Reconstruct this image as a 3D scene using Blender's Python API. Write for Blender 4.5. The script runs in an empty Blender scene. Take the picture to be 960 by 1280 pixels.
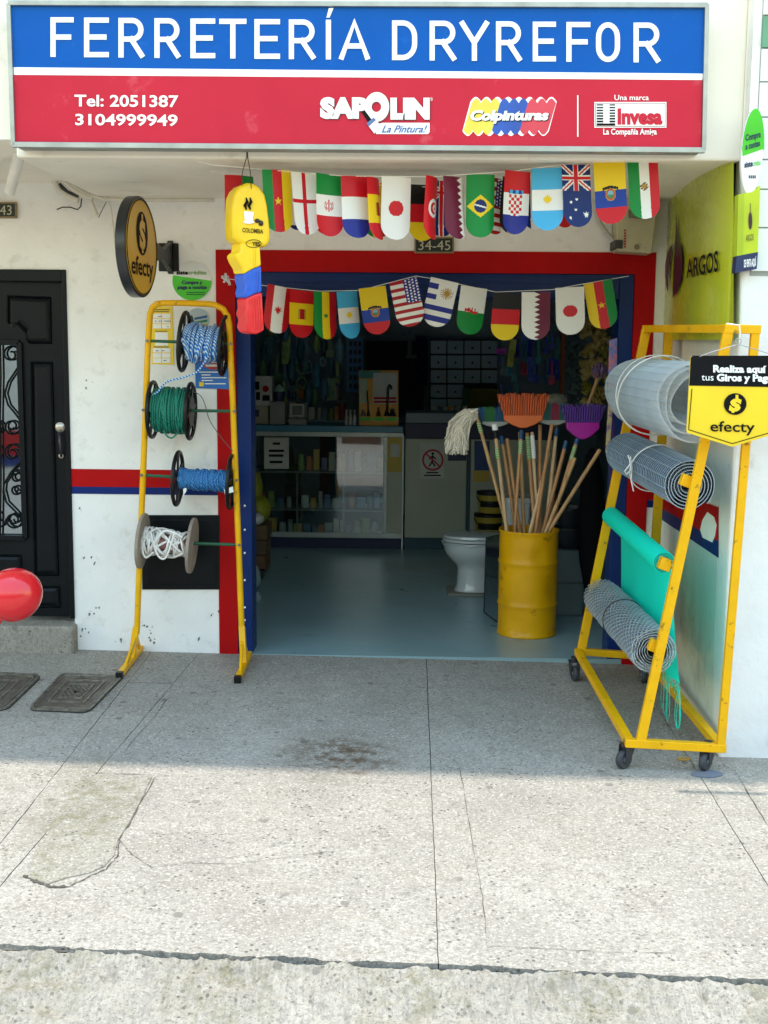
import bpy, bmesh, math, random
from mathutils import Vector, Matrix
R = math.radians
random.seed(7)
scene = bpy.context.scene
COL = scene.collection

# ------------------------------------------------------------------ camera
FPX = 1500.0
CAM = Vector((0.0, -6.6, 1.7))
YAW, PITCH, ROLL = R(1.4), R(7.6), R(0.5)
CROT = Matrix.Rotation(YAW, 3, 'Z') @ Matrix.Rotation(R(90) - PITCH, 3, 'X') @ Matrix.Rotation(ROLL, 3, 'Z')
cd = bpy.data.cameras.new('camera'); cam = bpy.data.objects.new('camera', cd); COL.objects.link(cam)
cd.sensor_fit = 'VERTICAL'; cd.sensor_height = 36; cd.lens = FPX / 1280 * 36
cd.clip_start = .05; cd.clip_end = 500
cam.matrix_world = Matrix.Translation(CAM) @ CROT.to_4x4()
scene.camera = cam
scene.render.resolution_x = 768; scene.render.resolution_y = 1024
scene.render.engine = 'CYCLES'

# ------------------------------------------------------------------ light
SUN_EL = R(86.6)
w = bpy.data.worlds.new('World'); scene.world = w; w.use_nodes = True
nt = w.node_tree; nt.nodes.clear()
sky = nt.nodes.new('ShaderNodeTexSky'); sky.sky_type = 'NISHITA'; sky.sun_disc = False
sky.sun_elevation = SUN_EL; sky.sun_rotation = 0; sky.dust_density = .4; sky.air_density = 2.5
bg = nt.nodes.new('ShaderNodeBackground'); bg.inputs[1].default_value = .15
wo = nt.nodes.new('ShaderNodeOutputWorld')
nt.links.new(sky.outputs[0], bg.inputs[0]); nt.links.new(bg.outputs[0], wo.inputs[0])
sl = bpy.data.lights.new('sun', 'SUN'); sl.energy = 1.5; sl.angle = R(1.0); sl.color = (1, .93, .84)
so = bpy.data.objects.new('sun', sl); COL.objects.link(so)
so.rotation_euler = (-(R(90) - SUN_EL), 0, 0); so.location = (0, 0, 12)
scene.view_settings.view_transform = 'Standard'; scene.view_settings.look = 'None'
scene.view_settings.exposure = 1.62; scene.view_settings.gamma = 1
scene.cycles.max_bounces = 10; scene.cycles.diffuse_bounces = 6; scene.cycles.transparent_max_bounces = 12

# ------------------------------------------------------------------ survey helpers: where a sight line meets a real plane
def ray(px, py):
    return CROT @ Vector(((px - 480) / FPX, (640 - py) / FPX, -1))
def P(px, py, Y):
    d = ray(px, py); return CAM + d * ((Y - CAM.y) / d.y)
def PX(px, py, X):
    d = ray(px, py); return CAM + d * ((X - CAM.x) / d.x)
def PZ(px, py, Z):
    d = ray(px, py); return CAM + d * ((Z - CAM.z) / d.z)
GS, GC, GZ = .030, -.012, -.012
def gz(x, y): return GZ + GS * min(y, 0) + GC * x
def G(px, py, up=0):
    d = ray(px, py); t = (GZ + up + GS * CAM.y + GC * CAM.x - CAM.z) / (d.z - GS * d.y - GC * d.x)
    return CAM + d * t
def PN(px, py, p0, n):
    d = ray(px, py); return CAM + d * ((p0 - CAM).dot(n) / d.dot(n))

def lin(c):
    return tuple((v / 12.92 if v <= .04045 else ((v + .055) / 1.055) ** 2.4) for v in c)
def hx(s): return lin(tuple(int(s[i:i + 2], 16) / 255 for i in (0, 2, 4)))

# ------------------------------------------------------------------ materials
MATS = {}
def mat(name, col, rough=.6, metal=0, var=.12, vscale=6, bump=0, bscale=60, dirt=None, dscale=3, dlo=.5, dhi=.75, spec=.5, coat=0, fine=0, stretch=None):
    if name in MATS: return MATS[name]
    m = bpy.data.materials.new(name); m.use_nodes = True; MATS[name] = m
    n = m.node_tree; N = n.nodes; L = n.links
    b = N['Principled BSDF']
    b.inputs['Roughness'].default_value = rough; b.inputs['Metallic'].default_value = metal
    b.inputs['Specular IOR Level'].default_value = spec; b.inputs['Coat Weight'].default_value = coat
    tc = N.new('ShaderNodeTexCoord'); src = tc.outputs['Object']
    if stretch:
        mp = N.new('ShaderNodeMapping'); mp.inputs['Scale'].default_value = stretch; L.new(src, mp.inputs[0]); src = mp.outputs[0]
    def noise(s, d=5):
        t = N.new('ShaderNodeTexNoise'); t.inputs['Scale'].default_value = s; t.inputs['Detail'].default_value = d
        L.new(src, t.inputs['Vector']); return t
    def mixc(f, a, c):
        x = N.new('ShaderNodeMix'); x.data_type = 'RGBA'
        for s, v in ((x.inputs[0], f), (x.inputs[6], a), (x.inputs[7], c)):
            if isinstance(v, (tuple, list)): s.default_value = (*v[:3], 1)
            elif isinstance(v, (int, float)): s.default_value = v
            else: L.new(v, s)
        return x.outputs[2]
    def ramp(v, lo, hi):
        r = N.new('ShaderNodeMapRange'); r.inputs[1].default_value = lo; r.inputs[2].default_value = hi; L.new(v, r.inputs[0]); return r.outputs[0]
    cur = (*col[:3],)
    if var:
        nz = noise(vscale)
        cur = mixc(ramp(nz.outputs[0], .3, .7), tuple(c * (1 - var) for c in col[:3]), tuple(min(1, c * (1 + var)) for c in col[:3]))
    if fine:
        nz = noise(180, 3); cur = mixc(ramp(nz.outputs[0], .42, .75), cur, tuple(c * (1 - fine) for c in col[:3]))
    if dirt:
        nz = noise(dscale, 9); nz.inputs['Roughness'].default_value = .68
        cur = mixc(ramp(nz.outputs[0], dlo, dhi), cur, dirt)
    if isinstance(cur, tuple): b.inputs['Base Color'].default_value = (*cur, 1)
    else: L.new(cur, b.inputs['Base Color'])
    if var:
        r2 = N.new('ShaderNodeMapRange'); r2.inputs[3].default_value = max(0, rough - .08); r2.inputs[4].default_value = min(1, rough + .1)
        n3 = noise(vscale * 3); L.new(n3.outputs[0], r2.inputs[0]); L.new(r2.outputs[0], b.inputs['Roughness'])
    if bump:
        nb = noise(bscale, 6); bp = N.new('ShaderNodeBump'); bp.inputs['Strength'].default_value = bump; bp.inputs['Distance'].default_value = .01
        L.new(nb.outputs[0], bp.inputs['Height']); L.new(bp.outputs[0], b.inputs['Normal'])
    return m
def glass(name, tint=(.9, .95, .95), rough=.02, refl=1.0):
    m = bpy.data.materials.new(name); m.use_nodes = True; N = m.node_tree.nodes; L = m.node_tree.links; N.clear()
    o = N.new('ShaderNodeOutputMaterial'); mx = N.new('ShaderNodeMixShader'); t = N.new('ShaderNodeBsdfTransparent'); g = N.new('ShaderNodeBsdfGlossy')
    f = N.new('ShaderNodeFresnel'); f.inputs[0].default_value = 1.5
    mu = N.new('ShaderNodeMath'); mu.operation = 'MULTIPLY'; mu.inputs[1].default_value = 1.8 * refl; mu.use_clamp = True
    t.inputs[0].default_value = (*tint, 1); g.inputs['Roughness'].default_value = rough
    L.new(f.outputs[0], mu.inputs[0]); L.new(mu.outputs[0], mx.inputs[0]); L.new(t.outputs[0], mx.inputs[1]); L.new(g.outputs[0], mx.inputs[2]); L.new(mx.outputs[0], o.inputs[0])
    return m
def striped(name, c1, c2, scale, rough=.6, direction='DIAGONAL', c3=None, dist=1.5, bump=.4, p0=.35, p1=.6):
    m = bpy.data.materials.new(name); m.use_nodes = True; N = m.node_tree.nodes; L = m.node_tree.links; b = N['Principled BSDF']
    tc = N.new('ShaderNodeTexCoord'); wv = N.new('ShaderNodeTexWave'); wv.bands_direction = direction
    wv.inputs['Scale'].default_value = scale; wv.inputs['Distortion'].default_value = dist; wv.inputs['Detail Scale'].default_value = 4
    L.new(tc.outputs['Object'], wv.inputs[0]); cr = N.new('ShaderNodeValToRGB')
    cr.color_ramp.elements[0].color = (*c1, 1); cr.color_ramp.elements[0].position = p0; cr.color_ramp.elements[1].color = (*c2, 1); cr.color_ramp.elements[1].position = p1
    L.new(wv.outputs['Fac'], cr.inputs[0]); L.new(cr.outputs[0], b.inputs['Base Color']); b.inputs['Roughness'].default_value = rough
    bp = N.new('ShaderNodeBump'); bp.inputs['Strength'].default_value = bump; bp.inputs['Distance'].default_value = .003
    L.new(wv.outputs['Fac'], bp.inputs['Height']); L.new(bp.outputs[0], b.inputs['Normal'])
    return m

# ------------------------------------------------------------------ mesh builder
class MB:
    def __init__(s): s.v = []; s.f = []; s.c = []
    def add(s, vs, fs, col=None):
        o = len(s.v); s.v += [Vector(p) for p in vs]; s.f += [tuple(i + o for i in f) for f in fs]
        if col is not None or s.c: s.c += [col] * len(fs)
        return s
    def box(s, a, b):
        x0, x1 = sorted((a[0], b[0])); y0, y1 = sorted((a[1], b[1])); z0, z1 = sorted((a[2], b[2]))
        return s.add([(x0, y0, z0), (x1, y0, z0), (x1, y1, z0), (x0, y1, z0), (x0, y0, z1), (x1, y0, z1), (x1, y1, z1), (x0, y1, z1)],
                     [(0, 3, 2, 1), (4, 5, 6, 7), (0, 1, 5, 4), (1, 2, 6, 5), (2, 3, 7, 6), (3, 0, 4, 7)])
    def cbox(s, c, sz, rot=None):
        h = Vector(sz) / 2; vs = []
        for z in (-1, 1):
            for x, y in ((-1, -1), (1, -1), (1, 1), (-1, 1)):
                p = Vector((x * h.x, y * h.y, z * h.z))
                if rot: p = rot @ p
                vs.append(p + Vector(c))
        return s.add(vs, [(0, 3, 2, 1), (4, 5, 6, 7), (0, 1, 5, 4), (1, 2, 6, 5), (2, 3, 7, 6), (3, 0, 4, 7)])
    def bar(s, a, b, w, d=None, up=(0, 1, 0)):
        """square-section bar from a to b; w across, d along 'up'"""
        a = Vector(a); b = Vector(b); d = d or w; t = (b - a).normalized(); u = Vector(up); u = (u - t * u.dot(t)).normalized(); r = t.cross(u)
        vs = [q + r * (i * w / 2) + u * (j * d / 2) for q in (a, b) for i, j in ((-1, -1), (1, -1), (1, 1), (-1, 1))]
        return s.add(vs, [(0, 1, 2, 3), (7, 6, 5, 4), (0, 4, 5, 1), (1, 5, 6, 2), (2, 6, 7, 3), (3, 7, 4, 0)])
    def frame(s, t):
        t = t.normalized(); u = Vector((0, 0, 1)) if abs(t.z) < .9 else Vector((1, 0, 0)); a = t.cross(u).normalized(); return a, t.cross(a).normalized()
    def cyl(s, a, b, r0, r1=None, n=16, caps=True):
        a = Vector(a); b = Vector(b); r1 = r0 if r1 is None else r1; e, g = s.frame(b - a); vs = []
        for q, r in ((a, r0), (b, r1)):
            for i in range(n):
                t = 2 * math.pi * i / n; vs.append(q + (e * math.cos(t) + g * math.sin(t)) * r)
        fs = [(i, (i + 1) % n, n + (i + 1) % n, n + i) for i in range(n)]
        if caps: fs += [tuple(range(n - 1, -1, -1)), tuple(range(n, 2 * n))]
        return s.add(vs, fs)
    def tube(s, pts, r, n=6, closed=False):
        pts = [Vector(p) for p in pts]; m = len(pts); vs = []; e = None
        for i, p in enumerate(pts):
            if closed: t = pts[(i + 1) % m] - pts[i - 1]
            else: t = pts[min(i + 1, m - 1)] - pts[max(i - 1, 0)]
            if t.length < 1e-9: t = Vector((0, 0, 1))
            t.normalize()
            if e is None: e, _ = s.frame(t)
            e = e - t * e.dot(t)
            if e.length < 1e-6: e, _ = s.frame(t)
            e.normalize(); g = t.cross(e); rr = r(i / max(1, m - 1)) if callable(r) else r
            for k in range(n):
                a = 2 * math.pi * k / n; vs.append(p + (e * math.cos(a) + g * math.sin(a)) * rr)
        fs = []
        for i in range(m if closed else m - 1):
            j = (i + 1) % m
            for k in range(n): fs.append((i * n + k, i * n + (k + 1) % n, j * n + (k + 1) % n, j * n + k))
        if not closed: fs += [tuple(range(n - 1, -1, -1)), tuple((m - 1) * n + k for k in range(n))]
        return s.add(vs, fs)
    def lathe(s, prof, c=(0, 0, 0), n=32, sx=1, sy=1, axis=None):
        """profile of (radius, height); closed ends where radius is 0"""
        c = Vector(c); vs = []; fs = []; m = len(prof)
        if axis: t = Vector(axis).normalized(); e, g = s.frame(t)
        else: t, e, g = Vector((0, 0, 1)), Vector((1, 0, 0)), Vector((0, 1, 0))
        for r, h in prof:
            for k in range(n):
                a = 2 * math.pi * k / n; vs.append(c + t * h + e * (math.cos(a) * r * sx) + g * (math.sin(a) * r * sy))
        for i in range(m - 1):
            for k in range(n): fs.append((i * n + k, i * n + (k + 1) % n, (i + 1) * n + (k + 1) % n, (i + 1) * n + k))
        fs += [tuple(range(n - 1, -1, -1)), tuple((m - 1) * n + k for k in range(n))]
        return s.add(vs, fs)
    def loft(s, secs, caps=True):
        n = len(secs[0]); vs = [p for q in secs for p in q]; fs = []
        for i in range(len(secs) - 1):
            for k in range(n): fs.append((i * n + k, i * n + (k + 1) % n, (i + 1) * n + (k + 1) % n, (i + 1) * n + k))
        if caps: fs += [tuple(range(n - 1, -1, -1)), tuple((len(secs) - 1) * n + k for k in range(n))]
        return s.add(vs, fs)
    def ext(s, pts, off):
        """polygon pts (3D, coplanar) extruded by vector off"""
        pts = [Vector(p) for p in pts]; n = len(pts); off = Vector(off)
        return s.add(pts + [p + off for p in pts], [tuple(range(n)), tuple(range(2 * n - 1, n - 1, -1))] + [(i, i + n, (i + 1) % n + n, (i + 1) % n) for i in range(n)])
    def grid(s, fn, nu, nv, col=None):
        vs = [fn(i / nu, j / nv) for j in range(nv + 1) for i in range(nu + 1)]
        o = len(s.v); s.v += [Vector(p) for p in vs]
        for j in range(nv):
            for i in range(nu):
                a = o + j * (nu + 1) + i; s.f.append((a, a + 1, a + nu + 2, a + nu + 1))
                if col: s.c.append(col((i + .5) / nu, (j + .5) / nv))
        return s
    def ball(s, c, r, sz=1, n=16, m=10, rot=None, jit=0):
        c = Vector(c); r = Vector((r, r, r * sz)) if not hasattr(r, '__len__') else Vector(r); secs = []
        for i in range(1, m):
            a = math.pi * i / m; q = []
            for k in range(n):
                b = 2 * math.pi * k / n; j = 1 + random.uniform(-jit, jit)
                p = Vector((math.sin(a) * math.cos(b) * r.x * j, math.sin(a) * math.sin(b) * r.y * j, -math.cos(a) * r.z * j))
                if rot: p = rot @ p
                q.append(c + p)
            secs.append(q)
        return s.loft(secs)
def sel(c, rx, ry, z, n=28, p=2.0, egg=0):
    q = []
    for k in range(n):
        a = 2 * math.pi * k / n; ca, sa = math.cos(a), math.sin(a)
        x = math.copysign(abs(ca) ** (2 / p), ca) * rx; y = math.copysign(abs(sa) ** (2 / p), sa) * ry
        q.append(Vector((c[0] + x, c[1] + y * (1 - egg * (-ca)), z)))
    return q

def rootloc(o):
    v = Vector((0, 0, 0))
    while o: v += o.location; o = o.parent
    return v
def build(name, mb, m, parent=None, label=None, smooth=None, bevel=0, kind=None, loc=None, seg=2):
    if isinstance(mb, bpy.types.Mesh): me = mb; base = None
    else:
        base = rootloc(parent) if parent else Vector(loc or (0, 0, 0))
        me = bpy.data.meshes.new(name)
        me.from_pydata([v - base for v in mb.v], [], mb.f); me.validate()
        if mb.c and len(mb.c) == len(me.polygons):
            at = me.color_attributes.new('print', 'FLOAT_COLOR', 'CORNER'); i = 0
            for p in me.polygons:
                c = mb.c[p.index] or (1, 1, 1)
                for li in p.loop_indices: at.data[li].color = (*c[:3], 1)
        if smooth:
            for p in me.polygons: p.use_smooth = True
            try: me.set_sharp_from_angle(angle=R(smooth))
            except Exception: pass
        me.materials.append(m)
    o = bpy.data.objects.new(name, me); COL.objects.link(o)
    if parent: o.parent = parent
    elif loc is not None: o.location = loc
    if bevel:
        b = o.modifiers.new('bevel', 'BEVEL'); b.width = bevel; b.segments = seg; b.limit_method = 'ANGLE'; b.angle_limit = R(40)
    if label: o['label'] = label
    if kind: o['kind'] = kind
    return o
def thing(name, label, cat, loc, group=None):
    o = bpy.data.objects.new(name, None); COL.objects.link(o); o.location = loc; o.empty_display_size = .1
    o['label'] = label; o['category'] = cat
    if group: o['group'] = group
    return o
def tag(o, label, cat, group=None):
    o['label'] = label; o['category'] = cat
    if group: o['group'] = group
    return o
def struct(name, mb, m, **k): return build(name, mb, m, kind='structure', **k)

# lettering: the built-in font turned into flat mesh, laid on a surface by mapping f(px,py)->3D
_cap = {}
def textmb(s, bold=0, shear=0, spacing=1.0):
    cu = bpy.data.curves.new('lettering', 'FONT'); cu.body = s; cu.offset = bold; cu.shear = shear; cu.space_character = spacing; cu.resolution_u = 3
    o = bpy.data.objects.new('lettering', cu); COL.objects.link(o)
    dg = bpy.context.evaluated_depsgraph_get(); dg.update(); me = bpy.data.meshes.new_from_object(o.evaluated_get(dg))
    vs = [v.co.copy() for v in me.vertices]; fs = [tuple(p.vertices) for p in me.polygons]
    bpy.data.objects.remove(o); bpy.data.curves.remove(cu); bpy.data.meshes.remove(me)
    return vs, fs
def text(s, m, parent, x0, x1, yb, yc, fn, bold=0, shear=0, rise=0, name='lettering', spacing=1.0, warp=None):
    """text from px x0..x1, baseline yb, cap line yc; rise = baseline shift at x1"""
    vs, fs = textmb(s, bold, shear, spacing)
    a = min(v.x for v in vs); b = max(v.x for v in vs); cap = .7 + bold
    mb = MB(); out = []
    for v in vs:
        u = (v.x - a) / (b - a); px = x0 + u * (x1 - x0); py = yb + rise * u - (v.y / cap) * (yb - yc)
        if warp: px, py = warp(px, py)
        out.append(fn(px, py))
    mb.add(out, fs)
    return build(name, mb, m, parent)
def onY(Y): return lambda px, py: P(px, py, Y)
def polypx(mb, pts, Y, th=.004):
    return mb.ext([P(x, y, Y) for x, y in pts], (0, th, 0))
def rectpx(mb, x0, y0, x1, y1, Y, th=.004):
    return polypx(mb, [(x0, y0), (x0, y1), (x1, y1), (x1, y0)], Y, th)
def ellpts(cx, cy, rx, ry, n=32, a0=0, a1=360, rot=0):
    q = []
    for i in range(n if a1 - a0 >= 360 else n + 1):
        a = R(a0 + (a1 - a0) * i / n); x, y = rx * math.cos(a), ry * math.sin(a); cr, sr = math.cos(R(rot)), math.sin(R(rot))
        q.append((cx + x * cr - y * sr, cy + x * sr + y * cr))
    return q

# common materials
WHITE = mat('white_print', hx('f4f4f0'), .5, var=.04, spec=.25)
BLACKP = mat('black_print', (.004, .004, .005), .6, var=0, spec=.15)
YEL = mat('yellow_enamel', hx('ecb000'), .42, spec=.3, var=.08, vscale=9, bump=.25, bscale=25, dirt=hx('8a6a20'), dscale=22, dlo=.6, dhi=.68)
YELP = mat('yellow_print', hx('f3cf1f'), .45, var=.05)
BLK = mat('black_plastic', (.007, .0075, .008), .4, var=.2, spec=.3)
STEEL = mat('galvanised_wire', hx('aab2b6'), .35, .75, var=.15, vscale=20)
WOOD = mat('turned_wood', hx('c99e6c'), .6, var=.25, vscale=8, bump=.2, bscale=40, stretch=(6, 6, 1), dirt=hx('7a5a3a'), dscale=9, dlo=.55, dhi=.75)
WOODS = [WOOD, mat('turned_wood_pale', hx('dcbc90'), .6, var=.2, vscale=8, stretch=(6, 6, 1), dirt=hx('8a6a48'), dscale=7, dlo=.55, dhi=.75), mat('turned_wood_reddish', hx('c28f5e'), .55, var=.2, vscale=8, stretch=(6, 6, 1), dirt=hx('6a4a30'), dscale=8, dlo=.55, dhi=.75)]
GREENM = mat('green_painted_steel', hx('1f5a3a'), .5)
CREAM = hx('e6ddc8')
def smooth_noise(x, y, s=0):
    from mathutils import noise as mn
    return mn.fractal(Vector((x, y, s)), .8, 2.1, 5)
# ================================================================== ground
def concrete(name, base, streak=(1, 1, 1), speck=.5, samt=.45, lite=1, stain=None, stain_at=None, stain_r=.3, moss_at=None):
    m = bpy.data.materials.new(name); m.use_nodes = True; N = m.node_tree.nodes; L = m.node_tree.links; b = N['Principled BSDF']
    b.inputs['Roughness'].default_value = .88; b.inputs['Specular IOR Level'].default_value = .25
    tc = N.new('ShaderNodeTexCoord')
    def nz(s, d=6, st=None, rg=.6):
        t = N.new('ShaderNodeTexNoise'); t.inputs['Scale'].default_value = s; t.inputs['Detail'].default_value = d; t.inputs['Roughness'].default_value = rg
        mp = N.new('ShaderNodeMapping'); mp.inputs['Scale'].default_value = st or (1, 1, 1); L.new(tc.outputs['Object'], mp.inputs[0]); L.new(mp.outputs[0], t.inputs[0]); return t.outputs[0]
    def mr(v, a, c, lo=0, hi=1):
        r = N.new('ShaderNodeMapRange'); r.inputs[1].default_value = a; r.inputs[2].default_value = c; r.inputs[3].default_value = lo; r.inputs[4].default_value = hi; L.new(v, r.inputs[0]); return r.outputs[0]
    def mx(f, a, c):
        x = N.new('ShaderNodeMix'); x.data_type = 'RGBA'
        for s, v in ((x.inputs[0], f), (x.inputs[6], a), (x.inputs[7], c)):
            if isinstance(v, tuple): s.default_value = (*v[:3], 1)
            else: L.new(v, s)
        return x.outputs[2]
    def mul(a, c):
        x = N.new('ShaderNodeMath'); x.operation = 'MULTIPLY'; L.new(a, x.inputs[0]); L.new(c, x.inputs[1]); return x.outputs[0]
    D = tuple(c * .62 for c in base); Lt = tuple(min(.8, c * 1.22) for c in base)
    c = mx(mr(nz(1.6), .3, .7), tuple(v * .8 for v in base), tuple(v * 1.12 for v in base))
    c = mx(mr(nz(5, 9, None, .75), .48, .7, 0, .5), c, tuple(v * f for v, f in zip(base, (.72, .66, .58))))
    c = mx(mr(nz(55, 3), .48, .68, 0, .9), c, D)
    c = mx(mr(nz(90, 2), .54, .7, 0, lite), c, tuple(min(.85, v * 1.5) for v in base))
    c = mx(mr(nz(30, 4, streak), .5, .72, 0, samt), c, D)
    c = mx(mr(nz(11, 8, None, .8), .5, .68, 0, .55), c, D)
    c = mx(mr(nz(130, 2), .56, .66, 0, .7), c, tuple(v * .38 for v in base))
    # aggregate pits
    vo = N.new('ShaderNodeTexVoronoi'); vo.inputs['Scale'].default_value = 38; vo.inputs['Randomness'].default_value = 1
    L.new(tc.outputs['Object'], vo.inputs[0]); pit = mul(mr(vo.outputs['Distance'], .26, .16), mr(nz(7, 4), .45, .6))
    c = mx(pit, c, tuple(v * .36 for v in base))
    v2 = N.new('ShaderNodeTexVoronoi'); v2.inputs['Scale'].default_value = 6.5; L.new(tc.outputs['Object'], v2.inputs[0])
    gum = mul(mr(v2.outputs['Distance'], .13, .10, 0, .75), mr(nz(2.3, 2), .42, .52)); c = mx(gum, c, tuple(v * .42 for v in base))
    def blob(at, r, colr, thr=(.35, .6), amt=1, asp=1):
        vm = N.new('ShaderNodeVectorMath'); vm.operation = 'SUBTRACT'; vm.inputs[1].default_value = at; L.new(tc.outputs['Object'], vm.inputs[0])
        sc = N.new('ShaderNodeVectorMath'); sc.operation = 'MULTIPLY'; sc.inputs[1].default_value = (1, asp, 1); L.new(vm.outputs[0], sc.inputs[0])
        ln = N.new('ShaderNodeVectorMath'); ln.operation = 'LENGTH'; L.new(sc.outputs[0], ln.inputs[0])
        return mx(mul(mr(ln.outputs['Value'], r, r * .25, 0, amt), mr(nz(16, 7, None, .75), *thr)), c, colr)
    if stain_at: c = blob(stain_at, stain_r, hx('594530'), (.43, .6), .95)
    if moss_at:
        for at, r in moss_at: c = blob(at, r, hx('6b6648'), (.46, .66), .75, .6)
    L.new(c, b.inputs['Base Color'])
    bp = N.new('ShaderNodeBump'); bp.inputs['Strength'].default_value = .55; bp.inputs['Distance'].default_value = .006
    ad = N.new('ShaderNodeMath'); ad.operation = 'SUBTRACT'; L.new(nz(70, 5), ad.inputs[0]); L.new(pit, ad.inputs[1]); L.new(ad.outputs[0], bp.inputs['Height']); L.new(bp.outputs[0], b.inputs['Normal'])
    return m
_a0, _a1 = G(0, 1190), G(960, 1235)
def kerb_y_at(x): return _a0.y + (_a1.y - _a0.y) * (x - _a0.x) / (_a1.x - _a0.x) - .08
CON = concrete('pavement_concrete', hx('a29b8f'), (1, 14, 1), stain_at=tuple(G(425, 945)), stain_r=.36)
CON2 = concrete('pavement_concrete_broomed', hx('a0998d'), (10, 1, 1), moss_at=[(tuple(G(130, 985)), .28), (tuple(G(95, 1030)), .25), (tuple(G(40, 1095)), .1)])
CON3 = concrete('mended_concrete', hx('9d978a'), (6, 1, 1), moss_at=[(tuple(G(130, 985)), .30), (tuple(G(95, 1030)), .28), (tuple(G(40, 1095)), .14)])
KERBM = concrete('kerb_concrete', hx('a19a8d'), (3, .35, 1), samt=1.0, lite=.35, moss_at=[((x_ * .55, kerb_y_at(x_ * .55), -.12), .24) for x_ in range(-6, 7)])
ROADM = concrete('road_concrete', hx('a39d91'), (2, 6, 1), lite=.4)

base = MB()
base.add([(-12, 0, gz(-12, 0) - .013), (12, 0, gz(12, 0) - .013), (12, -3.2, gz(12, -3.2) - .013), (-12, -3.2, gz(-12, -3.2) - .013)], [(3, 2, 1, 0)])
pav = struct('pavement', base, mat('joint_dirt', hx('6b655a'), .95, bump=.4))
k0, k1 = G(0, 1181), G(960, 1226)
def kerb_y(x): return k0.y + (k1.y - k0.y) * (x - k0.x) / (k1.x - k0.x)
# joints (front point, back point) on the pavement
def jline(a, b):
    A, B = G(*a), G(*b); s = (B.x - A.x) / (B.y - A.y)
    return lambda y: A.x + s * (y - A.y)
JL = [lambda y: -12, jline((0, 1055), (75, 960)), jline((0, 1108), (205, 868)), jline((548, 1200), (533, 825)), jline((957, 1102), (875, 970)), lambda y: 12]
cross = {0: [], 1: [], 2: [], 3: [], 4: []}
yx = G(180, 854).y
for i in range(5):
    ys = [0.0] + ([yx] if i in (1,) else []) + [None]
    for a, b in zip(ys[:-1], ys[1:]):
        mb = MB(); g = .0018; fl, fr = JL[i], JL[i + 1]; h = 0
        nv = 40
        def fn(u, v, fl=fl, fr=fr, a=a, b=b, h=h, i=i):
            y0 = a - (.004 if a < 0 else 0)
            xm = fl(y0) * (1 - u) + fr(y0) * u
            y1 = (b + .004) if b is not None else kerb_y(max(-3, min(3, xm)))
            y = y0 + (y1 - y0) * v
            jit = lambda k: .0012 * math.sin(y * 31 + k * 7) + .0008 * math.sin(y * 83 + k * 3)
            x0 = fl(y) + g + (jit(i) if i else 0); x1 = fr(y) - g + (jit(i + 1) if i < 4 else 0)
            x = x0 + (x1 - x0) * u
            if b is None and v > .98: y += .010 * smooth_noise(x * 7, 0, 5) + .009 * smooth_noise(x * 30, 1, 6) + .006
            return (x, y, gz(x, y) + h + .0008 * math.sin(x * 9) * math.sin(y * 11))
        nu = 120 if i in (0, 4) else 60
        mb.grid(fn, nu, nv)
        # skirt along the long edges so joints have depth
        o = len(mb.v); rows = [(j * (nu + 1), j * (nu + 1) + nu) for j in range(nv + 1)]
        for e in (0, 1):
            o = len(mb.v)
            for r in rows: mb.v.append(mb.v[r[e]] + Vector((0, 0, -.02)))
            for j in range(nv): mb.f.append((rows[j][e], rows[j + 1][e], o + j + 1, o + j))
        o = len(mb.v); last = [nv * (nu + 1) + k for k in range(nu + 1)]
        for k in last: mb.v.append(mb.v[k] + Vector((0, 0, -.05)))
        for k in range(nu): mb.f.append((last[k], last[k + 1], o + k + 1, o + k))
        build('slab', mb, CON2 if i in (1, 0) else CON, pav, smooth=40)
# the mended strip left of centre: an irregular slab of its own, a little proud
pp = [(105, 968), (150, 968), (190, 970), (176, 1000), (160, 1030), (147, 1050), (143, 1068), (130, 1082), (112, 1090), (84, 1096), (60, 1104), (35, 1096), (42, 1066), (70, 1020)]
mb = MB(); mb.ext([G(x, y, .006) for x, y in pp], (0, 0, -.02))
build('mended_slab', mb, CON3, pav, label='mended concrete strip with mossy stains and a broken front edge', bevel=.003)
def ribbon(mb, pts, w, up=.0025, sub=6, jit=.004, seed=1):
    rnd = random.Random(seed); q = []
    for a, b in zip(pts[:-1], pts[1:]):
        for k in range(sub):
            t = k / sub; q.append((a[0] + (b[0] - a[0]) * t, a[1] + (b[1] - a[1]) * t))
    q.append(pts[-1]); w3 = [G(x, y, up) + Vector((rnd.uniform(-jit, jit), rnd.uniform(-jit, jit), 0)) for x, y in q]
    vs = []
    for i, p in enumerate(w3):
        t = (w3[min(i + 1, len(w3) - 1)] - w3[max(i - 1, 0)]); t.z = 0; t.normalize(); n = Vector((-t.y, t.x, 0)); ww = w * rnd.uniform(.15, .8)
        if i in (0, len(w3) - 1): ww *= .1
        vs += [p + n * ww / 2, p - n * ww / 2]
    mb.add(vs, [(2 * i, 2 * i + 1, 2 * i + 3, 2 * i + 2) for i in range(len(w3) - 1)])
ck = MB()
ribbon(ck, [(148, 1048), (165, 1068), (190, 1084), (235, 1078), (290, 1080), (340, 1074), (415, 1063)], .0035)
ribbon(ck, [(30, 1093), (45, 1102), (62, 1108), (86, 1108)], .03, up=.003, seed=4)
ribbon(ck, [(86, 1108), (112, 1095), (132, 1086), (146, 1070), (150, 1048)], .009, up=.003, seed=4)
ribbon(ck, [(146, 1052), (165, 1024), (194, 970)], .006, up=.003, seed=5)
ribbon(ck, [(110, 965), (194, 969)], .007, up=.003, seed=6)
ribbon(ck, [(575, 960), (582, 1000), (592, 1060), (603, 1120), (609, 1180)], .004, jit=.002, seed=8)
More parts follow.
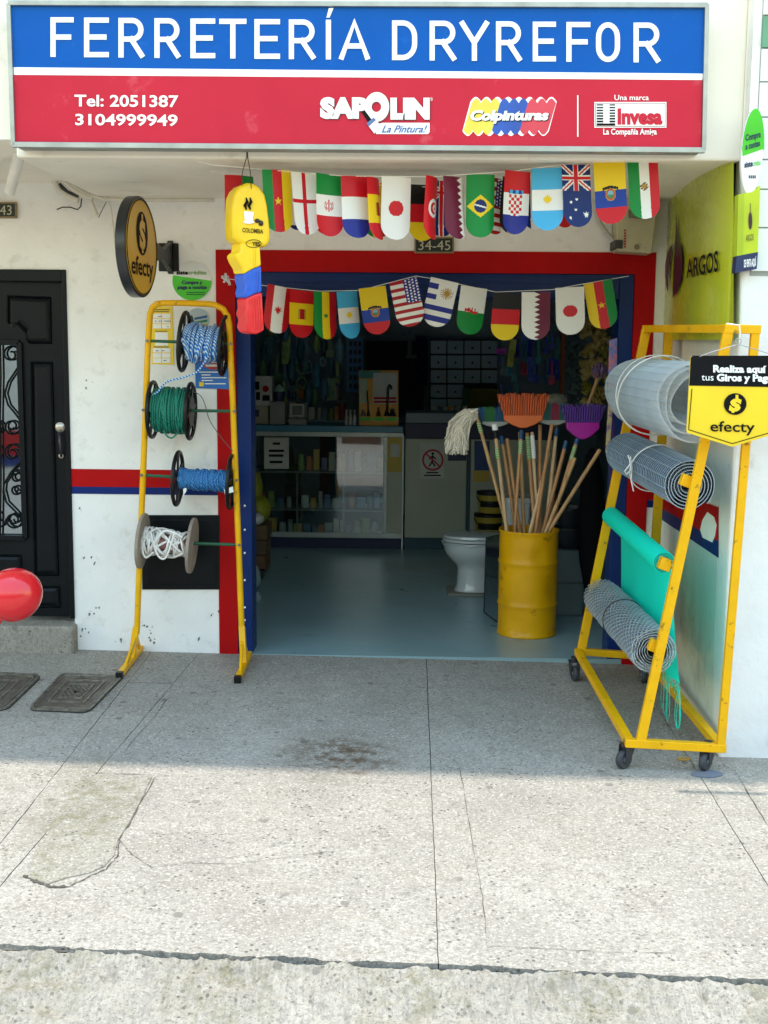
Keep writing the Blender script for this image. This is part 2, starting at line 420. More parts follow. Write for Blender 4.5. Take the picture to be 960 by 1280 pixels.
ribbon(ck, [(609, 1182), (700, 1186), (760, 1190), (840, 1191)], .004, jit=.002, seed=9)
ribbon(ck, [(920, 965), (940, 1000), (962, 1035)], .008, jit=.002, seed=10)
ribbon(ck, [(150, 854), (180, 853), (218, 853)], .005, seed=11)
ribbon(ck, [(215, 866), (190, 900), (150, 945)], .005, seed=12)
build('cracks', ck, mat('crack_dirt', hx('4e483e'), .95, var=.3, vscale=40), pav, kind='stuff')
sp = MB()
sp.ext([G(*q, .004) for q in ellpts(884, 967, 20, 4.5, 18)], (0, 0, -.003))
build('blue_paint_spot', sp, mat('blue_spill', hx('4f6c90'), .85, dirt=hx('6f7278'), dscale=30, dlo=.3, dhi=.5), pav)
sp = MB(); sp.ext([G(*q, .004) for q in ellpts(855, 948, 8, 2.5, 14)], (0, 0, -.003))
build('yellow_paint_spot', sp, mat('yellow_spill', hx('b98a1c'), .8, dirt=hx('7f7d75'), dscale=30, dlo=.45, dhi=.6), pav)
# kerb
kb = MB()
def kfn(u, v):
    x = -7 + 14 * u; ky = kerb_y(x) - .006 - .010 * smooth_noise(x * 4, 0, 2)
    prof = [(0.0, -.014), (.008, -.005), (.04, -.010), (.12, -.034), (.24, -.068), (.34, -.085)]
    t = v * (len(prof) - 1); i = min(int(t), len(prof) - 2); f = t - i
    dy = prof[i][0] * (1 - f) + prof[i + 1][0] * f; dz = prof[i][1] * (1 - f) + prof[i + 1][1] * f
    y = ky - dy * (1 + .15 * smooth_noise(x * 2, 9))
    z = gz(x, y) + dz + (.020 * smooth_noise(x * 6, y * 9) + .014 * smooth_noise(x * 45, y * 9, 3) * math.sin(min(1, v * 1.3) * 3.14)) * min(1, v * 5) * (1 if v < .95 else 0)
    return (x, y, z)
kb.grid(kfn, 1400, 44)
struct('kerb', kb, KERBM, smooth=50)
rd = MB()
def rfn(u, v):
    x = -14 + 28 * u; y0 = kerb_y(max(-6, min(6, x))) - .30; y = y0 + (-12 - y0) * v
    return (x, y, gz(x, y0) - .088 + .004 * smooth_noise(x * 3, y * 3) - .02 * v)
rd.grid(rfn, 160, 80); struct('road', rd, ROADM, smooth=50)
far = MB(); far.add([(-120, -60, -.42), (120, -60, -.42), (120, 60, -.42), (-120, 60, -.42)], [(0, 1, 2, 3)])
struct('ground', far, ROADM)
# road litter: chips of paper and paint
for k, (x, y, rx, ry, c) in enumerate([(124, 1259, 9, 3, 'e8e6de'), (142, 1258, 9, 4, 'c9a35a'), (117, 1231, 12, 1.5, 'e8e6de'), (385, 1269, 6, 3.5, 'e3e2dc'), (665, 1276, 60, 6, 'dfe3e2'), (535, 1272, 22, 3, 'dcdcd4')]):
    gp = ROADM and None
    lt = MB(); cx = x; rr = random.Random(k)
    def rp(px, py): 
        d = ray(px, py); zz = gz(0, -3.5) - .078; t = (zz - CAM.z) / d.z; q = CAM + d * t; q.z = gz(q.x, kerb_y(q.x) - .3) - .082; return q
    lt.ext([rp(q[0] + rr.uniform(-2, 2), q[1] + rr.uniform(-.8, .8)) for q in ellpts(x, y, rx, ry, 14)], (0, 0, .002))
    o = build('paint_splash', lt, mat('splash_' + 'abcdef'[k], hx(c), .8, bump=.2), bpy.data.objects['road'])
# manhole covers
IRON = mat('cast_iron', hx('6a6055'), .55, .5, var=.25, vscale=15, bump=.5, bscale=90, dirt=hx('8a8172'), dscale=12, dlo=.5, dhi=.7)
IRONW = mat('worn_iron', hx('8f8779'), .45, .5, var=.25, vscale=25, dirt=hx('5a544b'), dscale=30, dlo=.45, dhi=.65)
IROND = mat('cast_iron_dark', hx('3b3733'), .6, .4, var=.2)
def rrect(cx, cy, hx_, hy_, r, n=5):
    q = []
    for sx, sy, a0 in ((1, 1, 0), (-1, 1, 90), (-1, -1, 180), (1, -1, 270)):
        for i in range(n + 1):
            a = R(a0 + 90 * i / n); q.append((cx + sx * (hx_ - r) + r * math.cos(a), cy + sy * (hy_ - r) + r * math.sin(a)))
    return q
def manhole(corn, label):
    A, B, C, D = [G(*c) for c in corn]      # back-left, back-right, front-right, front-left
    ce = (A + B + C + D) / 4; t = thing('manhole_cover', label, 'manhole cover', ce, 'iron covers set in the pavement')
    def m(u, v, up): p = (A * (1 - u) * (1 - v) + B * u * (1 - v) + C * u * v + D * (1 - u) * v); return p + Vector((0, 0, up))
    def ring(mb, h0, h1, r, up, d):
        o = [m(x, y, up) for x, y in rrect(.5, .5, h0, h0, r)]; i = [m(x, y, up) for x, y in rrect(.5, .5, h1, h1, r * .7)]; n = len(o)
        dz = Vector((0, 0, -d)); mb.add(o + i + [p + dz for p in o] + [p + dz for p in i], [(k, (k + 1) % n, n + (k + 1) % n, n + k) for k in range(n)] + [(k, 2 * n + k, 2 * n + (k + 1) % n, (k + 1) % n) for k in range(n)] + [(n + k, n + (k + 1) % n, 3 * n + (k + 1) % n, 3 * n + k) for k in range(n)])
    mb = MB(); mb.ext([m(x, y, .005) for x, y in rrect(.5, .5, .5, .5, .12)], (0, 0, -.012)); build('frame', mb, IROND, t)
    mb = MB(); ring(mb, .49, .455, .11, .013, .01); ring(mb, .44, .42, .09, .012, .008); ring(mb, .3, .275, .04, .013, .009); ring(mb, .19, .17, .02, .013, .009)
    build('ridge', mb, IRONW, t, label='raised concentric ridges')
    mb = MB(); mb.ext([m(x, y, .0075) for x, y in rrect(.5, .5, .45, .45, .1)], (0, 0, -.004)); build('plate', mb, IRON, t)
    mb = MB()
    for k in range(9):
        for l in range(9):
            if (k + l) % 2: continue
            u = .345 + k * .0388; v = .345 + l * .0388
            mb.ext([m(u - .02, v, .012), m(u, v - .02, .012), m(u + .02, v, .012), m(u, v + .02, .012)], (0, 0, -.006))
    for k in range(12):
        u = .3 + k * .036; mb.ext([m(x, y, .0115) for x, y in ((u, .08), (u + .02, .08), (u + .02, .15), (u, .15))], (0, 0, -.005))
    build('tread_pattern', mb, IRONW, t, kind='stuff')
    mb = MB(); mb.cyl(m(.5, .52, .0125), m(.5, .52, .004), .012, n=12); build('lifting_hole', mb, BLACKP, t)
manhole([(76, 843), (157, 845), (111, 892), (34, 889)], 'whole rounded iron manhole cover beside the rope rack foot')
manhole([(-42, 840), (54, 845), (8, 890), (-95, 886)], 'iron manhole cover cut off by the left edge of the photo')

# ================================================================== building
PLAST = mat('white_plaster', hx('f2f0ea'), .85, var=.07, vscale=3.5, bump=.6, bscale=12, dirt=hx('c9c4b8'), dscale=9, dlo=.55, dhi=.85, spec=.2, fine=.08)
PLASTC = mat('cream_plaster', hx('f6eedd'), .85, var=.05, vscale=2, bump=.15, bscale=18, dirt=hx('b3a88f'), dscale=3, dlo=.58, dhi=.85, spec=.2)
REDP = mat('red_wall_paint', hx('b00608'), .6, spec=.15, var=.08, vscale=4, bump=.12, dirt=hx('7d1a18'), dscale=9, dlo=.6, dhi=.8)
BLUEP = mat('blue_wall_paint', hx('04266a'), .5, spec=.2, var=.08, vscale=4, bump=.1)
DKB = mat('dark_blue_steel', hx('042a66'), .4, .0, var=.1, spec=.25)
WT = .22
def X(px, py, Y=0): return P(px, py, Y).x
def Z(px, py, Y=0): return P(px, py, Y).z
XL = X(272, 560); XR = X(811, 560)
XLo = X(314, 600); XRo = X(766, 620)        # clear opening
ZH = Z(540, 314); ZR = Z(540, 341); ZB = Z(540, 372)
ZC = Z(400, 249)                              # canopy underside at wall
CY = -1.36                                    # canopy front
XDo = X(88, 560)                              # door frame right edge
ZD = Z(60, 337)
XS = 1.372                                    # side wall of the projecting pier
wl = thing('front_wall', 'cream and white plastered shop front wall with painted red and blue band', 'wall', (0, 0, 0))
mb = MB(); mb.box((XDo, 0, -.3), (XL, WT, Z(180, 330))); build('lower_plaster', mb, PLAST, wl)
mb = MB(); mb.box((-12, .0, ZD), (XDo, WT, 3.2)); mb.box((XDo, 0, Z(180, 330)), (XL, WT, 3.2)); mb.box((XL, 0, ZH), (2.4, WT, 3.2)); mb.box((XR, 0, -.3), (2.4, WT, ZH)); mb.box((-12, 0, -.3), (X(-130, 560), WT, ZD))
build('upper_plaster', mb, PLAST, wl)
# flaked paint along the base and the door edge
mb = MB(); rc_ = random.Random(12)
for px_, py_, n_ in ((118, 765, 6), (112, 700, 5), (104, 790, 6), (98, 640, 3), (96, 600, 3), (190, 802, 5), (150, 800, 4), (250, 803, 4), (268, 770, 3), (110, 480, 3), (92, 420, 2), (185, 787, 8)):
    for _ in range(n_):
        cx_, cy_ = px_ + rc_.uniform(-7, 7), py_ + rc_.uniform(-6, 6); r_ = rc_.uniform(.5, 1.7)
        if cy_ > 804 or cx_ < 97: continue
        mb.ext([P(cx_ + r_ * rc_.uniform(.5, 1.2) * math.cos(R(a)), cy_ + r_ * rc_.uniform(.6, 1.7) * math.sin(R(a)), -.0015) for a in range(0, 360, 60)], (0, .001, 0))
build('paint_flake', mb, mat('bare_mortar', hx('77726a'), .9), wl, kind='stuff')
# red frame
mb = MB(); mb.box((XL, -.006, -.04), (X(296, 600), WT, ZH)); mb.box((X(786, 560), -.006, -.2), (XR, WT, ZH)); mb.box((X(296, 600), -.006, ZR), (X(786, 560), WT, ZH))
build('red_surround', mb, REDP, wl)
mb = MB(); mb.box((XDo + .002, -.004, Z(180, 609)), (XL, 0.01, Z(180, 587))); build('red_band', mb, REDP, wl)
mb = MB(); mb.box((XDo + .002, -.004, Z(180, 618)), (XL, 0.01, Z(180, 609) - .0005)); build('blue_band', mb, BLUEP, wl)
# blue steel door frame with header (rolling shutter housing)
df = thing('door_frame', 'dark blue steel frame and shutter header around the shop entrance', 'door frame', (XLo, .1, 0))
mb = MB(); mb.box((X(296, 600), .01, -.03), (XLo, .2, ZR)); build('left_jamb', mb, DKB, df, bevel=.004)
mb = MB(); mb.box((XRo, .01, -.03), (X(786, 560), .2, ZR)); build('right_jamb', mb, DKB, df, bevel=.004)
mb = MB(); mb.box((XLo, .01, ZB), (XRo, .3, ZR)); build('header', mb, DKB, df, bevel=.004)
for k in range(4):
    mb = MB(); z = ZB + (ZR - ZB) * (k + .5) / 4; mb.box((XLo + .01, .002, z - .004), (XRo - .01, .012, z + .004)); build('header_rib', mb, DKB, df)
for yy in (632, 662, 691, 725, 759, 775):
    mb = MB(); c = P(306, yy, .008); mb.cyl(c, c + Vector((0, -.006, 0)), .006, n=8); build('rivet', mb, WHITE, df)
# canopy (balcony slab) and upper storey
cz = ZC
mb = MB()
xl = PX and X(80, 240); xl = P(20, 190, CY).x
can = thing('canopy', 'white painted balcony slab overhanging the shop entrance', 'balcony', (0, CY, cz))
mb.box((xl, CY, cz), (X(922, 300, CY), .0, cz + .72)); build('slab', mb, PLASTC, can, bevel=.01)
mb = MB(); mb.box((-12, CY + .004, cz + .075), (xl, 0, cz + .72)); mb.box((X(922, 300, CY), CY + .004, cz + .1), (12, 0, cz + .72)); build('slab_left', mb, PLASTC, can)
up = thing('upper_storey', 'pale plastered upper storey above the shop sign', 'building', (0, CY, 4))
zt = P(400, 6, CY).z
mb = MB(); mb.box((-12, CY + .15, cz + .73), (12, .2, 6.0)); build('wall', mb, PLASTC, up)
mb = MB(); mb.box((-12, CY, 5.8), (12, .2, 6.02)); build('roof_edge', mb, PLASTC, up)
# balcony railing just above the sign
rl = thing('balcony_railing', 'dark iron balcony railing standing just above the sign', 'railing', (0, CY, cz + .55))
x = -1.1
mb = MB(); mb.box((-1.2, CY + .02, zt + .9), (1.3, CY + .06, zt + .94)); build('top_rail', mb, IROND, rl)
while x < 1.3:
    mb = MB(); mb.box((x, CY + .03, cz + .721), (x + .016, CY + .046, zt + .9)); build('baluster', mb, IROND, rl); x += .11
# projecting pier and neighbour wall at right
pr = thing('pier', 'white plastered wall end projecting beside the yellow cart', 'wall', (XS, -1.4, 0))
PF = -1.42
XP2 = P(944, 200, PF).x
mb = MB(); mb.box((XS, PF, -.4), (12, 0, Z(900, 330, PF))); build('lower_wall', mb, mat('rough_white_plaster', hx('e6e6e2'), .85, var=.06, vscale=3, bump=.5, bscale=16, dirt=hx('b9b7b0'), dscale=7, dlo=.6, dhi=.8), pr, bevel=.012)
mb = MB(); mb.box((XS, PF, Z(900, 330, PF)), (XP2, 0, 6)); build('upper_wall', mb, PLAST, pr)
# tiled cladding of the neighbour: each panel a piece
TILE = mat('white_panel', hx('e4e9e4'), .35, var=.04, vscale=3)
nb = thing('panel_cladding', 'white horizontal panel cladding right of the pier above the small sign', 'cladding', (XP2, PF, 2))
ys = [340, 285, 237, 200, 147, 103, 61, 20, -30]
panel = None
for k, (a, b) in enumerate(zip(ys[:-1], ys[1:])):
    z0 = P(950, a, PF).z; z1 = P(950, b, PF).z
    for l in range(3):
        mb = MB(); mb.box((XP2 + .002 + l * .6, PF - .012, z0 + .003), (XP2 + .598 + l * .6, PF - .001, z1 - .003)); build('panel', mb, TILE if not (k == 6 and l == 0) else mat('green_panel', hx('5f9c78'), .4), nb, bevel=.002)
mb = MB(); mb.box((XP2, PF - .002, P(950, 345, PF).z), (XP2 + 1.9, PF + .005, P(950, -30, PF).z)); build('backing', mb, mat('grout', hx('9aa09a'), .9), nb)
# side wall painted band (red over blue) with a scraped bare patch, pale glossy dado
DADO = mat('glossy_pale_paint', hx('e2eae2'), .22, var=.05, vscale=2, dirt=hx('8e9a92'), dscale=2, dlo=.5, dhi=.8)
mb = MB(); mb.ext([PX(a, b, XS - .004) for a, b in ((824.6, 648), (897, 696), (890, 905), (815, 815))], (.002, 0, 0)); build('dado', mb, DADO, pr)
mb = MB(); mb.ext([PX(a, b, XS - .006) for a, b in ((824.6, 634), (897, 676), (897, 697), (824.6, 648))], (.003, 0, 0)); build('blue_band', mb, BLUEP, pr)
mb = MB(); mb.ext([PX(a, b, XS - .006) for a, b in ((824.6, 608), (897, 634), (897, 676), (824.6, 634))], (.003, 0, 0)); build('red_band', mb, REDP, pr)
mb = MB(); mb.ext([PX(a, b, XS - .010) for a, b in ((878, 650), (884, 640), (892, 646), (895, 656), (893, 670), (890, 678), (884, 675), (878, 672), (875, 662))], (.003, 0, 0)); build('bare_patch', mb, WHITE, pr)
mb = MB(); mb.box((X(811, 560), -.004, Z(800, 634)), (XS - .01, .0, Z(800, 625))); build('blue_band_return', mb, BLUEP, pr)
mb = MB(); mb.box((X(811, 560), -.004, Z(800, 625) + .001), (XS - .01, .0, Z(800, 606))); build('red_band_return', mb, REDP, pr)
# step under the left door
mb = MB(); mb.box((-3.4, -.1, -.1), (X(97, 790), .25, Z(60, 778))); tag(struct('step', mb, KERBM, bevel=.02, seg=3), 'low worn concrete step under the black door', 'step'); 
bpy.data.objects['step'].pop('category', None)
# drain pipe
dp = MB(); a = P(25, 190, -.95); b = P(12, 240, -.8); dp.cyl(a, b, .026, n=20, caps=False); dp.cyl(b, a, .022, n=20, caps=False)
tag(build('drain_pipe', dp, mat('white_pvc', hx('dedcd4'), .4), smooth=40), 'short white plastic drain pipe slanting from the canopy at upper left', 'pipe')
# ================================================================== shop sign
SY = -1.50
def S(px, py): return P(px, py, SY)
SBLUE = mat('sign_blue', hx('0056ac'), .45, var=.06, vscale=3, spec=.15, bump=.5, bscale=1.6, dirt=hx('2f74bc'), dscale=6, dlo=.6, dhi=.85)
SRED = mat('sign_red', hx('c4283c'), .45, var=.06, vscale=3, spec=.15, bump=.5, bscale=1.6, dirt=hx('d46a72'), dscale=6, dlo=.6, dhi=.85)
sg = thing('shop_sign', 'large blue and red lightbox sign reading FERRETERÍA DRYREFOR over the entrance', 'sign', P(450, 188, SY))
def quad(mb, pts, Y, th=.01): return mb.ext([P(x, y, Y) for x, y in pts], (0, th, 0))
def lp(x, l, r): return l + (r - l) * (x - 15) / (880 - 15)      # left/right heights along the sign
mb = MB(); quad(mb, [(14, lp(14, 7, 10)), (17, lp(17, 84, 92)), (879, lp(879, 84, 92)), (881, lp(881, 7, 10))], SY); build('blue_panel', mb, SBLUE, sg)
mb = MB(); quad(mb, [(17, 84.0), (17.4, 93.5), (878, 100), (879, 92)], SY - .001); build('white_stripe', mb, WHITE, sg)
mb = MB(); quad(mb, [(17.4, 93.5), (20, 177), (876, 184.5), (878, 100)], SY); build('red_panel', mb, SRED, sg)
ALU = mat('aluminium_trim', hx('9fa3a0'), .38, .7, var=.15, vscale=10)
mb = MB()
def trim(a, b, w): mb.bar(P(*a, SY - .004), P(*b, SY - .004), w, .02, up=(0, 1, 0))
trim((10, 4), (885, 7), .02); trim((16, 181), (881, 188), .022); trim((11, 5), (17, 183), .018); trim((883.5, 6), (879.5, 188), .018)
build('trim', mb, ALU, sg, bevel=.002)
mb = MB(); fr = [P(11, 4, SY + .011), P(17, 182, SY + .011), P(879, 188, SY + .011), P(884, 7, SY + .011)]; mb.ext(fr, (0, .125, 0)); build('box', mb, mat('sign_case', hx('8e918c'), .5, .3, var=.12), sg)
# main lettering: drawn strokes (each letter a part)
def arcp(cx, cy, rx, ry, a0, a1, n=12): return [(cx + rx * math.cos(R(a0 + (a1 - a0) * k / n)), cy - ry * math.sin(R(a0 + (a1 - a0) * k / n))) for k in range(n + 1)]
GL = {'F': [[(0, 1), (0, 0), (1, 0)], [(0, .5), (.86, .5)]], 'E': [[(1, 0), (0, 0), (0, 1), (1, 1)], [(0, .49), (.88, .49)]],
 'R': [[(0, 1), (0, 0)], [(.08, 0), (.55, 0)] + arcp(.55, .27, .42, .27, 90, -90)[1:] + [(.08, .54)], [(.5, .54), (1, 1)]],
 'T': [[(0, 0), (1, 0)], [(.5, 0), (.5, 1)]], 'I': [[(.5, 0), (.5, 1)]], 'A': [[(0, 1), (.5, 0), (1, 1)], [(.2, .68), (.8, .68)]],
 'D': [[(0, 0), (.4, 0)] + arcp(.4, .4, .58, .4, 90, 0, 8)[1:] + arcp(.4, .6, .58, .4, 0, -90, 8) + [(0, 1), (0, 0)]],
 'Y': [[(0, 0), (.5, .55), (1, 0)], [(.5, .55), (.5, 1)]], 'O': [arcp(.5, .36, .5, .36, 180, 0, 12) + arcp(.5, .64, .5, .36, 0, -180, 12) + [(0, .36)]]}
def letter(ch, x0, x1, yt, yb, w=6.4):
    mb = MB(); d = 0; h = w / 2
    strokes = GL[ch]
    for st_ in strokes:
        q = []
        for u, v in st_:
            q.append((x0 + h + u * (x1 - x0 - w), yt + h + v * (yb - yt - w)))
        closed = abs(q[0][0] - q[-1][0]) + abs(q[0][1] - q[-1][1]) < 1e-6
        if closed: q = q[:-1]
        m = len(q); L_, R_ = [], []
        for i in range(m):
            a = q[i - 1] if (i or closed) else None; b = q[i]; c = q[(i + 1) % m] if (i < m - 1 or closed) else None
            def nrm_(p, r): dx, dy = r[0] - p[0], r[1] - p[1]; l = math.hypot(dx, dy); return (-dy / l, dx / l)
            if a and c:
                n1, n2 = nrm_(a, b), nrm_(b, c); nx, ny = n1[0] + n2[0], n1[1] + n2[1]; l2 = nx * nx + ny * ny; k = min(2 / l2, 2.4) if l2 > 1e-6 else 1; nx *= k; ny *= k; e = 0; bb = b
            else:
                n1 = nrm_(a, b) if a else nrm_(b, c); nx, ny = n1; t_ = (n1[1], -n1[0]); sg_ = 1 if a else -1; ext_ = h if not (ch in 'TIY' and False) else 0
                if (ch in 'AY' and v not in (0,)) or (u, v) == (1, 1) and ch == 'R': ext_ = h
                bb = (b[0] + t_[0] * ext_ * sg_, b[1] + t_[1] * ext_ * sg_)
            L_.append((bb[0] + nx * h, bb[1] + ny * h)); R_.append((bb[0] - nx * h, bb[1] - ny * h))
        fa = [(i, (i + 1) % m, m + (i + 1) % m, m + i) for i in range(m if closed else m - 1)]
        fr_ = [P(x, y, SY - .003 - d) for x, y in L_ + R_]; k2 = 2 * m
        sd = [(i, k2 + i, k2 + (i + 1) % m, (i + 1) % m) for i in range(m if closed else m - 1)] + [(m + (i + 1) % m, k2 + m + (i + 1) % m, k2 + m + i, m + i) for i in range(m if closed else m - 1)]
        if not closed: sd += [(0, m, k2 + m, k2), (m - 1, k2 + m - 1, k2 + 2 * m - 1, 2 * m - 1)]
        mb.add(fr_ + [p + Vector((0, .004 + d, 0)) for p in fr_], fa + sd); d += .001
    build('letter', mb, WHITE, sg)
LET = [('F', 63, 92), ('E', 105, 136), ('R', 148, 180), ('R', 193, 225), ('E', 238, 269), ('T', 274, 308), ('E', 318, 350), ('R', 361, 394), ('I', 407, 414), ('A', 424, 462), ('D', 490, 522), ('R', 537, 570), ('Y', 575, 611), ('R', 620, 652), ('E', 666, 695), ('F', 708, 738), ('O', 745, 775), ('R', 792, 825)]
for ch, a, b in LET:
    t_ = (a - 63) / 762; yt_, yb_ = 21.5 + 7.0 * t_, 71 + 7.2 * t_; letter(ch, a, b, yt_, yb_)
mb = MB(); mb.add([P(x, y, SY - .003) for x, y in ((408, 22), (412, 22), (417, 10), (411, 10))], [(0, 1, 2, 3)]); build('accent', mb, WHITE, sg)
text('Tel: 2051387', WHITE, sg, 93, 223, 132.5, 118, onY(SY - .003), bold=.022, rise=1)
text('3104999949', WHITE, sg, 94, 222, 156, 142, onY(SY - .003), bold=.022, rise=1)
GREYP = mat('grey_print', hx('7d2230'), .5, var=0)
def ptext(s, m, x0, x1, yb, yc, d=.003, **k): return text(s, m, sg, x0, x1, yb, yc, onY(SY - d), **k)
for dx, m, d in ((1.3, GREYP, .003), (0, WHITE, .0045)):
    ptext('SAP', m, 400 + dx, 460 + dx, 146 + dx, 121 + dx, d, bold=.075)
    ptext('LIN', m, 488 + dx, 537 + dx, 147 + dx, 121.5 + dx, d, bold=.075)
    mb = MB(); o = [P(x + dx, y + dx, SY - d - .0004) for x, y in ellpts(471, 133.5, 15.5, 18.5, 30)]; i = [P(x + dx, y + dx, SY - d - .0004) for x, y in ellpts(470.5, 133.5, 6, 6.5, 30)]
    mb.add(o + i, [(k, (k + 1) % 30, 30 + (k + 1) % 30, 30 + k) for k in range(30)]); build('round_letter', mb, m, sg)
mb = MB(); polypx(mb, [(470, 156), (470, 167.5), (535, 167.5), (537, 165), (537, 153.5), (478, 153.5)], SY - .003, .002); build('script_panel', mb, WHITE, sg)
ptext('La Pintura!', mat('blue_print', hx('2457a0'), .5, var=0), 477, 534, 165.5, 156.5, .005, shear=.45, bold=.01)
mb = MB(); polypx(mb, [(452, 140), (456, 138), (465, 150), (461, 154)], SY - .006, .002); build('brush_handle', mb, BLACKP, sg)
mb = MB(); polypx(mb, [(458, 154), (467, 147), (470, 150), (461, 158)], SY - .0062, .002); build('brush_band', mb, mat('slate_print', hx('5a6c9a'), .5), sg)
mb = MB(); polypx(mb, [(461, 158), (470, 150), (478, 159), (468, 167)], SY - .0063, .002); build('brush_bristles', mb, mat('bristle_print', hx('e3e3dd'), .5), sg)
ptext('®', WHITE, 537.5, 541, 126, 122, .003)
# Colpinturas wave blobs
def wav(x0, x1, y0, y1, n, amp, sk=8):
    top = []; bot = []
    for k in range(n * 6 + 1):
        t = k / (n * 6); w = abs(math.sin(t * n * math.pi)) * amp
        top.append((x0 + sk + (x1 - x0) * t, y0 + amp - w * 1.0)); bot.append((x0 - 2 + (x1 - x0) * t, y1 - amp + w))
    return top + bot[::-1]
mb = MB(); polypx(mb, wav(580, 688, 121, 170, 8, 6), SY - .0025, .002); build('logo_outline', mb, WHITE, sg)
for nme, x0, x1, c in (('logo_yellow', 581.5, 617, 'e8cf4a'), ('logo_blue', 617, 652, '1f4fa8'), ('logo_red', 652, 687, 'd23c4c')):
    mb = MB(); polypx(mb, wav(x0, x1, 123, 168.5, 3, 6), SY - .0032, .002); build(nme, mb, mat(nme, hx(c), .45), sg)
for dx, m, d in ((1.0, BLACKP, .0055), (0, WHITE, .0065)): ptext('Colpinturas', m, 588 + dx, 686 + dx, 150 + dx, 137.5 + dx, d, bold=.05, shear=.2, rise=-.5)
mb = MB(); rectpx(mb, 721.5, 119, 723, 171, SY - .003, .002); build('divider', mb, WHITE, sg)
ptext('Una marca', WHITE, 768, 811, 125, 118.5, .003, bold=.01)
ptext('La Compañía Amiga', WHITE, 754, 821, 168, 160.5, .003, bold=.02)
mb = MB(); rectpx(mb, 743, 127.5, 833, 159.5, SY - .0025, .002); build('logo_frame', mb, WHITE, sg)
mb = MB(); rectpx(mb, 744.3, 128.8, 831.7, 158.2, SY - .003, .002); build('logo_line', mb, GREYP, sg)
mb = MB(); rectpx(mb, 745, 129.5, 831, 157.5, SY - .0035, .002); build('logo_field', mb, WHITE, sg)
mb = MB()
for k in range(8):
    y = 130.3 + k * 3.4; w = .9 + k * .12
    rectpx(mb, 746, y, 754, y + w + .6, SY - .0045, .001); rectpx(mb, 762, y, 769, y + w + .6, SY - .0045, .001)
rectpx(mb, 746, 154.5, 769, 157, SY - .0047, .001); build('logo_bars', mb, BLACKP, sg)
mb = MB(); rectpx(mb, 754.5, 138, 761, 154, SY - .0055, .001); polypx(mb, ellpts(757.6, 133.5, 3.6, 3.4, 16), SY - .0055, .001); build('logo_stem', mb, WHITE, sg)
ptext('Invesa', SRED, 772, 828, 154.5, 135, .005, bold=.05)
# hanging screws and wire ends under the sign
# ================================================================== bunting
C = dict(w=hx('f1f0ea'), r=hx('d11a28'), g=hx('0a8a3c'), y=hx('f2cf1d'), b=hx('23308f'), k=(.012, .012, .012), m=hx('6d1738'), s=hx('4ab4e6'), n=hx('0f2a6b'), o=hx('c9821d'), db=hx('1a3fa0'), rw=hx('b01826'), gold=hx('b8913a'), br=hx('6b3c22'))
def star(x, y, cx, cy, r, n=5, k=.42, a0=0):
    dx, dy = x - cx, cy - y; d = math.hypot(dx, dy)
    if d > r: return False
    a = (math.atan2(dx, dy) + a0) % (2 * math.pi / n); a = min(a, 2 * math.pi / n - a); s = math.pi / n
    rr = r * k * math.sin(s) / 1
    # edge between outer tip (angle 0, r) and inner (angle s, r*k)
    x1, y1, x2, y2 = r, 0, r * k * math.cos(s), r * k * math.sin(s); px, py = d * math.cos(a), d * math.sin(a)
    return (x2 - x1) * (py - y1) - (y2 - y1) * (px - x1) >= 0
def hb(*cs):
    def f(x, y):
        t = 0
        for c, l in cs:
            t += l
            if y < t: return C[c]
        return C[cs[-1][0]]
    return f
def vb(*cs):
    def f(x, y):
        t = -.5
        for c, l in cs:
            t += l
            if x < t: return C[c]
        return C[cs[-1][0]]
    return f
A = 2.0     # flag height / width
def circ(x, y, cx, cy, r): return math.hypot(x - cx, (y - cy) * A) < r
def F(base, *over):
    def f(x, y):
        for test, c in over:
            if test(x, y): return C[c] if isinstance(c, str) else c(x, y)
        return base(x, y)
    return f
t3 = 1 / 3
cameroon = F(vb(('g', t3), ('r', t3), ('y', t3)), (lambda x, y: star(x, y * A, 0, .5 * A, .14), 'y'))
senegal = F(vb(('g', t3), ('y', t3), ('r', t3)), (lambda x, y: star(x, y * A, 0, .5 * A, .13), 'g'))
camrev = F(vb(('y', t3), ('r', t3), ('g', t3)), (lambda x, y: star(x, y * A, 0, .5 * A, .15), 'y'))
england = F(hb(('w', 1)), (lambda x, y: abs(x) < .07 or abs(y - .46) < .03, 'r'))
def iran_e(x, y):
    X_, Y_ = x, (y - .5) * A; d = math.hypot(X_ * 1.1, Y_)
    return abs(X_) < .018 and abs(Y_) < .2 or (.15 < d < .185 and Y_ > -.12 and abs(X_) > .06) or (.085 < math.hypot(X_, Y_ - .01) < .115 and abs(X_) > .05)
iran = F(hb(('g', .33), ('w', .34), ('r', .33)), (iran_e, 'r'))
nether = hb(('r', .33), ('w', .36), ('b', .31))
def sp_e(x, y): return abs(x - .05) < .16 and abs(y - .5) < .11 and ((int((x + 1) * 26) + int(y * 40)) % 2 == 0 or abs(x - .05) < .09)
spain = F(hb(('r', .27), ('y', .46), ('r', .27)), (sp_e, lambda x, y: C['rw'] if abs(x - .05) < .1 else C['br']))
japan = F(hb(('w', 1)), (lambda x, y: circ(x, y, 0, .5, .25), 'r'))
tunisia = F(hb(('r', 1)), (lambda x, y: star(x, y * A, .06, .5 * A, .1), 'r'), (lambda x, y: circ(x, y, .07, .5, .13), 'w'), (lambda x, y: circ(x, y, 0, .5, .19), 'r'), (lambda x, y: circ(x, y, 0, .5, .3), 'w'))
def zig(x, y, s=1): return (abs(((y * 9.5) % 1) - .5) * 2) * .2 * s
qatar = lambda x, y: C['m'] if x < .12 + zig(x, y, 1) - .05 else C['w']
qatar2 = lambda x, y: C['w'] if x < .12 - zig(x, y, 1) + .02 else C['m']
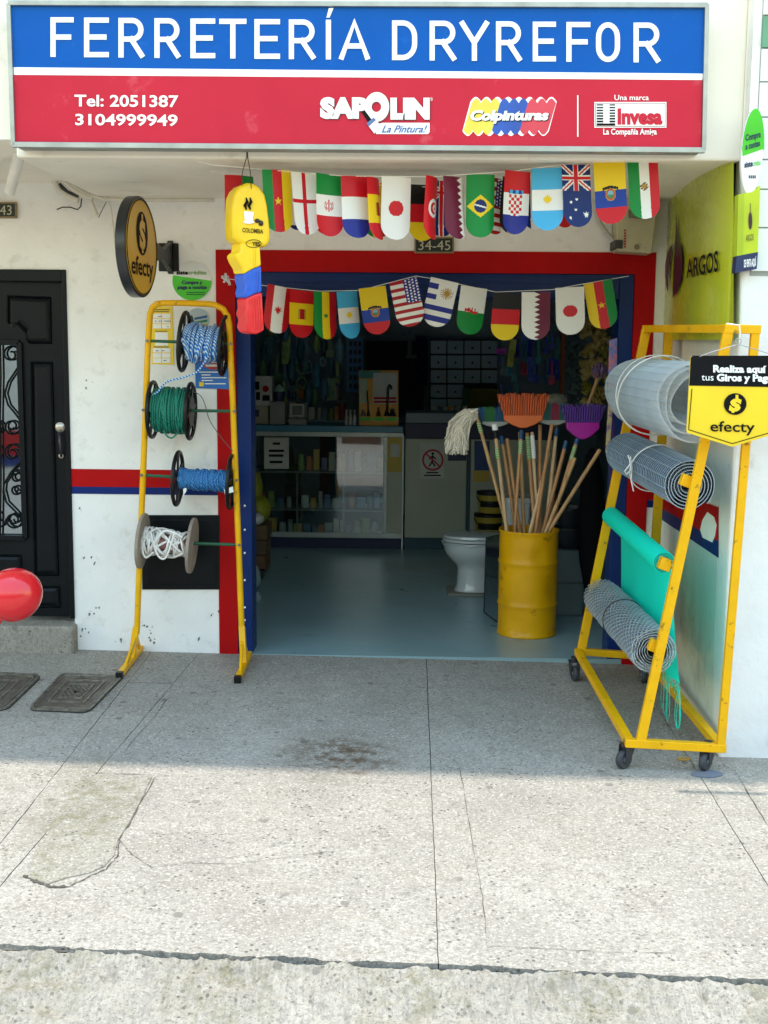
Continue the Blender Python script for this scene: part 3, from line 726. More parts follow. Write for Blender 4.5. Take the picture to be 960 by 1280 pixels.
brazil = F(hb(('g', 1)), (lambda x, y: abs((y - .5) * A - x * .25) < .025 and circ(x, y, 0, .5, .2), 'w'), (lambda x, y: circ(x, y, 0, .5, .21), 'n'), (lambda x, y: abs(x) / .46 + abs(y - .5) * A / .36 < 1, 'y'))
def chk(x, y): return C['r'] if (int((x + .25) / .1) + int((y - .37) * A / .1)) % 2 == 0 else C['w']
croatia = F(hb(('r', .34), ('w', .35), ('b', .31)), (lambda x, y: abs(x) < .25 and .37 < y < .37 + (.33 if abs(x) < .15 else .27), chk), (lambda x, y: abs(x) < .27 and .3 < y < .36, lambda x, y: C['s'] if int((x + 1) * 9) % 2 else C['db']))
argent = F(hb(('s', .34), ('w', .34), ('s', .32)), (lambda x, y: star(x, y * A, 0, .5 * A, .17, 12, .6), 'y'))
def jack(x, y):
    X_ = (x + .5) * 1.0; Y_ = y * A / .95 * 1.0
    u = X_ * 2 - 1; v = (y / .42) * 2 - 1
    if abs(u) < .12 or abs(v) < .12: return C['r']
    if abs(u) < .2 or abs(v) < .2: return C['w']
    if abs(abs(u) - abs(v)) < .08: return C['r']
    if abs(abs(u) - abs(v)) < .22: return C['w']
    return C['n']
austral = F(hb(('n', 1)), (lambda x, y: y < .42, jack), (lambda x, y: star(x, y * A, .3, .8 * A, .12, 7), 'w'), (lambda x, y: any(star(x, y * A, a, b * A, .07, 7) for a, b in ((-.2, .6), (-.05, .72), (-.25, .85), (.0, .55))), 'w'))
def ec_e(x, y):
    X_, Y_ = x, (y - .5) * A
    if abs(Y_ + .18 - .25 * abs(X_)) < .045 and abs(X_) < .25: return C['k']
    d = math.hypot(X_ / .8, Y_ - .06)
    if d < .13: return hx('7fb8c8') if Y_ < .06 else hx('4f8f6a')
    if d < .17: return C['r']
    if d < .21: return C['gold']
    if abs(X_) < .06 and Y_ < -.05 and Y_ > -.2: return C['k']
    return None
def ecuador(x, y):
    if abs(x) < .3:
        e = ec_e(x, y)
        if e: return e
    return C['y'] if y < .46 else C['db'] if y < .74 else C['r']
mexico = F(vb(('g', .36), ('w', .32), ('r', .32)), (lambda x, y: circ(x, y, 0, .48, .08), 'gold'), (lambda x, y: circ(x, y, 0, .48, .13) and (x * 7 + y * 20) % 1 > .4, 'br'))
def leaf(x, y):
    X_, Y_ = abs(x), (y - .5) * A
    return star(x, y * A, 0, .5 * A, .17, 7, .45) or (abs(x) < .015 and 0 < Y_ < .19)
canada = F(vb(('r', .28), ('w', .44), ('r', .28)), (leaf, 'r'))
def usa(x, y):
    if y < .5 and x > -.02:
        return C['w'] if (math.hypot(((x * 8) % 1) - .5, ((y * A * 8 + (int(x * 8) % 2) * .5) % 1) - .5) < .3) else C['b']
    return C['rw'] if int(y * 13) % 2 == 0 else C['w']
def uruguay(x, y):
    X_, Y_ = x - .18, (y - .27) * A
    d = math.hypot(X_, Y_)
    if d < .1: return C['gold']
    if d < .24 and abs(((math.atan2(Y_, X_) / (2 * math.pi) * 16) % 1) - .5) > d * 1.5: return C['gold']
    i = int(y * 9)
    if i % 2 == 1 and not (y < .5 and x > -.15): return C['b']
    return C['w']
def dragon(x, y):
    X_, Y_ = x, (y - .5) * A
    if abs(Y_) > .17 or abs(X_) > .26: return False
    return (abs(Y_ - .02 - .05 * math.sin(X_ * 12)) < .05) or (X_ * 8 % 1 < .35 and abs(Y_ + .02) < .13 - abs(X_) * .2) or (math.hypot(X_ + .1, Y_ + .06) < .06)
wales = F(hb(('w', .52), ('g', .48)), (dragon, 'r'))
germany = hb(('k', .34), ('r', .33), ('y', .33))
portugal = F(vb(('r', .62), ('g', .38)), (lambda x, y: circ(x, y, .12, .5, .13), 'y'))
navyw = F(hb(('w', .9), ('n', .1)))
redb = hb(('w', .5), ('r', .5)); plainw = hb(('w', 1)); greenb = hb(('w', .5), ('g', .5)); uk = jack
belg = vb(('k', t3), ('y', t3), ('r', t3)); france = vb(('n', t3), ('w', t3), ('r', t3))
PAPER = bpy.data.materials.new('printed_flag_plastic'); PAPER.use_nodes = True
_n = PAPER.node_tree; _b = _n.nodes['Principled BSDF']; _a = _n.nodes.new('ShaderNodeAttribute'); _a.attribute_name = 'print'
_n.links.new(_a.outputs['Color'], _b.inputs['Base Color']); _b.inputs['Roughness'].default_value = .38; _b.inputs['Specular IOR Level'].default_value = .3
_t = _n.nodes.new('ShaderNodeBsdfTranslucent'); _m = _n.nodes.new('ShaderNodeMixShader'); _m.inputs[0].default_value = .25
_n.links.new(_a.outputs['Color'], _t.inputs[0]); _n.links.new(_b.outputs[0], _m.inputs[1]); _n.links.new(_t.outputs[0], _m.inputs[2]); _n.links.new(_m.outputs[0], _n.nodes['Material Output'].inputs[0])
def flag(parent, design, c, w, h, yaw, roll, bend, label, tilt=0):
    c = Vector(c); ry = h - w / 2; mb = MB()
    Rm = Matrix.Rotation(R(yaw), 3, 'Z') @ Matrix.Rotation(R(roll), 3, 'Y') @ Matrix.Rotation(R(tilt), 3, 'X')
    def fn(u, v):
        y = v * h; hw = w / 2
        if y > ry: hw = math.sqrt(max(0, (w / 2) ** 2 - (y - ry) ** 2))
        x = (2 * u - 1) * hw
        if y > ry: x = (2 * u - 1) * max(hw, .0005)
        if abs(bend) > .01:
            k = bend / w; p = Vector((math.sin(x * k) / k, (1 - math.cos(x * k)) / k * (.55 + .45 * v), -y))
        else: p = Vector((x, 0, -y))
        p.y += .006 * math.sin(v * 3.1) * v
        return c + Rm @ p
    def col(u, v):
        y = v * h; hw = w / 2
        if y > ry: hw = math.sqrt(max(0, (w / 2) ** 2 - (y - ry) ** 2))
        return design((2 * u - 1) * hw / w, v)
    mb.grid(fn, 44, 84, col)
    o = build('flag', mb, PAPER, parent, label, smooth=60)
    return o
STRING = mat('white_string', hx('e9e7df'), .8)
def bunting(label, pts, Y, flags, w_px, h_px, group):
    t = thing('flag_bunting', label, 'bunting', P(*pts[0], Y), group)
    mb = MB(); mb.tube([P(x, y, Y) for x, y in pts], .0016, 4); build('string', mb, STRING, t)
    s = (Y - CAM.y) / FPX
    for (xc, yt, des, aw, roll, bend, lab) in flags:
        w = w_px * s; h = h_px * s; c = P(xc, yt, Y)
        ratio = min(1, aw / w_px); yaw = math.degrees(math.acos(ratio)) if ratio < .97 else random.uniform(-6, 6)
        flag(t, des, c - Vector((0, .002, 0)), w, h, yaw, roll + random.uniform(-1.5, 1.5), bend * (1.5 if w_px > 36.5 else 1.25) * random.choice((1, 1, -.7)), lab, tilt=random.uniform(-7, 4))
    return t
bunting('upper string of rounded plastic flags hanging in front under the sign', [(200, 190), (265, 206), (330, 212), (430, 220), (540, 221), (640, 214), (740, 201), (826, 193), (880, 183)], -1.30, [
    (346, 212, cameroon, 34, -2, .5, 'green, red and yellow flag with a star'), (379, 216, england, 31, 0, .9, 'white flag with a red cross'),
    (411, 218, iran, 32, 1, .7, 'green, white and red flag with a red emblem'), (444, 220, nether, 34, 0, .7, 'red, white and blue banded flag'),
    (469, 222, spain, 15, 0, .9, 'red and yellow flag turned almost edge on'), (496, 221, japan, 36, 0, .4, 'white flag with a red disc'),
    (543, 221, tunisia, 16, 0, .9, 'narrow turned red flag with crescent'), (569, 221, qatar, 27, 0, .8, 'maroon and white flag with a saw-tooth edge'),
    (601, 218, brazil, 37, 0, .9, 'green flag with a yellow diamond'), (646, 214, croatia, 33, 0, .7, 'red, white and blue flag with a chequered shield'),
    (684, 210, argent, 37, -2, .4, 'light blue and white flag with a sun'), (719, 206, austral, 36, -1, .4, 'navy flag with stars and a cross canton'),
    (761, 201, ecuador, 40, -4, .3, 'yellow, blue and red flag with a coat of arms'), (803, 195, mexico, 42, -5, .3, 'green, white and red flag with a small emblem')], 37.5, 75, None)
bunting('rear string of flags half hidden behind the upper bunting', [(262, 214), (330, 222), (430, 230), (540, 234), (640, 224), (720, 214), (800, 206), (850, 196)], -1.12, [
    (299, 219, portugal, 34, 0, .4, 'red and green flag behind the giant key'), (375, 218, navyw, 36, 0, .6, 'white flag with a navy lower edge'),
    (407, 224, redb, 30, 0, .5, 'white and red flag'), (432, 227, plainw, 34, 0, .5, 'plain white flag'), (470, 228, senegal, 34, 0, .3, 'green, yellow and red flag'),
    (497, 229, greenb, 32, 0, .4, 'white and green flag'), (527, 231, germany, 33, 0, .3, 'black, red and yellow flag'), (552, 226, uk, 32, 0, .4, 'blue flag with red and white crosses'),
    (622, 223, usa, 28, 4, .5, 'red striped flag with a starred blue canton'), (643, 222, belg, 28, 0, .4, 'black, yellow and red flag'), (668, 218, france, 34, 0, .4, 'blue, white and red flag'), (708, 214, redb, 30, 0, .4, 'white and red flag, right')], 36, 67, None)
LY = -.16
bunting('lower string of rounded flags sagging across the shop doorway', [(283, 348), (300, 351), (330, 357), (400, 364), (450, 363), (500, 350), (520, 345), (545, 349), (620, 365), (690, 362), (740, 353), (786, 345)], LY, [
    (351, 358, canada, 30, 7, .4, 'red and white flag with a maple leaf'), (377, 363, spain, 28, 3, .4, 'red and yellow flag with an emblem'), (407, 365, senegal, 26, 0, .4, 'green, yellow and red flag with a star'),
    (434, 364, argent, 24, -4, .3, 'light blue and white flag with a sun'), (465, 359, ecuador, 33, -7, .2, 'yellow, blue and red flag with a coat of arms'), (504, 350, usa, 34, -13, .2, 'red striped flag with a starred blue canton'),
    (556, 350, uruguay, 35, 13, .2, 'blue and white striped flag with a golden sun'), (593, 359, wales, 33, 5, .2, 'white and green flag with a red dragon'), (634, 366, germany, 34, 1, .2, 'black, red and yellow flag'),
    (670, 365, qatar2, 34, 0, .2, 'white and maroon flag with a saw-tooth edge'), (712, 359, japan, 34, -4, .2, 'white flag with a red disc'), (747, 352, camrev, 34, -11, .2, 'yellow, red and green flag with a star')], 35, 58, None)
# knot of wrapped plastic at the left end of the lower bunting
mb = MB(); rr = random.Random(2)
for k in range(9):
    a = P(282 + rr.uniform(-4, 5), 349 + rr.uniform(-4, 5), LY - .01); mb.tube([P(283, 349, LY - .01), a, a + Vector((rr.uniform(-.04, .04), rr.uniform(-.02, .02), rr.uniform(-.03, .04)))], .006, 5)
build('string_knot', mb, mat('clear_tape', hx('c9c9c9'), .3), bpy.data.objects['flag_bunting.002'])

# ================================================================== giant plastic key
KYY = -1.36
key = thing('giant_key', 'giant hanging plastic key in yellow, blue and red with a coffee cup emblem', 'key', P(318, 415, KYY))
KY_ = mat('key_yellow', hx('f2c811'), .32, var=.08, vscale=10, bump=.25, bscale=9); KB_ = mat('key_blue', hx('1557c4'), .3, var=.08, bump=.35, bscale=12); KR_ = mat('key_red', hx('dc1f26'), .3, var=.1, bump=.4, bscale=12)
def keypiece(name, pts, m, th, bev):
    mb = MB(); f = []
    mb.ext([P(x, y, KYY) for x, y in pts], (-.055, th, 0)); return build(name, mb, m, key, smooth=35, bevel=bev, seg=4)
head = [(296, 237), (302, 231), (310, 228), (318, 229), (326, 234), (332, 243), (335, 256), (337, 272), (339, 292), (338, 304), (333, 308), (324, 309), (304, 306), (296, 303), (292, 296), (291, 280), (291, 262), (292, 246)]
keypiece('head', head, KY_, .11, .018)
keypiece('shaft', [(302, 303), (325, 306), (327, 332), (315, 337), (305, 343), (303, 335), (298, 327), (295, 319), (301, 314)], KY_, .07, .008)
keypiece('blue_section', [(305, 343), (315, 337), (327, 332), (328, 365), (318, 368), (308, 373), (306, 366), (308, 358), (306, 352)], KB_, .068, .008)
keypiece('red_section', [(308, 373), (318, 368), (328, 365), (331, 413), (322, 418), (312, 416), (308, 408), (310, 400), (307, 392), (309, 384)], KR_, .07, .009)
for (x0, x1, y0, y1, m) in ((318, 318, 312, 334, KY_), (322, 321, 340, 364, KB_), (323, 325, 370, 412, KR_), (317, 319, 374, 412, KR_)):
    mb = MB(); mb.tube([P(x0, y0, KYY - .002), P((x0 + x1) / 2, (y0 + y1) / 2, KYY - .002), P(x1, y1, KYY - .002)], .0045, 6); build('ridge', mb, m, key, smooth=60)
kf = lambda x, y: P(x, y, KYY - .004)
mb = MB(); polypx(mb, [(305, 264), (306, 277), (309, 279), (314, 279), (316, 276), (317, 265)], KYY - .006, .006); polypx(mb, ellpts(311, 277.5, 7, 2.2, 18), KYY - .008, .004); build('cup', mb, WHITE, key, bevel=.001)
for xs in (0, 5):
    mb = MB(); pts = [(308 + xs, 262), (306 + xs, 257), (309 + xs, 252), (307.5 + xs, 247)]; mb.tube([kf(*p) for p in pts], lambda t: .0022 + .0055 * math.sin(math.pi * min(1, t * .9 + .08)), 6); build('steam', mb, BLACKP, key, smooth=60)
mb = MB(); mb.ball(P(321.5, 276, KYY - .003), (.012, .006, .009)); mb.ball(P(326, 279, KYY - .003), (.011, .006, .012)); build('bean', mb, mat('bean_print', hx('2a1712'), .35), key, smooth=60)
text('COLOMBIA', BLACKP, key, 303, 329, 290, 284.5, kf, bold=.015, rise=2)
text('YES', BLACKP, key, 315, 325, 307, 302, kf, bold=.03, rise=.5)
mb = MB(); q = ellpts(317, 304.5, 9.5, 4.8, 22); mb.tube([kf(*p) for p in q], .0013, 4, closed=True); build('oval_outline', mb, BLACKP, key)
mb = MB(); mb.tube([P(309, 194, KYY), P(303, 215, KYY), P(302, 232, KYY)], .0018, 4); mb.tube([P(309, 194, KYY), P(313, 215, KYY), P(314, 236, KYY)], .0018, 4); mb.cyl(P(309, 196, KYY), P(309, 188, KYY), .004, n=6); build('hanging_wire', mb, IROND, key)

# ================================================================== efecty disc sign at left (perpendicular to the wall)
GOLDP = mat('amber_sign_face', hx('dfae38'), .35, var=.05)
XE = P(177, 310, -.62).x; ec = P(177, 309, -.64); nrm = Vector((1, -.10, 0)).normalized(); tang = Vector((0, 0, 1)).cross(nrm)
ds = thing('disc_sign', 'round amber efecty sign with black rim on a bracket beside the entrance', 'sign', ec)
def disc_pt(x, z, up=0): return ec + tang * x + Vector((0, 0, z)) + nrm * up
rE = .243
mb = MB(); mb.lathe([(rE - .014, .0), (rE, .0), (rE, -.05), (rE - .014, -.05)], ec, 56, axis=nrm); build('rim', mb, mat('black_enamel', (.02, .022, .026), .3), ds, smooth=40, bevel=.003)
mb = MB(); mb.lathe([(rE - .014, .002), (rE - .014, -.004)], ec, 56, axis=nrm); build('face', mb, GOLDP, ds, smooth=40)
fwd = disc_pt(.1, 0) - disc_pt(0, 0); sgn = 1 if fwd.y > 0 else -1       # x grows away from the camera
def df_(x, y, up=.004): return disc_pt(sgn * x, y, up)
mb = MB(); mb.tube([df_(rE * .93 * math.cos(R(a)), rE * .93 * math.sin(R(a))) for a in range(0, 360, 8)], .0025, 4, closed=True); build('face_line', mb, BLACKP, ds)
def logo(mb_, f, cx, cy, r):
    pts = [f(cx + r * .82 * math.cos(R(a)), cy + r * math.sin(R(a))) for a in range(0, 360, 12)]; mb_.add(pts, [tuple(range(len(pts)))])
mb = MB(); logo(mb, lambda x, y: df_(x, y, .004), 0, .065, .105); build('emblem_disc', mb, BLACKP, ds)
def tmap(s, m, parent, f, x0, x1, yb, cap, bold=0, name='lettering'):
    vs, fs = textmb(s, bold); a = min(v.x for v in vs); b = max(v.x for v in vs); cp = .7 + bold; mb = MB()
    mb.add([f(x0 + (v.x - a) / (b - a) * (x1 - x0), yb + v.y / cp * cap) for v in vs], fs); return build(name, mb, m, parent)
tmap('S', GOLDP, ds, lambda x, y: df_(x, y, .006), -.045, .045, -.0, .13, .06, 'emblem')
mb = MB()
for a, b in ((.012, .03), (.01, .0)): pass
mb.add([df_(-.01, .125, .006), df_(.012, .125, .006), df_(.012, .158, .006), df_(-.01, .158, .006)], [(0, 1, 2, 3)]); mb.add([df_(-.012, -.028, .006), df_(.01, -.028, .006), df_(.01, .008, .006), df_(-.012, .008, .006)], [(0, 1, 2, 3)]); build('emblem_bar', mb, GOLDP, ds)
tmap('efecty', BLACKP, ds, lambda x, y: df_(x, y, .004), -.165, .165, -.135, .088, .015)
mb = MB(); z = ec.z
bx = ec + tang * sgn * rE - nrm * .035; by = Vector((bx.x - .0, -.005, z)); by.x = P(210, 316, 0).x
mb.ext([bx + Vector((0, 0, .05)), bx + Vector((0, 0, -.05)), (bx + by) / 2 + Vector((0, 0, -.022)), by + Vector((0, -.03, -.075)), by + Vector((0, 0, -.09)), by + Vector((0, 0, .09)), by + Vector((0, -.03, .075)), (bx + by) / 2 + Vector((0, 0, .022))], (.03, 0, 0)); build('bracket', mb, BLK, ds, bevel=.003)
mb = MB(); mb.box((by.x - .05, -.012, z - .075), (by.x + .06, -.001, z + .075)); build('mounting_plate', mb, BLK, ds, bevel=.004)

# ================================================================== posters and stickers on the left wall
GRN = mat('green_print', hx('43c21a'), .45); NAVY = mat('navy_print', hx('15264f'), .5); DGRN = mat('dark_green_print', hx('0f6b2a'), .5)
st = thing('round_sticker', 'round green and white sistecrédito sticker above the rope rack', 'sticker', P(240, 375, -.004))
mb = MB(); polypx(mb, ellpts(240, 351, 24.5, 24.5, 40), -.005, .004); build('disc', mb, mat('pale_print', hx('dfe0da'), .5), st)
mb = MB(); polypx(mb, [(216, 344)] + [(240 + 24.5 * math.cos(R(a)), 351 + 24.5 * math.sin(R(a))) for a in range(196, 0, -12)][::1] + [(264.5, 351)], -.0065, .001); build('green_part', mb, GRN, st)
text('siste', BLACKP, st, 220.5, 235, 343, 338, onY(-.009), bold=.04); text('crédito', mat('olive_print', hx('6d9a48'), .5), st, 235.5, 258, 343, 338, onY(-.009), bold=.02)
text('Compra y', NAVY, st, 227, 253, 355, 350.5, onY(-.009), bold=.05); text('paga a cuotas', NAVY, st, 222, 258.5, 361, 356.5, onY(-.009), bold=.05)
mb = MB()
for y in (365, 367.5): rectpx(mb, 233, y, 256, y + 1.2, -.008, .001)
build('small_print', mb, DGRN, st, kind='stuff')
ps = thing('yellow_poster', 'yellow payment poster with white panels pasted behind the rope rack', 'poster', P(202, 456, -.004))
mb = MB(); polypx(mb, [(188, 383), (189.5, 455), (217.5, 456), (215.5, 383)], -.004, .003); build('sheet', mb, YELP, ps)
mb = MB()
for (a, b) in ((392, 411), (435, 454)):
    for c0 in (191, 202.5):
        for k in range(3): rectpx(mb, c0, a + k * 6.5, c0 + 10.5, a + k * 6.5 + 5.6, -.0055, .001)
rectpx(mb, 194, 415.5, 210, 432, -.0055, .001); build('panel_print', mb, WHITE, ps, kind='stuff')
mb = MB(); rr = random.Random(5)
for k in range(16): x = 193 + rr.uniform(0, 18); y = rr.choice([395, 401, 408, 438, 444, 450]); rectpx(mb, x, y, x + rr.uniform(1.5, 3), y + .9, -.007, .001)
for y, a, b in ((386.5, 192, 212), (389, 193, 211), (413.5, 194, 209), (433.3, 192, 211)): rectpx(mb, a, y, b, y + 1, -.007, .001)
build('small_print', mb, mat('brown_print', hx('6a5a2c'), .5), ps, kind='stuff')
s2 = thing('round_label', 'pale round sticker with coloured bars behind the top rope spool', 'sticker', P(248, 415, -.004))
mb = MB(); polypx(mb, ellpts(247, 400, 14.5, 15, 32), -.005, .004); build('disc', mb, mat('pale_blue_print', hx('b9c8cc'), .45), s2)
for k, c in enumerate(('2c5f9e', '2e7f5a', 'b5a64a')):
    mb = MB(); polypx(mb, [(243, 397 + k * 5.2), (243, 400 + k * 5.2), (259, 397 + k * 5.2), (259, 394 + k * 5.2)], -.0065, .001); build('bar_print', mb, mat('bar_' + 'abc'[k], hx(c), .5), s2)
mb = MB(); polypx(mb, [(234, 396), (240, 394), (246, 412), (241, 414)], -.007, .001); build('device_print', mb, mat('teal_print', hx('173f3c'), .5), s2)
p2 = thing('blue_poster', 'blue poster with red starburst pasted between rope spools', 'poster', P(265, 486, -.004))
mb = MB(); polypx(mb, [(243.5, 440), (244.5, 485), (287, 486.5), (287, 440)], -.0105, .003); build('sheet', mb, mat('azure_print', hx('1f6fc4'), .45), p2)
mb = MB(); q = []
for k in range(44): a = R(k * 360 / 44); r = 1 if k % 2 else .82; q.append((268 + 17 * r * math.cos(a), 453 + 10 * r * math.sin(a)))
polypx(mb, q, -.012, .001); build('starburst', mb, mat('red_print', hx('c44a3a'), .5), p2)
mb = MB()
for y, a, b in ((447, 257, 279), (451, 255, 282), (455.5, 257, 281)): rectpx(mb, a, y, b, y + 2.8, -.0135, .001)
for y, a, b in ((464.5, 249, 276), (468, 252, 263), (471.5, 252, 283), (475, 252, 266), (479, 256, 282)): rectpx(mb, a, y, b, y + 1.3, -.0135, .001)
build('small_print', mb, WHITE, p2, kind='stuff')
mb = MB(); rectpx(mb, 249, 477.5, 254.5, 483, -.0135, .001); build('logo_print', mb, YELP, p2)
# ================================================================== house numbers
def plate(name, label, x0, y0, x1, y1, s, tx0, tx1, yb, yc, m, slope=0):
    t = thing(name, label, 'number plate', P((x0 + x1) / 2, y1, -.02))
    mb = MB(); rectpx(mb, x0, y0, x1, y1, -.022, .02); build('frame', mb, mat('plate_frame_' + name, hx(m), .5), t, bevel=.002)
    mb = MB(); rectpx(mb, x0 + 2, y0 + 2, x1 - 2, y1 - 2, -.024, .003); build('plate', mb, mat('plate_dark', hx('1d241e'), .4), t)
    text(s, mat('plate_digit', hx('b9b49c'), .5), t, tx0, tx1, yb, yc, onY(-.026), bold=.0)
    return t
plate('number_plate', 'dark number plate reading 34-45 on the wall above the doorway', 518, 296, 567.5, 316.5, '34-45', 523, 563, 312.5, 300.5, '8a7a50')
plate('number_plate', 'grey green number plate ending in 43 above the black door', -22, 252.5, 20.5, 272.5, '43', 0, 14.5, 268.5, 256.5, '7c8a7c')
# ================================================================== cables, meter box
cb = thing('cable_bundle', 'loose bundle of pale cables under the canopy corner at left', 'cable', P(90, 245, -.1))
WC = mat('pale_cable', hx('d8d2c2'), .5); BC = mat('dark_cable', (.03, .03, .03), .5)
for m, r, pts in ((WC, .016, [(68, 226), (74, 238), (84, 245), (98, 251)]), (WC, .015, [(78, 225), (90, 236), (105, 245), (116, 248)]), (WC, .010, [(66, 218), (80, 226), (95, 235), (108, 243), (130, 249), (160, 250), (200, 250), (268, 250)]), (BC, .010, [(74, 230), (84, 240), (98, 246)]), (BC, .0035, [(102, 248), (101, 258), (97, 262), (88, 259), (78, 259), (71, 262)]), (BC, .0025, [(104, 236), (118, 233), (130, 235), (137, 242), (135, 249), (120, 248)]), (WC, .004, [(136, 250), (139, 262), (142, 285), (144, 305), (146, 320)]), (WC, .010, [(113, 250), (118, 261), (121, 269)]), (BC, .002, [(133, 252), (127, 264), (123, 272)])):
    mb = MB(); mb.tube([P(x, y, -.05 - .03 * (r > .008)) for x, y in pts], r if m is WC else r, 8); build('cable', mb, m, cb, smooth=60)
mb = MB(); mb.cbox(P(115, 241, -.06), (.03, .03, .05)); build('junction_box', mb, WC, cb, bevel=.004)
mx = thing('meter_box', 'old beige electric meter box mounted above the right end of the doorway', 'meter box', P(800, 316, -.1))
BEI = mat('beige_enamel', hx('b9b292'), .4, var=.1, vscale=8, dirt=hx('7a6a4c'), dscale=10, dlo=.6, dhi=.75)
mb = MB(); mb.ext([P(x, y, -.16) for x, y in ((770, 236), (771, 314), (815, 317), (824, 245), (822, 236))], (0, .15, 0)); build('case', mb, BEI, mx, bevel=.008, seg=3)
mb = MB(); mb.ext([P(x, y, -.175) for x, y in ((786, 262), (786, 272), (812, 274), (812, 263))], (0, .015, 0)); build('window', mb, mat('meter_window', hx('6e6c54'), .2), mx, bevel=.003)
mb = MB(); mb.cyl(P(796, 309, -.17), P(796, 309, -.15), .014, n=14); build('lock', mb, mat('dull_brass', hx('6d6648'), .4, .6), mx)
mb = MB()
for k in range(7): rectpx(mb, 780, 287 + k * 3.4, 782.3, 289 + k * 3.4, -.163, .002)
build('red_print', mb, REDP, mx)
mb = MB(); mb.box(P(769, 300, -.17), P(771.5, 314, -.0)); build('hinge', mb, BC, mx)
mb = MB(); mb.tube([P(x, y, -.06) for x, y in ((744, 225), (743, 245), (744, 262), (749, 278), (758, 291), (768, 302))], .013, 10); tag(build('conduit', mb, mat('grey_conduit', hx('b8b8ae'), .5), smooth=60), 'curved grey conduit pipe entering the beige meter box', 'pipe')
# ================================================================== big green sign on the side wall (bowed sheet)
LIM = mat('lime_sheet', hx('b4bc28'), .25, var=.06, vscale=3, coat=.3)
ar = thing('green_sign', 'tall glossy bowed lime green ARGOS sign on the side wall', 'sign', (XS - .01, -.7, 1.75))
def AX(px, py):
    q = PX(px, py, XS - .03); t = min(1, max(0, (-q.y) / 1.36)); bow = .05 * math.sin(math.pi * t) ** .8
    return PX(px, py, XS - .03 - bow)
cols = 90; rows = 40
def arf(u, v):
    x = 832 + (917 - 832) * u; yt = 236 + (187 - 236) * (u ** .8); yb = 425
    xx = x - (1 - u) * 3.0 * math.sin(v * math.pi * .8); return AX(xx, yt + (yb - yt) * v)
mb = MB(); mb.grid(arf, cols, rows); build('sheet', mb, LIM, ar, smooth=60)
mb = MB(); mb.ext([PX(x, y, XS - .002) for x, y in ((916, 187), (920.5, 192), (913, 425), (908, 425))], (-.03, 0, 0)); build('edge', mb, BLK, ar)
MAR = mat('maroon_print', hx('3a0a26'), .4)
f_ar = lambda x, y: AX(x, y) + Vector((-.012, 0, 0))
def half(side):
    q = []
    for k in range(19):
        a = R(-90 + 180 * k / 18); q.append((side, a))
    return q
mb = MB(); L_ = [(844.5, 305), (840, 309), (836.5, 317), (834.3, 330), (834, 345), (835.5, 358), (838.5, 367), (838, 350), (840, 330), (842, 315)]; mb.add([f_ar(*p) for p in L_], [tuple(range(len(L_)))])
build('emblem_left', mb, MAR, ar)
mb = MB(); L_ = [(848.5, 265), (850, 290), (851, 303), (854, 308), (856, 320), (856, 335), (854.5, 350), (850, 363), (844, 373), (844, 350), (845.5, 320), (847.5, 290)]; mb.add([f_ar(*p) for p in L_], [tuple(range(len(L_)))]); build('emblem_right', mb, MAR, ar)
text('ARGOS', BLACKP, ar, 861, 901, 347.5, 324, f_ar, bold=.018, warp=lambda x, y: (x, 347.5 + (y - 347.5) * (1 + (x - 861) / 40 * .12) - (x - 861) * .22))
# small signs on the pier
s3 = thing('oval_sign', 'green and white oval sistecrédito sign on the pier corner', 'sign', P(940, 240, PF))
fy = PF - .05
mb = MB(); polypx(mb, ellpts(940.5, 190, 13.5, 54, 40, rot=4), fy, .03); build('board', mb, WHITE, s3, bevel=.003)
mb = MB(); polypx(mb, [(928.5, 195)] + ellpts(941.2, 190, 13.8, 54.5, 24, 183, 357, rot=4) + [(953.5, 186)], fy - .003, .002); build('green_part', mb, GRN, s3)
text('Compra', NAVY, s3, 932, 951, 176, 168, onY(fy - .006), bold=.03, rise=-5); text('a cuotas', NAVY, s3, 932, 950, 187, 179, onY(fy - .006), bold=.03, rise=-5)
text('siste', NAVY, s3, 930.5, 941, 209.5, 202, onY(fy - .004), bold=.04, rise=-2); text('crédito', GRN, s3, 941.5, 951, 207.5, 200.5, onY(fy - .004), bold=.02, rise=-1.5)
mb = MB()
for k in range(4): rectpx(mb, 936 + k * 2.4, 219, 937.5 + k * 2.4, 223, fy - .002, .001)
build('small_print', mb, NAVY, s3, kind='stuff')
s4 = thing('box_sign', 'small lime ARGOS box sign with navy base reading DE VENTA AQUÍ', 'sign', P(933, 340, PF))
LIMP = mat('lime_print', hx('b7c814'), .4); fb = PF - .06
mb = MB(); mb.ext([P(x, y, fb) for x, y in ((923, 243), (921, 320), (947, 316), (950.5, 232), (940, 240))], (0, .06, 0)); build('case', mb, LIMP, s4)
mb = MB(); mb.ext([P(x, y, fb - .002) for x, y in ((921, 320), (919, 341), (946, 336), (947.5, 315))], (0, .062, 0)); build('navy_base', mb, NAVY, s4)
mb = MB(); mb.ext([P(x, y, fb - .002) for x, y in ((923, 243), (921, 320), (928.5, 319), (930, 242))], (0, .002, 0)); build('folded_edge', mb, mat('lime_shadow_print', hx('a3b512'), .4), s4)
text('DE VENTA AQUÍ', WHITE, s4, 930, 945, 334, 324.5, onY(fb - .004), bold=.03, rise=-2)
text('ARGOS', MAR, s4, 932.5, 942, 302, 294, onY(fb - .004), rise=-2)
mb = MB(); polypx(mb, ellpts(938, 276, 2.4, 11, 16), fb - .003, .001); build('emblem', mb, MAR, s4)
mb = MB(); rectpx(mb, 937.7, 254, 938.3, 270, fb - .003, .001); build('emblem_tip', mb, MAR, s4)
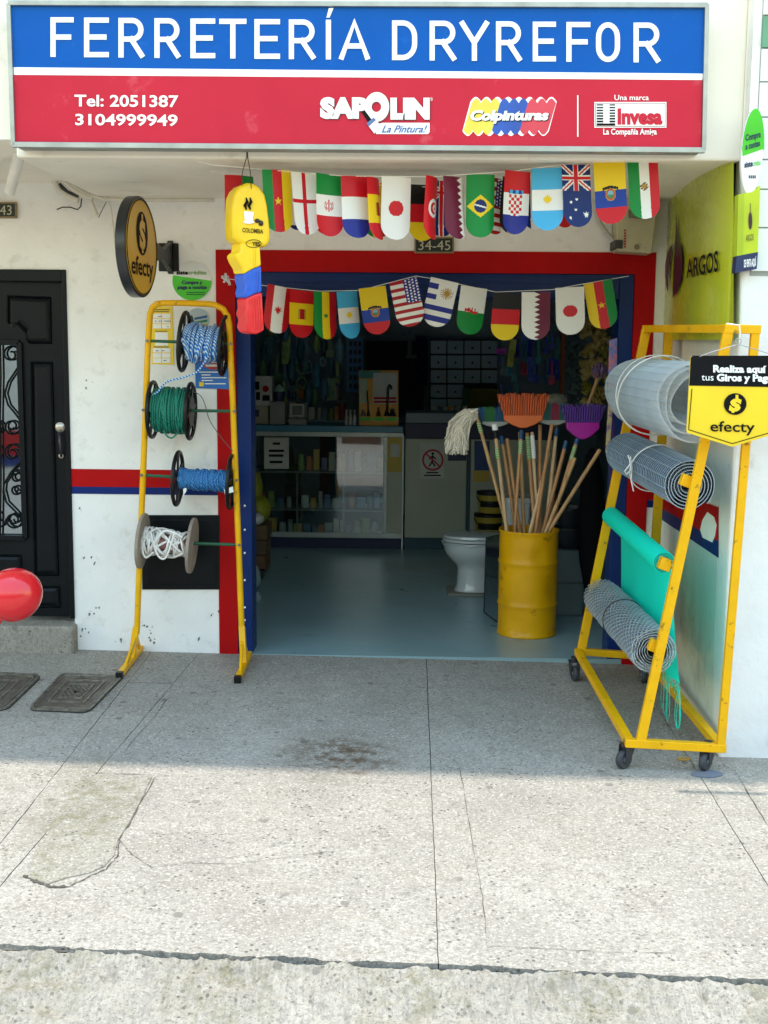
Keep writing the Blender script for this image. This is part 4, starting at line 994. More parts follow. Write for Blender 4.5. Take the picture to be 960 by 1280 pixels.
# ================================================================== black door at left
DRM = mat('black_door_paint', (.004, .006, .0075), .34, var=.15, vscale=6, bump=.05, spec=.18)
dr = thing('front_door', 'black panelled metal door with wrought iron scrolls over its glass', 'door', P(0, 775, .02))
DY = .035
XDr = X(84, 560); XDl = -3.1
mb = MB()
mb.box((X(83, 560), -.012, Z(60, 772)), (XDo + .002, .1, ZD + .0)); mb.box((XDl, -.012, Z(60, 352)), (X(83, 560), .1, ZD)); build('frame', mb, DRM, dr, bevel=.004)
mb = MB()
# leaf with an opening for the glass
gx1, gz0, gz1 = X(29, 560, DY), Z(10, 672, DY), Z(10, 428, DY); gx0 = X(-60, 560, DY)
mb.box((XDl, DY, Z(60, 772)), (gx0, DY + .05, Z(60, 352))); mb.box((gx1, DY, Z(60, 772)), (X(83, 560), DY + .05, Z(60, 352)))
mb.box((gx0, DY, gz1), (gx1, DY + .05, Z(60, 352))); mb.box((gx0, DY, Z(60, 772)), (gx1, DY + .05, gz0)); build('leaf', mb, DRM, dr)
def panel(pts, d=.014, ins=.85):
    mb = MB(); cx = sum(p[0] for p in pts) / len(pts); cy = sum(p[1] for p in pts) / len(pts); n = len(pts)
    def ringp(k, Y): return [P(cx + (x - cx) * k, cy + (y - cy) * k, Y) for x, y in pts]
    k2 = ins
    def insr(dpx, Y):
        q = []
        for x, y in pts: q.append(P(x + (dpx if x < cx else -dpx), y + (dpx if y < cy else -dpx), Y))
        return q
    a = insr(0, DY); b = insr(1.6, DY - d); c = insr(3.5, DY - .002); e = insr(7, DY - .009)
    mb.add(a + b + c + e, [(i + j * n, (i + 1) % n + j * n, (i + 1) % n + (j + 1) * n, i + (j + 1) * n) for j in range(3) for i in range(n)] + [tuple(range(3 * n, 4 * n))]); return build('panel', mb, DRM, dr)
panel([(8, 369), (64, 371), (65, 430), (37, 430), (30, 415), (20, 405), (8, 402)])
panel([(38, 452), (66, 452), (74, 720), (42, 720)]); panel([(-40, 692), (27, 693), (30, 758), (-40, 758)]); panel([(44, 732), (75, 732), (76, 760), (45, 760)])
mb = MB()
for a, b in (((gx0, gz0), (gx1, gz0)), ((gx0, gz1), (gx1, gz1)), ((gx1, gz0), (gx1, gz1))): mb.bar((a[0], DY - .008, a[1]), (b[0], DY - .008, b[1]), .03, .03)
build('glazing_bead', mb, DRM, dr, bevel=.003)
mb = MB(); mb.box((gx0, DY + .02, gz0), (gx1, DY + .025, gz1)); gm = mat('door_mirror_glass', hx('8a949a'), .03, .95, var=0); build('pane', mb, gm, dr)
def scroll(pts, r=.006):
    mb = MB(); mb.tube([P(x, y, DY - .005) for x, y in pts], r, 6); build('scroll', mb, DRM, dr, smooth=60)
def spiral(cx, cy, r0, r1, a0, turns, n=26, sx=1):
    return [(cx + sx * (r0 + (r1 - r0) * k / n) * math.cos(R(a0) + turns * 2 * math.pi * k / n), cy + (r0 + (r1 - r0) * k / n) * math.sin(R(a0) + turns * 2 * math.pi * k / n)) for k in range(n + 1)]
def scurve(x0, y0, x1, y1, amp, n=14): return [(x0 + (x1 - x0) * t + amp * math.sin(t * math.pi), y0 + (y1 - y0) * t) for t in [k / n for k in range(n + 1)]]
scroll(spiral(14, 443, 12, 3, 0, -1.3)); scroll([(26, 443), (22, 460), (10, 478), (6, 492), (10, 506), (20, 518), (26, 527)]); scroll(spiral(15, 533, 11, 3, 0, 1.4)); scroll(spiral(15, 566, 12, 3, 0, -1.4))
scroll([(27, 566), (25, 578), (14, 590), (5, 605), (4, 616)]); scroll(spiral(20, 596, 8, 3, 230, 1.2)); scroll(spiral(20, 612, 7, 2, 0, 1.2)); scroll([(4, 612), (8, 628), (20, 640), (28, 650)]); scroll(spiral(17, 650, 11, 3, 0, 1.5)); scroll(spiral(-6, 648, 14, 3, 0, 1.5)); scroll(spiral(-8, 566, 12, 3, 180, 1.4)); scroll(spiral(-4, 533, 10, 3, 180, -1.4)); scroll([(0, 425), (1, 470), (0, 520), (1, 600), (0, 672)])
# handle
hd = MB(); hd.tube([P(x, y, DY - d) for x, y, d in ((74, 541, .03), (74.5, 546, .055), (75, 556, .06), (76, 565, .05), (76.5, 570, .02))], .008, 8); h = build('handle', hd, mat('dark_handle', (.03, .03, .035), .25), dr, smooth=60)
mb = MB(); mb.lathe([(.028, 0), (.028, .008), (.02, .012), (.012, .016), (0.001, .016)], P(75.5, 534, DY), 20, axis=(0, -1, 0)); build('lock_rosette', mb, mat('satin_nickel', hx('b5aca0'), .3, .9), h, smooth=40)
mb = MB(); mb.lathe([(.014, 0), (.014, .008), (.006, .012)], P(76.8, 570, DY), 14, axis=(0, -1, 0)); build('handle_foot', mb, mat('satin_nickel', hx('b5aca0'), .3, .9), h, smooth=40)
# black hatch in the wall
ht = thing('wall_hatch', 'flat black metal meter hatch in the wall behind the rope rack', 'hatch', P(225, 737, 0))
mb = MB(); rectpx(mb, 177.5, 644, 274.5, 737, -.010, .02); build('frame', mb, DRM, ht, bevel=.003)
mb = MB(); rectpx(mb, 183, 650, 270, 731, -.015, .006); build('door', mb, DRM, ht, bevel=.002)
# ================================================================== balloon
bl = thing('balloon', 'glossy red balloon floating at the left edge of the photo', 'balloon', P(8, 776, -1.2))
bc = P(18, 743, -1.2); rb = .125
mb = MB(); rot = Matrix.Rotation(R(60), 3, 'Y')
secs = []
for i in range(1, 20):
    a = math.pi * i / 20; rr_ = math.sin(a); zz = -math.cos(a); k = 1 + .05 * zz; secs.append([bc + Matrix.Rotation(R(-115), 3, 'Y') @ Vector((rr_ * math.cos(b) * rb * k, rr_ * math.sin(b) * rb * k, zz * rb * 1.04)) for b in [2 * math.pi * j / 32 for j in range(32)]])
mb.loft(secs); RUB = mat('red_latex', hx('e0232b'), .18, var=0, coat=.4); build('skin', mb, RUB, bl, smooth=80)
mb = MB(); mb.cyl(P(3, 773, -1.2), P(-2, 778, -1.2), .006, .012, 10); build('knot', mb, RUB, bl)
mb = MB(); mb.tube([P(-2, 778, -1.2), P(-4, 800, -1.2), P(-8, 840, -1.2)], .0015, 4); build('string', mb, STRING, bl)

# ================================================================== rope rack
RY = -.2
rk = thing('rope_rack', 'tall yellow tubular rack holding four rope spools by the entrance', 'rack', P(235, 815, RY))
def arch():
    q = [(171, 792), (173, 740), (177, 640), (181, 540), (185, 430), (187, 400)]
    q += [(187.8, 392), (190.5, 384.5), (196, 380), (203, 378.8)]; q += [(230, 378.8), (262, 380), (270, 381.5), (279, 386.5), (284.5, 395), (286.5, 405)]
    q += [(290, 480), (295, 600), (299, 700), (302.5, 795)]
    return q
mb = MB(); pts = [P(x, y, RY) for x, y in arch()]
mb.tube(pts, .0165, 10); build('tube_frame', mb, YEL, rk, smooth=60)
for (bx_, fx, fy_, kx, ky) in ((170.5, 150, 843, 179, 806), (302.5, 297.5, 848, 312, 817)):
    top = P(bx_, 790, RY); A_ = G(fx, fy_, .02); B_ = G(kx, ky, .02)
    mid = (A_ + B_) / 2; mb = MB(); mb.bar(A_, B_, .03, .03, up=(0, 0, 1)); build('foot', mb, YEL, rk, bevel=.003)
    mb = MB(); mb.bar(mid + Vector((0, 0, .01)), top + Vector((0, 0, .03)), .034, .034); build('post_base', mb, YEL, rk, bevel=.003)
    mb = MB(); mb.bar(A_ * .8 + B_ * .2 + Vector((0, 0, .0)), top + Vector((0, 0, -.02)), .03, .012, up=(1, 0, 0)); build('brace', mb, YEL, rk)
    mb = MB(); mb.bar(B_ * .85 + A_ * .15, top + Vector((0, 0, -.03)), .025, .012, up=(1, 0, 0)); build('brace', mb, YEL, rk)
    mb = MB(); dd = (A_ - B_).normalized(); mb.bar(A_ - dd * .006, A_ + dd * .03, .036, .036, up=(0, 0, 1)); build('rubber_cap', mb, BLK, rk, bevel=.003)
def axle(a, b, ext=0):
    mb = MB(); mb.cyl(P(*a, RY), P(*b, RY), .0085, n=10); build('axle', mb, GREENM, rk, smooth=40)
    for q in (a, b): 
        mb = MB(); c = P(*q, RY - .018); mb.cyl(c, c + Vector((0, -.012, 0)), .008, n=6); build('bolt', mb, mat('bolt_steel', hx('77787a'), .4, .8), rk)
axle((184, 426), (289, 430)); axle((179, 512.5), (293, 514)); axle((177, 594), (296, 600)); axle((173, 677), (299, 681))
def spool(label, ca, cb, rpx, hub_px, flange_mat, rope_mat, rope_r, solid=False, messy=0, tubr=None, layers=1, seed=1, spokes=3):
    a = P(*ca, RY); b = P(*cb, RY); ax = (b - a).normalized(); L_ = (b - a).length; s = (RY - CAM.y) / FPX; Rf = rpx * s; Rh = hub_px * s
    e = ax.cross(Vector((0, 0, 1))).normalized(); g = e.cross(ax).normalized(); rr = random.Random(seed)
    t = thing('rope_spool', label, 'rope spool', (a + b) / 2)
    def pt(x, r, an): return a + ax * x + (e * math.cos(an) + g * math.sin(an)) * r
    for x in (0, L_):
        mb = MB(); n = 40
        if solid: mb.lathe([(.012, -.009), (Rf, -.009), (Rf, .009), (.012, .009)], a + ax * x, n, axis=ax)
        else:
            mb.tube([pt(x, Rf - .011, 2 * math.pi * k / n) for k in range(n)], .011, 8, closed=True)
            mb.lathe([(.012, -.008), (Rh * .7, -.008), (Rh * .7, .008), (.012, .008)], a + ax * x, 20, axis=ax)
            a0 = rr.uniform(0, 2)
            for k in range(spokes * 2):
                an = a0 + math.pi * k / spokes; mb.bar(pt(x, Rh * .5, an), pt(x, Rf - .008, an), .022, .010, up=ax)
        build('flange', mb, flange_mat, t, smooth=40, bevel=0 if not solid else .003)
    mb = MB(); mb.cyl(a, b, Rh * .72 if not messy else Rh * .55, n=20); build('core', mb, flange_mat if not messy else mat('reddish_core', hx('a0706a'), .7), t, smooth=40)
    mb = MB(); r = rope_r
    m_ = .012
    if not messy:
        for l in range(layers):
            turns = int((L_ - 2 * m_) / (2 * r)); N_ = turns * 22; rad = Rh - r * (1 + 1.7 * l); pts = []
            for k in range(N_ + 1):
                u = k / N_; pts.append(pt(m_ + (L_ - 2 * m_) * (u if l % 2 == 0 else 1 - u), rad + rr.uniform(-1, 1) * r * .15, 2 * math.pi * turns * u))
            mb.tube(pts, r, 6)
    if messy or layers > 2 or True:
        cnt = messy if messy else 14 if layers > 1 else 3
        for k in range(cnt):
            x0 = rr.uniform(m_, L_ - m_); x1 = min(L_ - m_, max(m_, x0 + rr.uniform(-.08, .08) * (3 if messy else 1))); a0 = rr.uniform(0, 6.28); pts = []
            base_r = Rh * (rr.uniform(.6, 1) if messy else 1.0)
            for j in range(25):
                u = j / 24; pts.append(pt(x0 + (x1 - x0) * math.sin(u * math.pi), base_r + (.006 if messy else .002) + rr.uniform(0, .004 if messy else .001), a0 + 2 * math.pi * u))
            mb.tube(pts, r, 6, closed=False)
    build('rope', mb, rope_mat, t, smooth=80)
    return t
RBW = striped('blue_white_braid', hx('1078d0'), hx('cfe4f2'), 30, direction='DIAGONAL', dist=1, p0=.55, p1=.72)
RGR = striped('green_braid', hx('0a5f50'), hx('128a72'), 45, dist=3); RBL = striped('blue_braid', hx('1f63a5'), hx('4e96cf'), 40, dist=3); RWH = mat('white_rope', hx('e8e4dc'), .6, var=.08)
WD = mat('weathered_board', hx('9c8f80'), .8, var=.2, vscale=5, bump=.4, bscale=30, dirt=hx('6c6156'), dscale=6)
sp1 = spool('top spool of blue and white braided rope on the yellow rack', (230, 427), (280, 432), 38.5, 23, BLK, RBW, .011, seed=1)
sp2 = spool('spool of thick dark green cord, second from top on the rack', (191, 512), (238, 514), 37, 28, BLK, RGR, .0055, layers=2, seed=2)
sp3 = spool('thin spool of blue cord, third from top on the rack', (222, 598), (289, 602), 36, 13, BLK, RBL, .004, layers=2, seed=3)
sp4 = spool('bottom spool of tangled white rope between worn wooden discs', (178, 676), (240, 682), 35.5, 16.5, WD, RWH, .0065, solid=True, messy=30, seed=4)
def dangle(par, pts, r, m, Y=RY - .08):
    # Catmull-Rom through the listed points
    q = []
    for i in range(len(pts) - 1):
        p0, p1, p2, p3 = pts[max(i - 1, 0)], pts[i], pts[i + 1], pts[min(i + 2, len(pts) - 1)]
        for k in range(6):
            t = k / 6; q.append(tuple(.5 * ((2 * p1[j]) + (-p0[j] + p2[j]) * t + (2 * p0[j] - 5 * p1[j] + 4 * p2[j] - p3[j]) * t * t + (-p0[j] + 3 * p1[j] - 3 * p2[j] + p3[j]) * t ** 3) for j in (0, 1)))
    q.append(pts[-1]); mb = MB(); mb.tube([P(x, y, Y) for x, y in q], r, 6); return build('loose_end', mb, m, par, smooth=80)
dangle(sp1, [(263, 442), (256, 452), (246, 465), (232, 471), (212, 476), (203, 482), (198, 489), (190, 494)], .005, RBW)
dangle(sp2, [(240, 489), (250, 494), (256, 505), (262, 525), (275, 545), (291, 564)], .0022, mat('thin_grey_cord', hx('4a4a44'), .7))
dangle(sp2, [(204, 538), (210, 546), (216, 547), (222, 541)], .005, RGR); dangle(sp4, [(182, 672), (178, 685), (182, 697), (192, 690)], .006, RWH); dangle(sp4, [(188, 664), (196, 692), (206, 698), (214, 680), (218, 664)], .006, RWH); dangle(sp4, [(192, 680), (206, 664), (222, 668), (228, 672)], .006, RWH)
mb = MB(); polypx(mb, [(229, 611), (229, 620), (233, 614), (233, 610)], RY - .06, .001); polypx(mb, [(280, 612), (281, 618), (292, 615), (291, 608)], RY - .06, .001); build('paper_tag', mb, WHITE, sp3)

# ================================================================== cart with mesh rolls
FYc = -1.60; BYc = -.34
ct = thing('roll_cart', 'yellow steel cart on casters holding rolls of wire mesh and green netting', 'cart', G(845, 930))
bw = .036
def bar(a, b, w=bw, d=bw, nm='bar', up=(0, 1, 0)): 
    mb = MB(); mb.bar(a, b, w, d, up=up); return build(nm, mb, YEL, ct, bevel=.003)
fbl, fbr = P(787, 928, FYc), P(901, 935, FYc); bbl, bbr = P(722, 814, BYc), P(806, 820, BYc)
ftl, ftr = P(911, 411, FYc), P(944, 412, FYc); btl, btr = P(808, 411, BYc), P(836, 411, BYc)
bar(fbl + Vector((-.02, 0, 0)), fbr + Vector((.02, 0, 0)), nm='front_rail', up=(0, 1, 0)); bar(bbl, bbr, nm='back_rail'); bar(bbl - Vector((.0, 0, 0)), fbl + Vector((0, .018, 0)), nm='side_rail', up=(0, 0, 1)); bar(bbr, fbr + Vector((0, .018, 0)), nm='side_rail', up=(0, 0, 1))
bar(P(800.5, 927, FYc), ftl, .040, .030, nm='front_leg'); bar(P(901, 932, FYc), ftr, .034, .030, nm='front_leg')
bar(P(726, 816, BYc), btl, .045, .030, nm='back_leg'); bar(P(811, 818, BYc), btr, .045, .030, nm='back_leg')
bar(ftl - Vector((.02, 0, 0)), ftr + Vector((.02, 0, 0)), nm='top_rail'); bar(btl - Vector((.02, 0, 0)), btr + Vector((.02, 0, 0)), nm='top_rail'); bar(btl + Vector((.0, -.018, 0)), ftl + Vector((0, .018, 0)), nm='top_rail', up=(0, 0, 1))
def hook(px, py, Y):
    c = P(px, py, Y); mb = MB(); mb.cbox(c, (.05, .05, .05), Matrix.Rotation(R(20), 3, 'Y')); build('roll_support', mb, YEL, ct, bevel=.004)
hook(858, 601, FYc + .05); hook(818, 807, FYc + .05); hook(831, 705, FYc + .05)
CASM = mat('caster_steel', hx('4a4c50'), .4, .7); RUBM = mat('grey_rubber', hx('3a3d40'), .6)
def caster(px, py, Y, a):
    gx = P(px, py, Y); c = Vector((gx.x, gx.y, gz(gx.x, gx.y) + .04)); dirv = Vector((math.cos(R(a)), math.sin(R(a)), 0)); n = Vector((-dirv.y, dirv.x, 0))
    mb = MB(); mb.lathe([(.012, -.014), (.036, -.014), (.041, -.008), (.041, .008), (.036, .014), (.012, .014)], c, 28, axis=n); w_ = build('caster', mb, RUBM, ct, smooth=40)
    mb = MB(); mb.cyl(c - n * .02, c + n * .02, .014, n=14); build('hub', mb, mat('hub_grey', hx('8d9298'), .4, .6), w_, smooth=40)
    topz = c.z + .062; off = dirv * .02
    mb = MB()
    for sgn_ in (-1, 1):
        q = [c + n * .021 * sgn_ + Vector((0, 0, -.012)) - dirv * .012, c + n * .021 * sgn_ + Vector((0, 0, -.012)) + dirv * .012, Vector((c.x, c.y, topz)) + off + n * .021 * sgn_ + dirv * .028, Vector((c.x, c.y, topz)) + off + n * .021 * sgn_ - dirv * .028]
        mb.ext(q, n * .003 * sgn_)
    mb.cbox(Vector((c.x, c.y, topz)) + off, (.06, .055, .006)); mb.cyl(Vector((c.x, c.y, topz)) + off, Vector((c.x, c.y, topz + .025)) + off, .018, n=12); build('fork', mb, CASM, w_)
caster(780, 940, FYc + .01, 35); caster(882, 945, FYc + .01, 50); caster(719, 830, BYc, 100); caster(806, 830, BYc, 80)
# rolls
def axis_of(cb, cf, Yb, Yf): return P(*cb, Yb), P(*cf, Yf)
def roll_frame(a, b):
    ax = (b - a).normalized(); e = ax.cross(Vector((0, 0, 1))).normalized(); g = e.cross(ax).normalized(); return ax, e, g
def weld_roll(name, label, cb_, cf_, Yb, Yf, Ro, Ri, turns, nring, nlong, wr, m, seed=1, solid=None, wob=.002, lr=None, cat='wire mesh roll'):
    a, b = P(*cb_, Yb), P(*cf_, Yf); ax, e, g = roll_frame(a, b); L_ = (b - a).length; rr = random.Random(seed)
    t = thing(name, label, cat, (a + b) / 2 - Vector((0, 0, Ro)))
    off = [(rr.uniform(-1, 1) * wob, rr.uniform(-1, 1) * wob) for _ in range(int(turns) + 2)]
    def rad(th): k = th / (2 * math.pi) / turns; return Ri + (Ro - Ri) * k + wob * math.sin(th * 3.3 + seed)
    def pt(x, th, dr=0): r = rad(th) + dr; th = th + 3.9; return a + ax * x + (e * math.cos(th) + g * math.sin(th)) * r
    seg = 30; mb = MB(); T = turns * 2 * math.pi
    for i in range(nring + 1):
        x = L_ * i / nring; dx = rr.uniform(-1, 1) * .002
        mb.tube([pt(x + dx + .002 * math.sin(T * j), T * j / (seg * turns)) for j in range(int(seg * turns) + 1)], wr, 3)
    nl = int(nlong * turns)
    for j in range(nl):
        th = T * j / nl; mb.tube([pt(0, th), pt(L_ / 2, th, .001), pt(L_ + .004, th)], lr or wr, 3)
    build('wire_mesh', mb, m, t, kind='stuff')
    if solid is not None:
        mb = MB(); mb.grid(lambda u, v: pt(L_ * v, T * u, -.0012), int(36 * turns), 4); build('dense_layers', mb, solid, t, smooth=60)
    return t, a, b, ax, e, g, L_
MESH1 = mat('new_mesh_wire', hx('b4bec2'), .4, .35, var=.1)
r1 = weld_roll('wire_mesh_roll', 'large loose roll of square wire mesh on top of the yellow cart', (797, 490), (872, 504), -.42, FYc + .03, .182, .10, 3, 32, 26, .0034, MESH1, seed=1, wob=.006, lr=.0014)
r2 = weld_roll('wire_mesh_roll', 'tight blue grey roll of fine mesh, second on the yellow cart', (783, 567), (861, 607), -.42, FYc + .10, .112, .03, 6, 40, 14, .0022, mat('fine_mesh_wire', hx('a3b4c2'), .45, .3), seed=2, solid=mat('fine_mesh_body', hx('4b5963'), .6, .2, var=.2, vscale=60), wob=.001)
def tie(par, a, ax, e, g, x, Rr, m, lean=.03, r=.0035, bow=False, th0=0):
    mb = MB(); pts = [a + ax * (x + lean * math.sin(k / 40 * 2 * math.pi)) + (e * math.cos(k / 40 * 2 * math.pi) + g * math.sin(k / 40 * 2 * math.pi)) * (Rr + .004) for k in range(40)]
    mb.tube(pts, r, 6, closed=True); return build('tie_string', mb, m, par, smooth=60)
tie(r1[0], r1[1], r1[3], r1[4], r1[5], .45, .186, STRING, .1); tie(r1[0], r1[1], r1[3], r1[4], r1[5], .40, .186, STRING, -.02, .003)
tie(r2[0], r2[1], r2[3], r2[4], r2[5], .55, .114, STRING, .06)
c = P(787, 578, -1.0)
def loosestr(par, pts, Y, r=.0035):
    mb = MB(); mb.tube([P(x, y, Y) for x, y in pts], r, 6); build('bow', mb, STRING, par, smooth=60)
loosestr(r2[0], [(788, 570), (790, 585), (789, 600), (792, 614)], -1.02); loosestr(r2[0], [(788, 580), (781, 589), (783, 593), (789, 587), (787, 574), (785, 569)], -1.03)
# turquoise netting roll with a hanging sheet
TUR = bpy.data.materials.new('turquoise_netting'); TUR.use_nodes = True
_b = TUR.node_tree.nodes['Principled BSDF']; _b.inputs['Base Color'].default_value = (*hx('16ecd4'), 1); _b.inputs['Specular IOR Level'].default_value = .2; _b.inputs['Roughness'].default_value = .7
_t = TUR.node_tree.nodes.new('ShaderNodeBsdfTranslucent'); _t.inputs[0].default_value = (*hx('1cf6d8'), 1); _m = TUR.node_tree.nodes.new('ShaderNodeMixShader'); _m.inputs[0].default_value = .35
_nz = TUR.node_tree.nodes.new('ShaderNodeTexNoise'); _nz.inputs['Scale'].default_value = 220; _bp = TUR.node_tree.nodes.new('ShaderNodeBump'); _bp.inputs['Strength'].default_value = .3; _bp.inputs['Distance'].default_value = .002
_l = TUR.node_tree.links; _l.new(_nz.outputs[0], _bp.inputs['Height']); _l.new(_bp.outputs[0], _b.inputs['Normal']); _l.new(_b.outputs[0], _m.inputs[1]); _l.new(_t.outputs[0], _m.inputs[2]); _l.new(_m.outputs[0], TUR.node_tree.nodes['Material Output'].inputs[0])
a, b = P(764, 645, -.36), P(830, 703, FYc + .12); ax, e, g = roll_frame(a, b); L_ = (b - a).length; Rn = .047
nr = thing('netting_roll', 'turquoise netting roll with its loose sheet hanging down, on the cart', 'netting roll', (a + b) / 2)
mb = MB(); mb.lathe([(Rn * .55, .0), (Rn, .0), (Rn, L_), (Rn * .55, L_), (Rn * .5, L_ - .03)], a, 32, axis=ax); build('roll', mb, TUR, nr, smooth=40)
mb = MB(); mb.lathe([(Rn * .52, L_ - .02), (Rn * .52, L_ + .005), (Rn * .38, L_ + .005), (Rn * .38, L_ - .02)], a, 24, axis=ax); build('cardboard_core', mb, mat('cardboard', hx('9a7a50'), .85), nr, smooth=40)
for k in range(3):
    mb = MB(); rr_ = Rn * (.62 + .13 * k); mb.tube([a + ax * (L_ + .001) + (e * math.cos(t_ / 20 * 6.283) + g * math.sin(t_ / 20 * 6.283)) * rr_ for t_ in range(20)], .0012, 4, closed=True); build('wound_edge', mb, mat('dark_netting', hx('0a5a50'), .8), nr)
sxs = 1 if e.x > 0 else -1
def shf(u, v):
    q = a + ax * (.03 + (L_ - .05) * u); q = q + Vector((Rn * .96, 0, 0))
    H = .50 + .06 * u
    z = q.z - H * v; bil = .020 * math.sin(u * 9 + 1) * v + .012 * math.sin(u * 23 + v * 4) * v + .10 * v * v * (0.2 + .8 * u)
    return (q.x + bil * .5 - .0 * v, q.y - .03 * math.sin(v * 3) * u, z + .015 * math.sin(u * 14) * (v > .95))
mb = MB(); mb.grid(shf, 60, 40); build('hanging_sheet', mb, TUR, nr, smooth=80)
mb = MB(); rr_ = random.Random(9)
for k in range(60):
    u = rr_.uniform(.55, 1); q = Vector(shf(u, 1)); mb.tube([q, q + Vector((rr_.uniform(-.01, .01), rr_.uniform(-.01, .01), -.025)), q + Vector((rr_.uniform(-.02, .02), rr_.uniform(-.02, .02), -rr_.uniform(.03, .06)))], .0009, 3)
for k in range(9):
    u = rr_.uniform(.7, 1); q = Vector(shf(u, 1)); w1 = rr_.uniform(.04, .12); pts = [q + Vector((0, w1 * math.sin(j / 14 * 6.28) * .7, -.02 - .19 * math.sin(j / 14 * 3.14) * rr_.uniform(.9, 1))) for j in range(15)]; mb.tube(pts, .0011, 3)
build('frayed_threads', mb, TUR, nr, kind='stuff')
# chicken wire roll
a, b = P(753, 747, -.40), P(817, 814, FYc + .06); ax, e, g = roll_frame(a, b); L_ = (b - a).length; Ro = .097
cw = thing('chicken_wire_roll', 'roll of hexagonal chicken wire, lowest on the yellow cart', 'wire mesh roll', (a + b) / 2 - Vector((0, 0, Ro)))
mb = MB()
for lay, (rad_, nc, na) in enumerate(((Ro, 26, 44), (Ro * .93, 25, 44), (Ro * .84, 22, 40), (Ro * .7, 18, 30))):
    ph = lay * .37
    def cp(i, j): th = (i + ph) / nc * 2 * math.pi; rw = rad_ * (1 + .02 * math.sin(th * 2 + j * .7)); return a + ax * (L_ * j / na) + (e * math.cos(th) + g * math.sin(th)) * rw
    for j in range(na):
        for i in range(nc):
            o = .5 * (j % 2)
            p1 = cp(i + o - .17, j); p2 = cp(i + o + .17, j); mb.bar(p1, p2, .0032, .0032, up=ax)
            mb.bar(p2, cp(i + o + .33, j + 1), .0022, .0022, up=ax.cross(p2 - a)); mb.bar(p1, cp(i + o - .33, j + 1), .0022, .0022, up=ax.cross(p1 - a))
for k in range(7):
    rr_ = Ro * (.28 + .115 * k); mb.tube([b + (e * math.cos(t_ / 30 * 6.283) + g * math.sin(t_ / 30 * 6.283)) * rr_ * (1 + .03 * math.sin(t_ + k)) + ax * .004 * math.sin(t_ * 2.1 + k) for t_ in range(30)], .0014, 3, closed=True)
build('wire_mesh', mb, MESH1, cw, kind='stuff')
mb = MB(); mb.grid(lambda u, v: a + ax * (L_ - .02) * v + (e * math.cos(u * 30) + g * math.sin(u * 30)) * Ro * (.3 + .45 * u), 80, 3); build('inner_layers', mb, mat('dim_wire', hx('7d8588'), .6, .5, var=.4, vscale=90), cw)
tie(cw, a, ax, e, g, L_ * .47, Ro + .001, IROND, 0, .0025)
# hanging efecty shield sign with wire hanger
HY = -1.74
hs = thing('shield_sign', 'black and yellow shield-shaped efecty sign hanging from the cart', 'sign', P(917, 560, HY))
mb = MB(); mb.ext([P(x, y, HY) for x, y in ((866, 444.5), (863, 447), (858, 538), (859, 541), (915, 558.5), (974, 541), (976, 538), (976, 447), (973, 444.5))], (0, .004, 0)); build('board', mb, YELP, hs, bevel=.001)
mb = MB(); polypx(mb, [(866, 444.5), (863.5, 447), (861.5, 482), (976, 484), (976, 447), (973, 444.5)], HY - .002, .0015); build('black_header', mb, BLACKP, hs)
mb = MB()
for a_, b_ in (((865, 486), (860.8, 537)), ((860.8, 537), (915.5, 554.5)), ((915.5, 554.5), (972, 538)), ((972, 538), (973, 486))): mb.bar(P(*a_, HY - .002), P(*b_, HY - .002), .003, .001)
build('border_line', mb, BLACKP, hs)
hf = onY(HY - .004)
text('Realiza aquí', WHITE, hs, 891.5, 958, 465, 456, hf, bold=.045, rise=.8); text('tus', WHITE, hs, 877, 892, 475.5, 467, hf, rise=.2); text('Giros y Pagos', WHITE, hs, 896, 972, 476, 467, hf, bold=.045, rise=.8)
text('efecty', BLACKP, hs, 888, 943.5, 539, 526, hf, bold=.012, rise=1)
mb = MB(); mb.add([hf(*p) for p in ellpts(919, 505, 14.2, 13.5, 30, rot=-15)], [tuple(range(30))]); build('emblem_disc', mb, BLACKP, hs)
hf2 = onY(HY - .006)
text('S', YELP, hs, 911, 927, 513, 498, hf2, bold=.075, shear=.15, name='emblem'); mb = MB(); rectpx(mb, 919.5, 493.5, 923, 499, HY - .0062, .001); rectpx(mb, 914.5, 511, 918, 516, HY - .0062, .001); build('emblem_bar', mb, YELP, hs)
mb = MB(); mb.tube([P(x, y, HY - .001) for x, y in ((874, 446), (890, 440), (921, 431), (925, 431), (955, 440), (975, 447))], .0016, 5); mb.tube([P(923 + 3.5 * math.cos(R(k * 30)), 427 + 4 * math.sin(R(k * 30)), HY) for k in range(12)], .0014, 5, closed=True); build('wire_hanger', mb, mat('hanger_wire', hx('9a9a98'), .35, .8), hs)
mb = MB(); mb.tube([P(x, y, HY + .02) for x, y in ((908, 404.5), (916, 405.5), (924, 406.5), (925, 415), (924.5, 427))], .003, 6); build('white_cord', mb, STRING, hs, smooth=60)
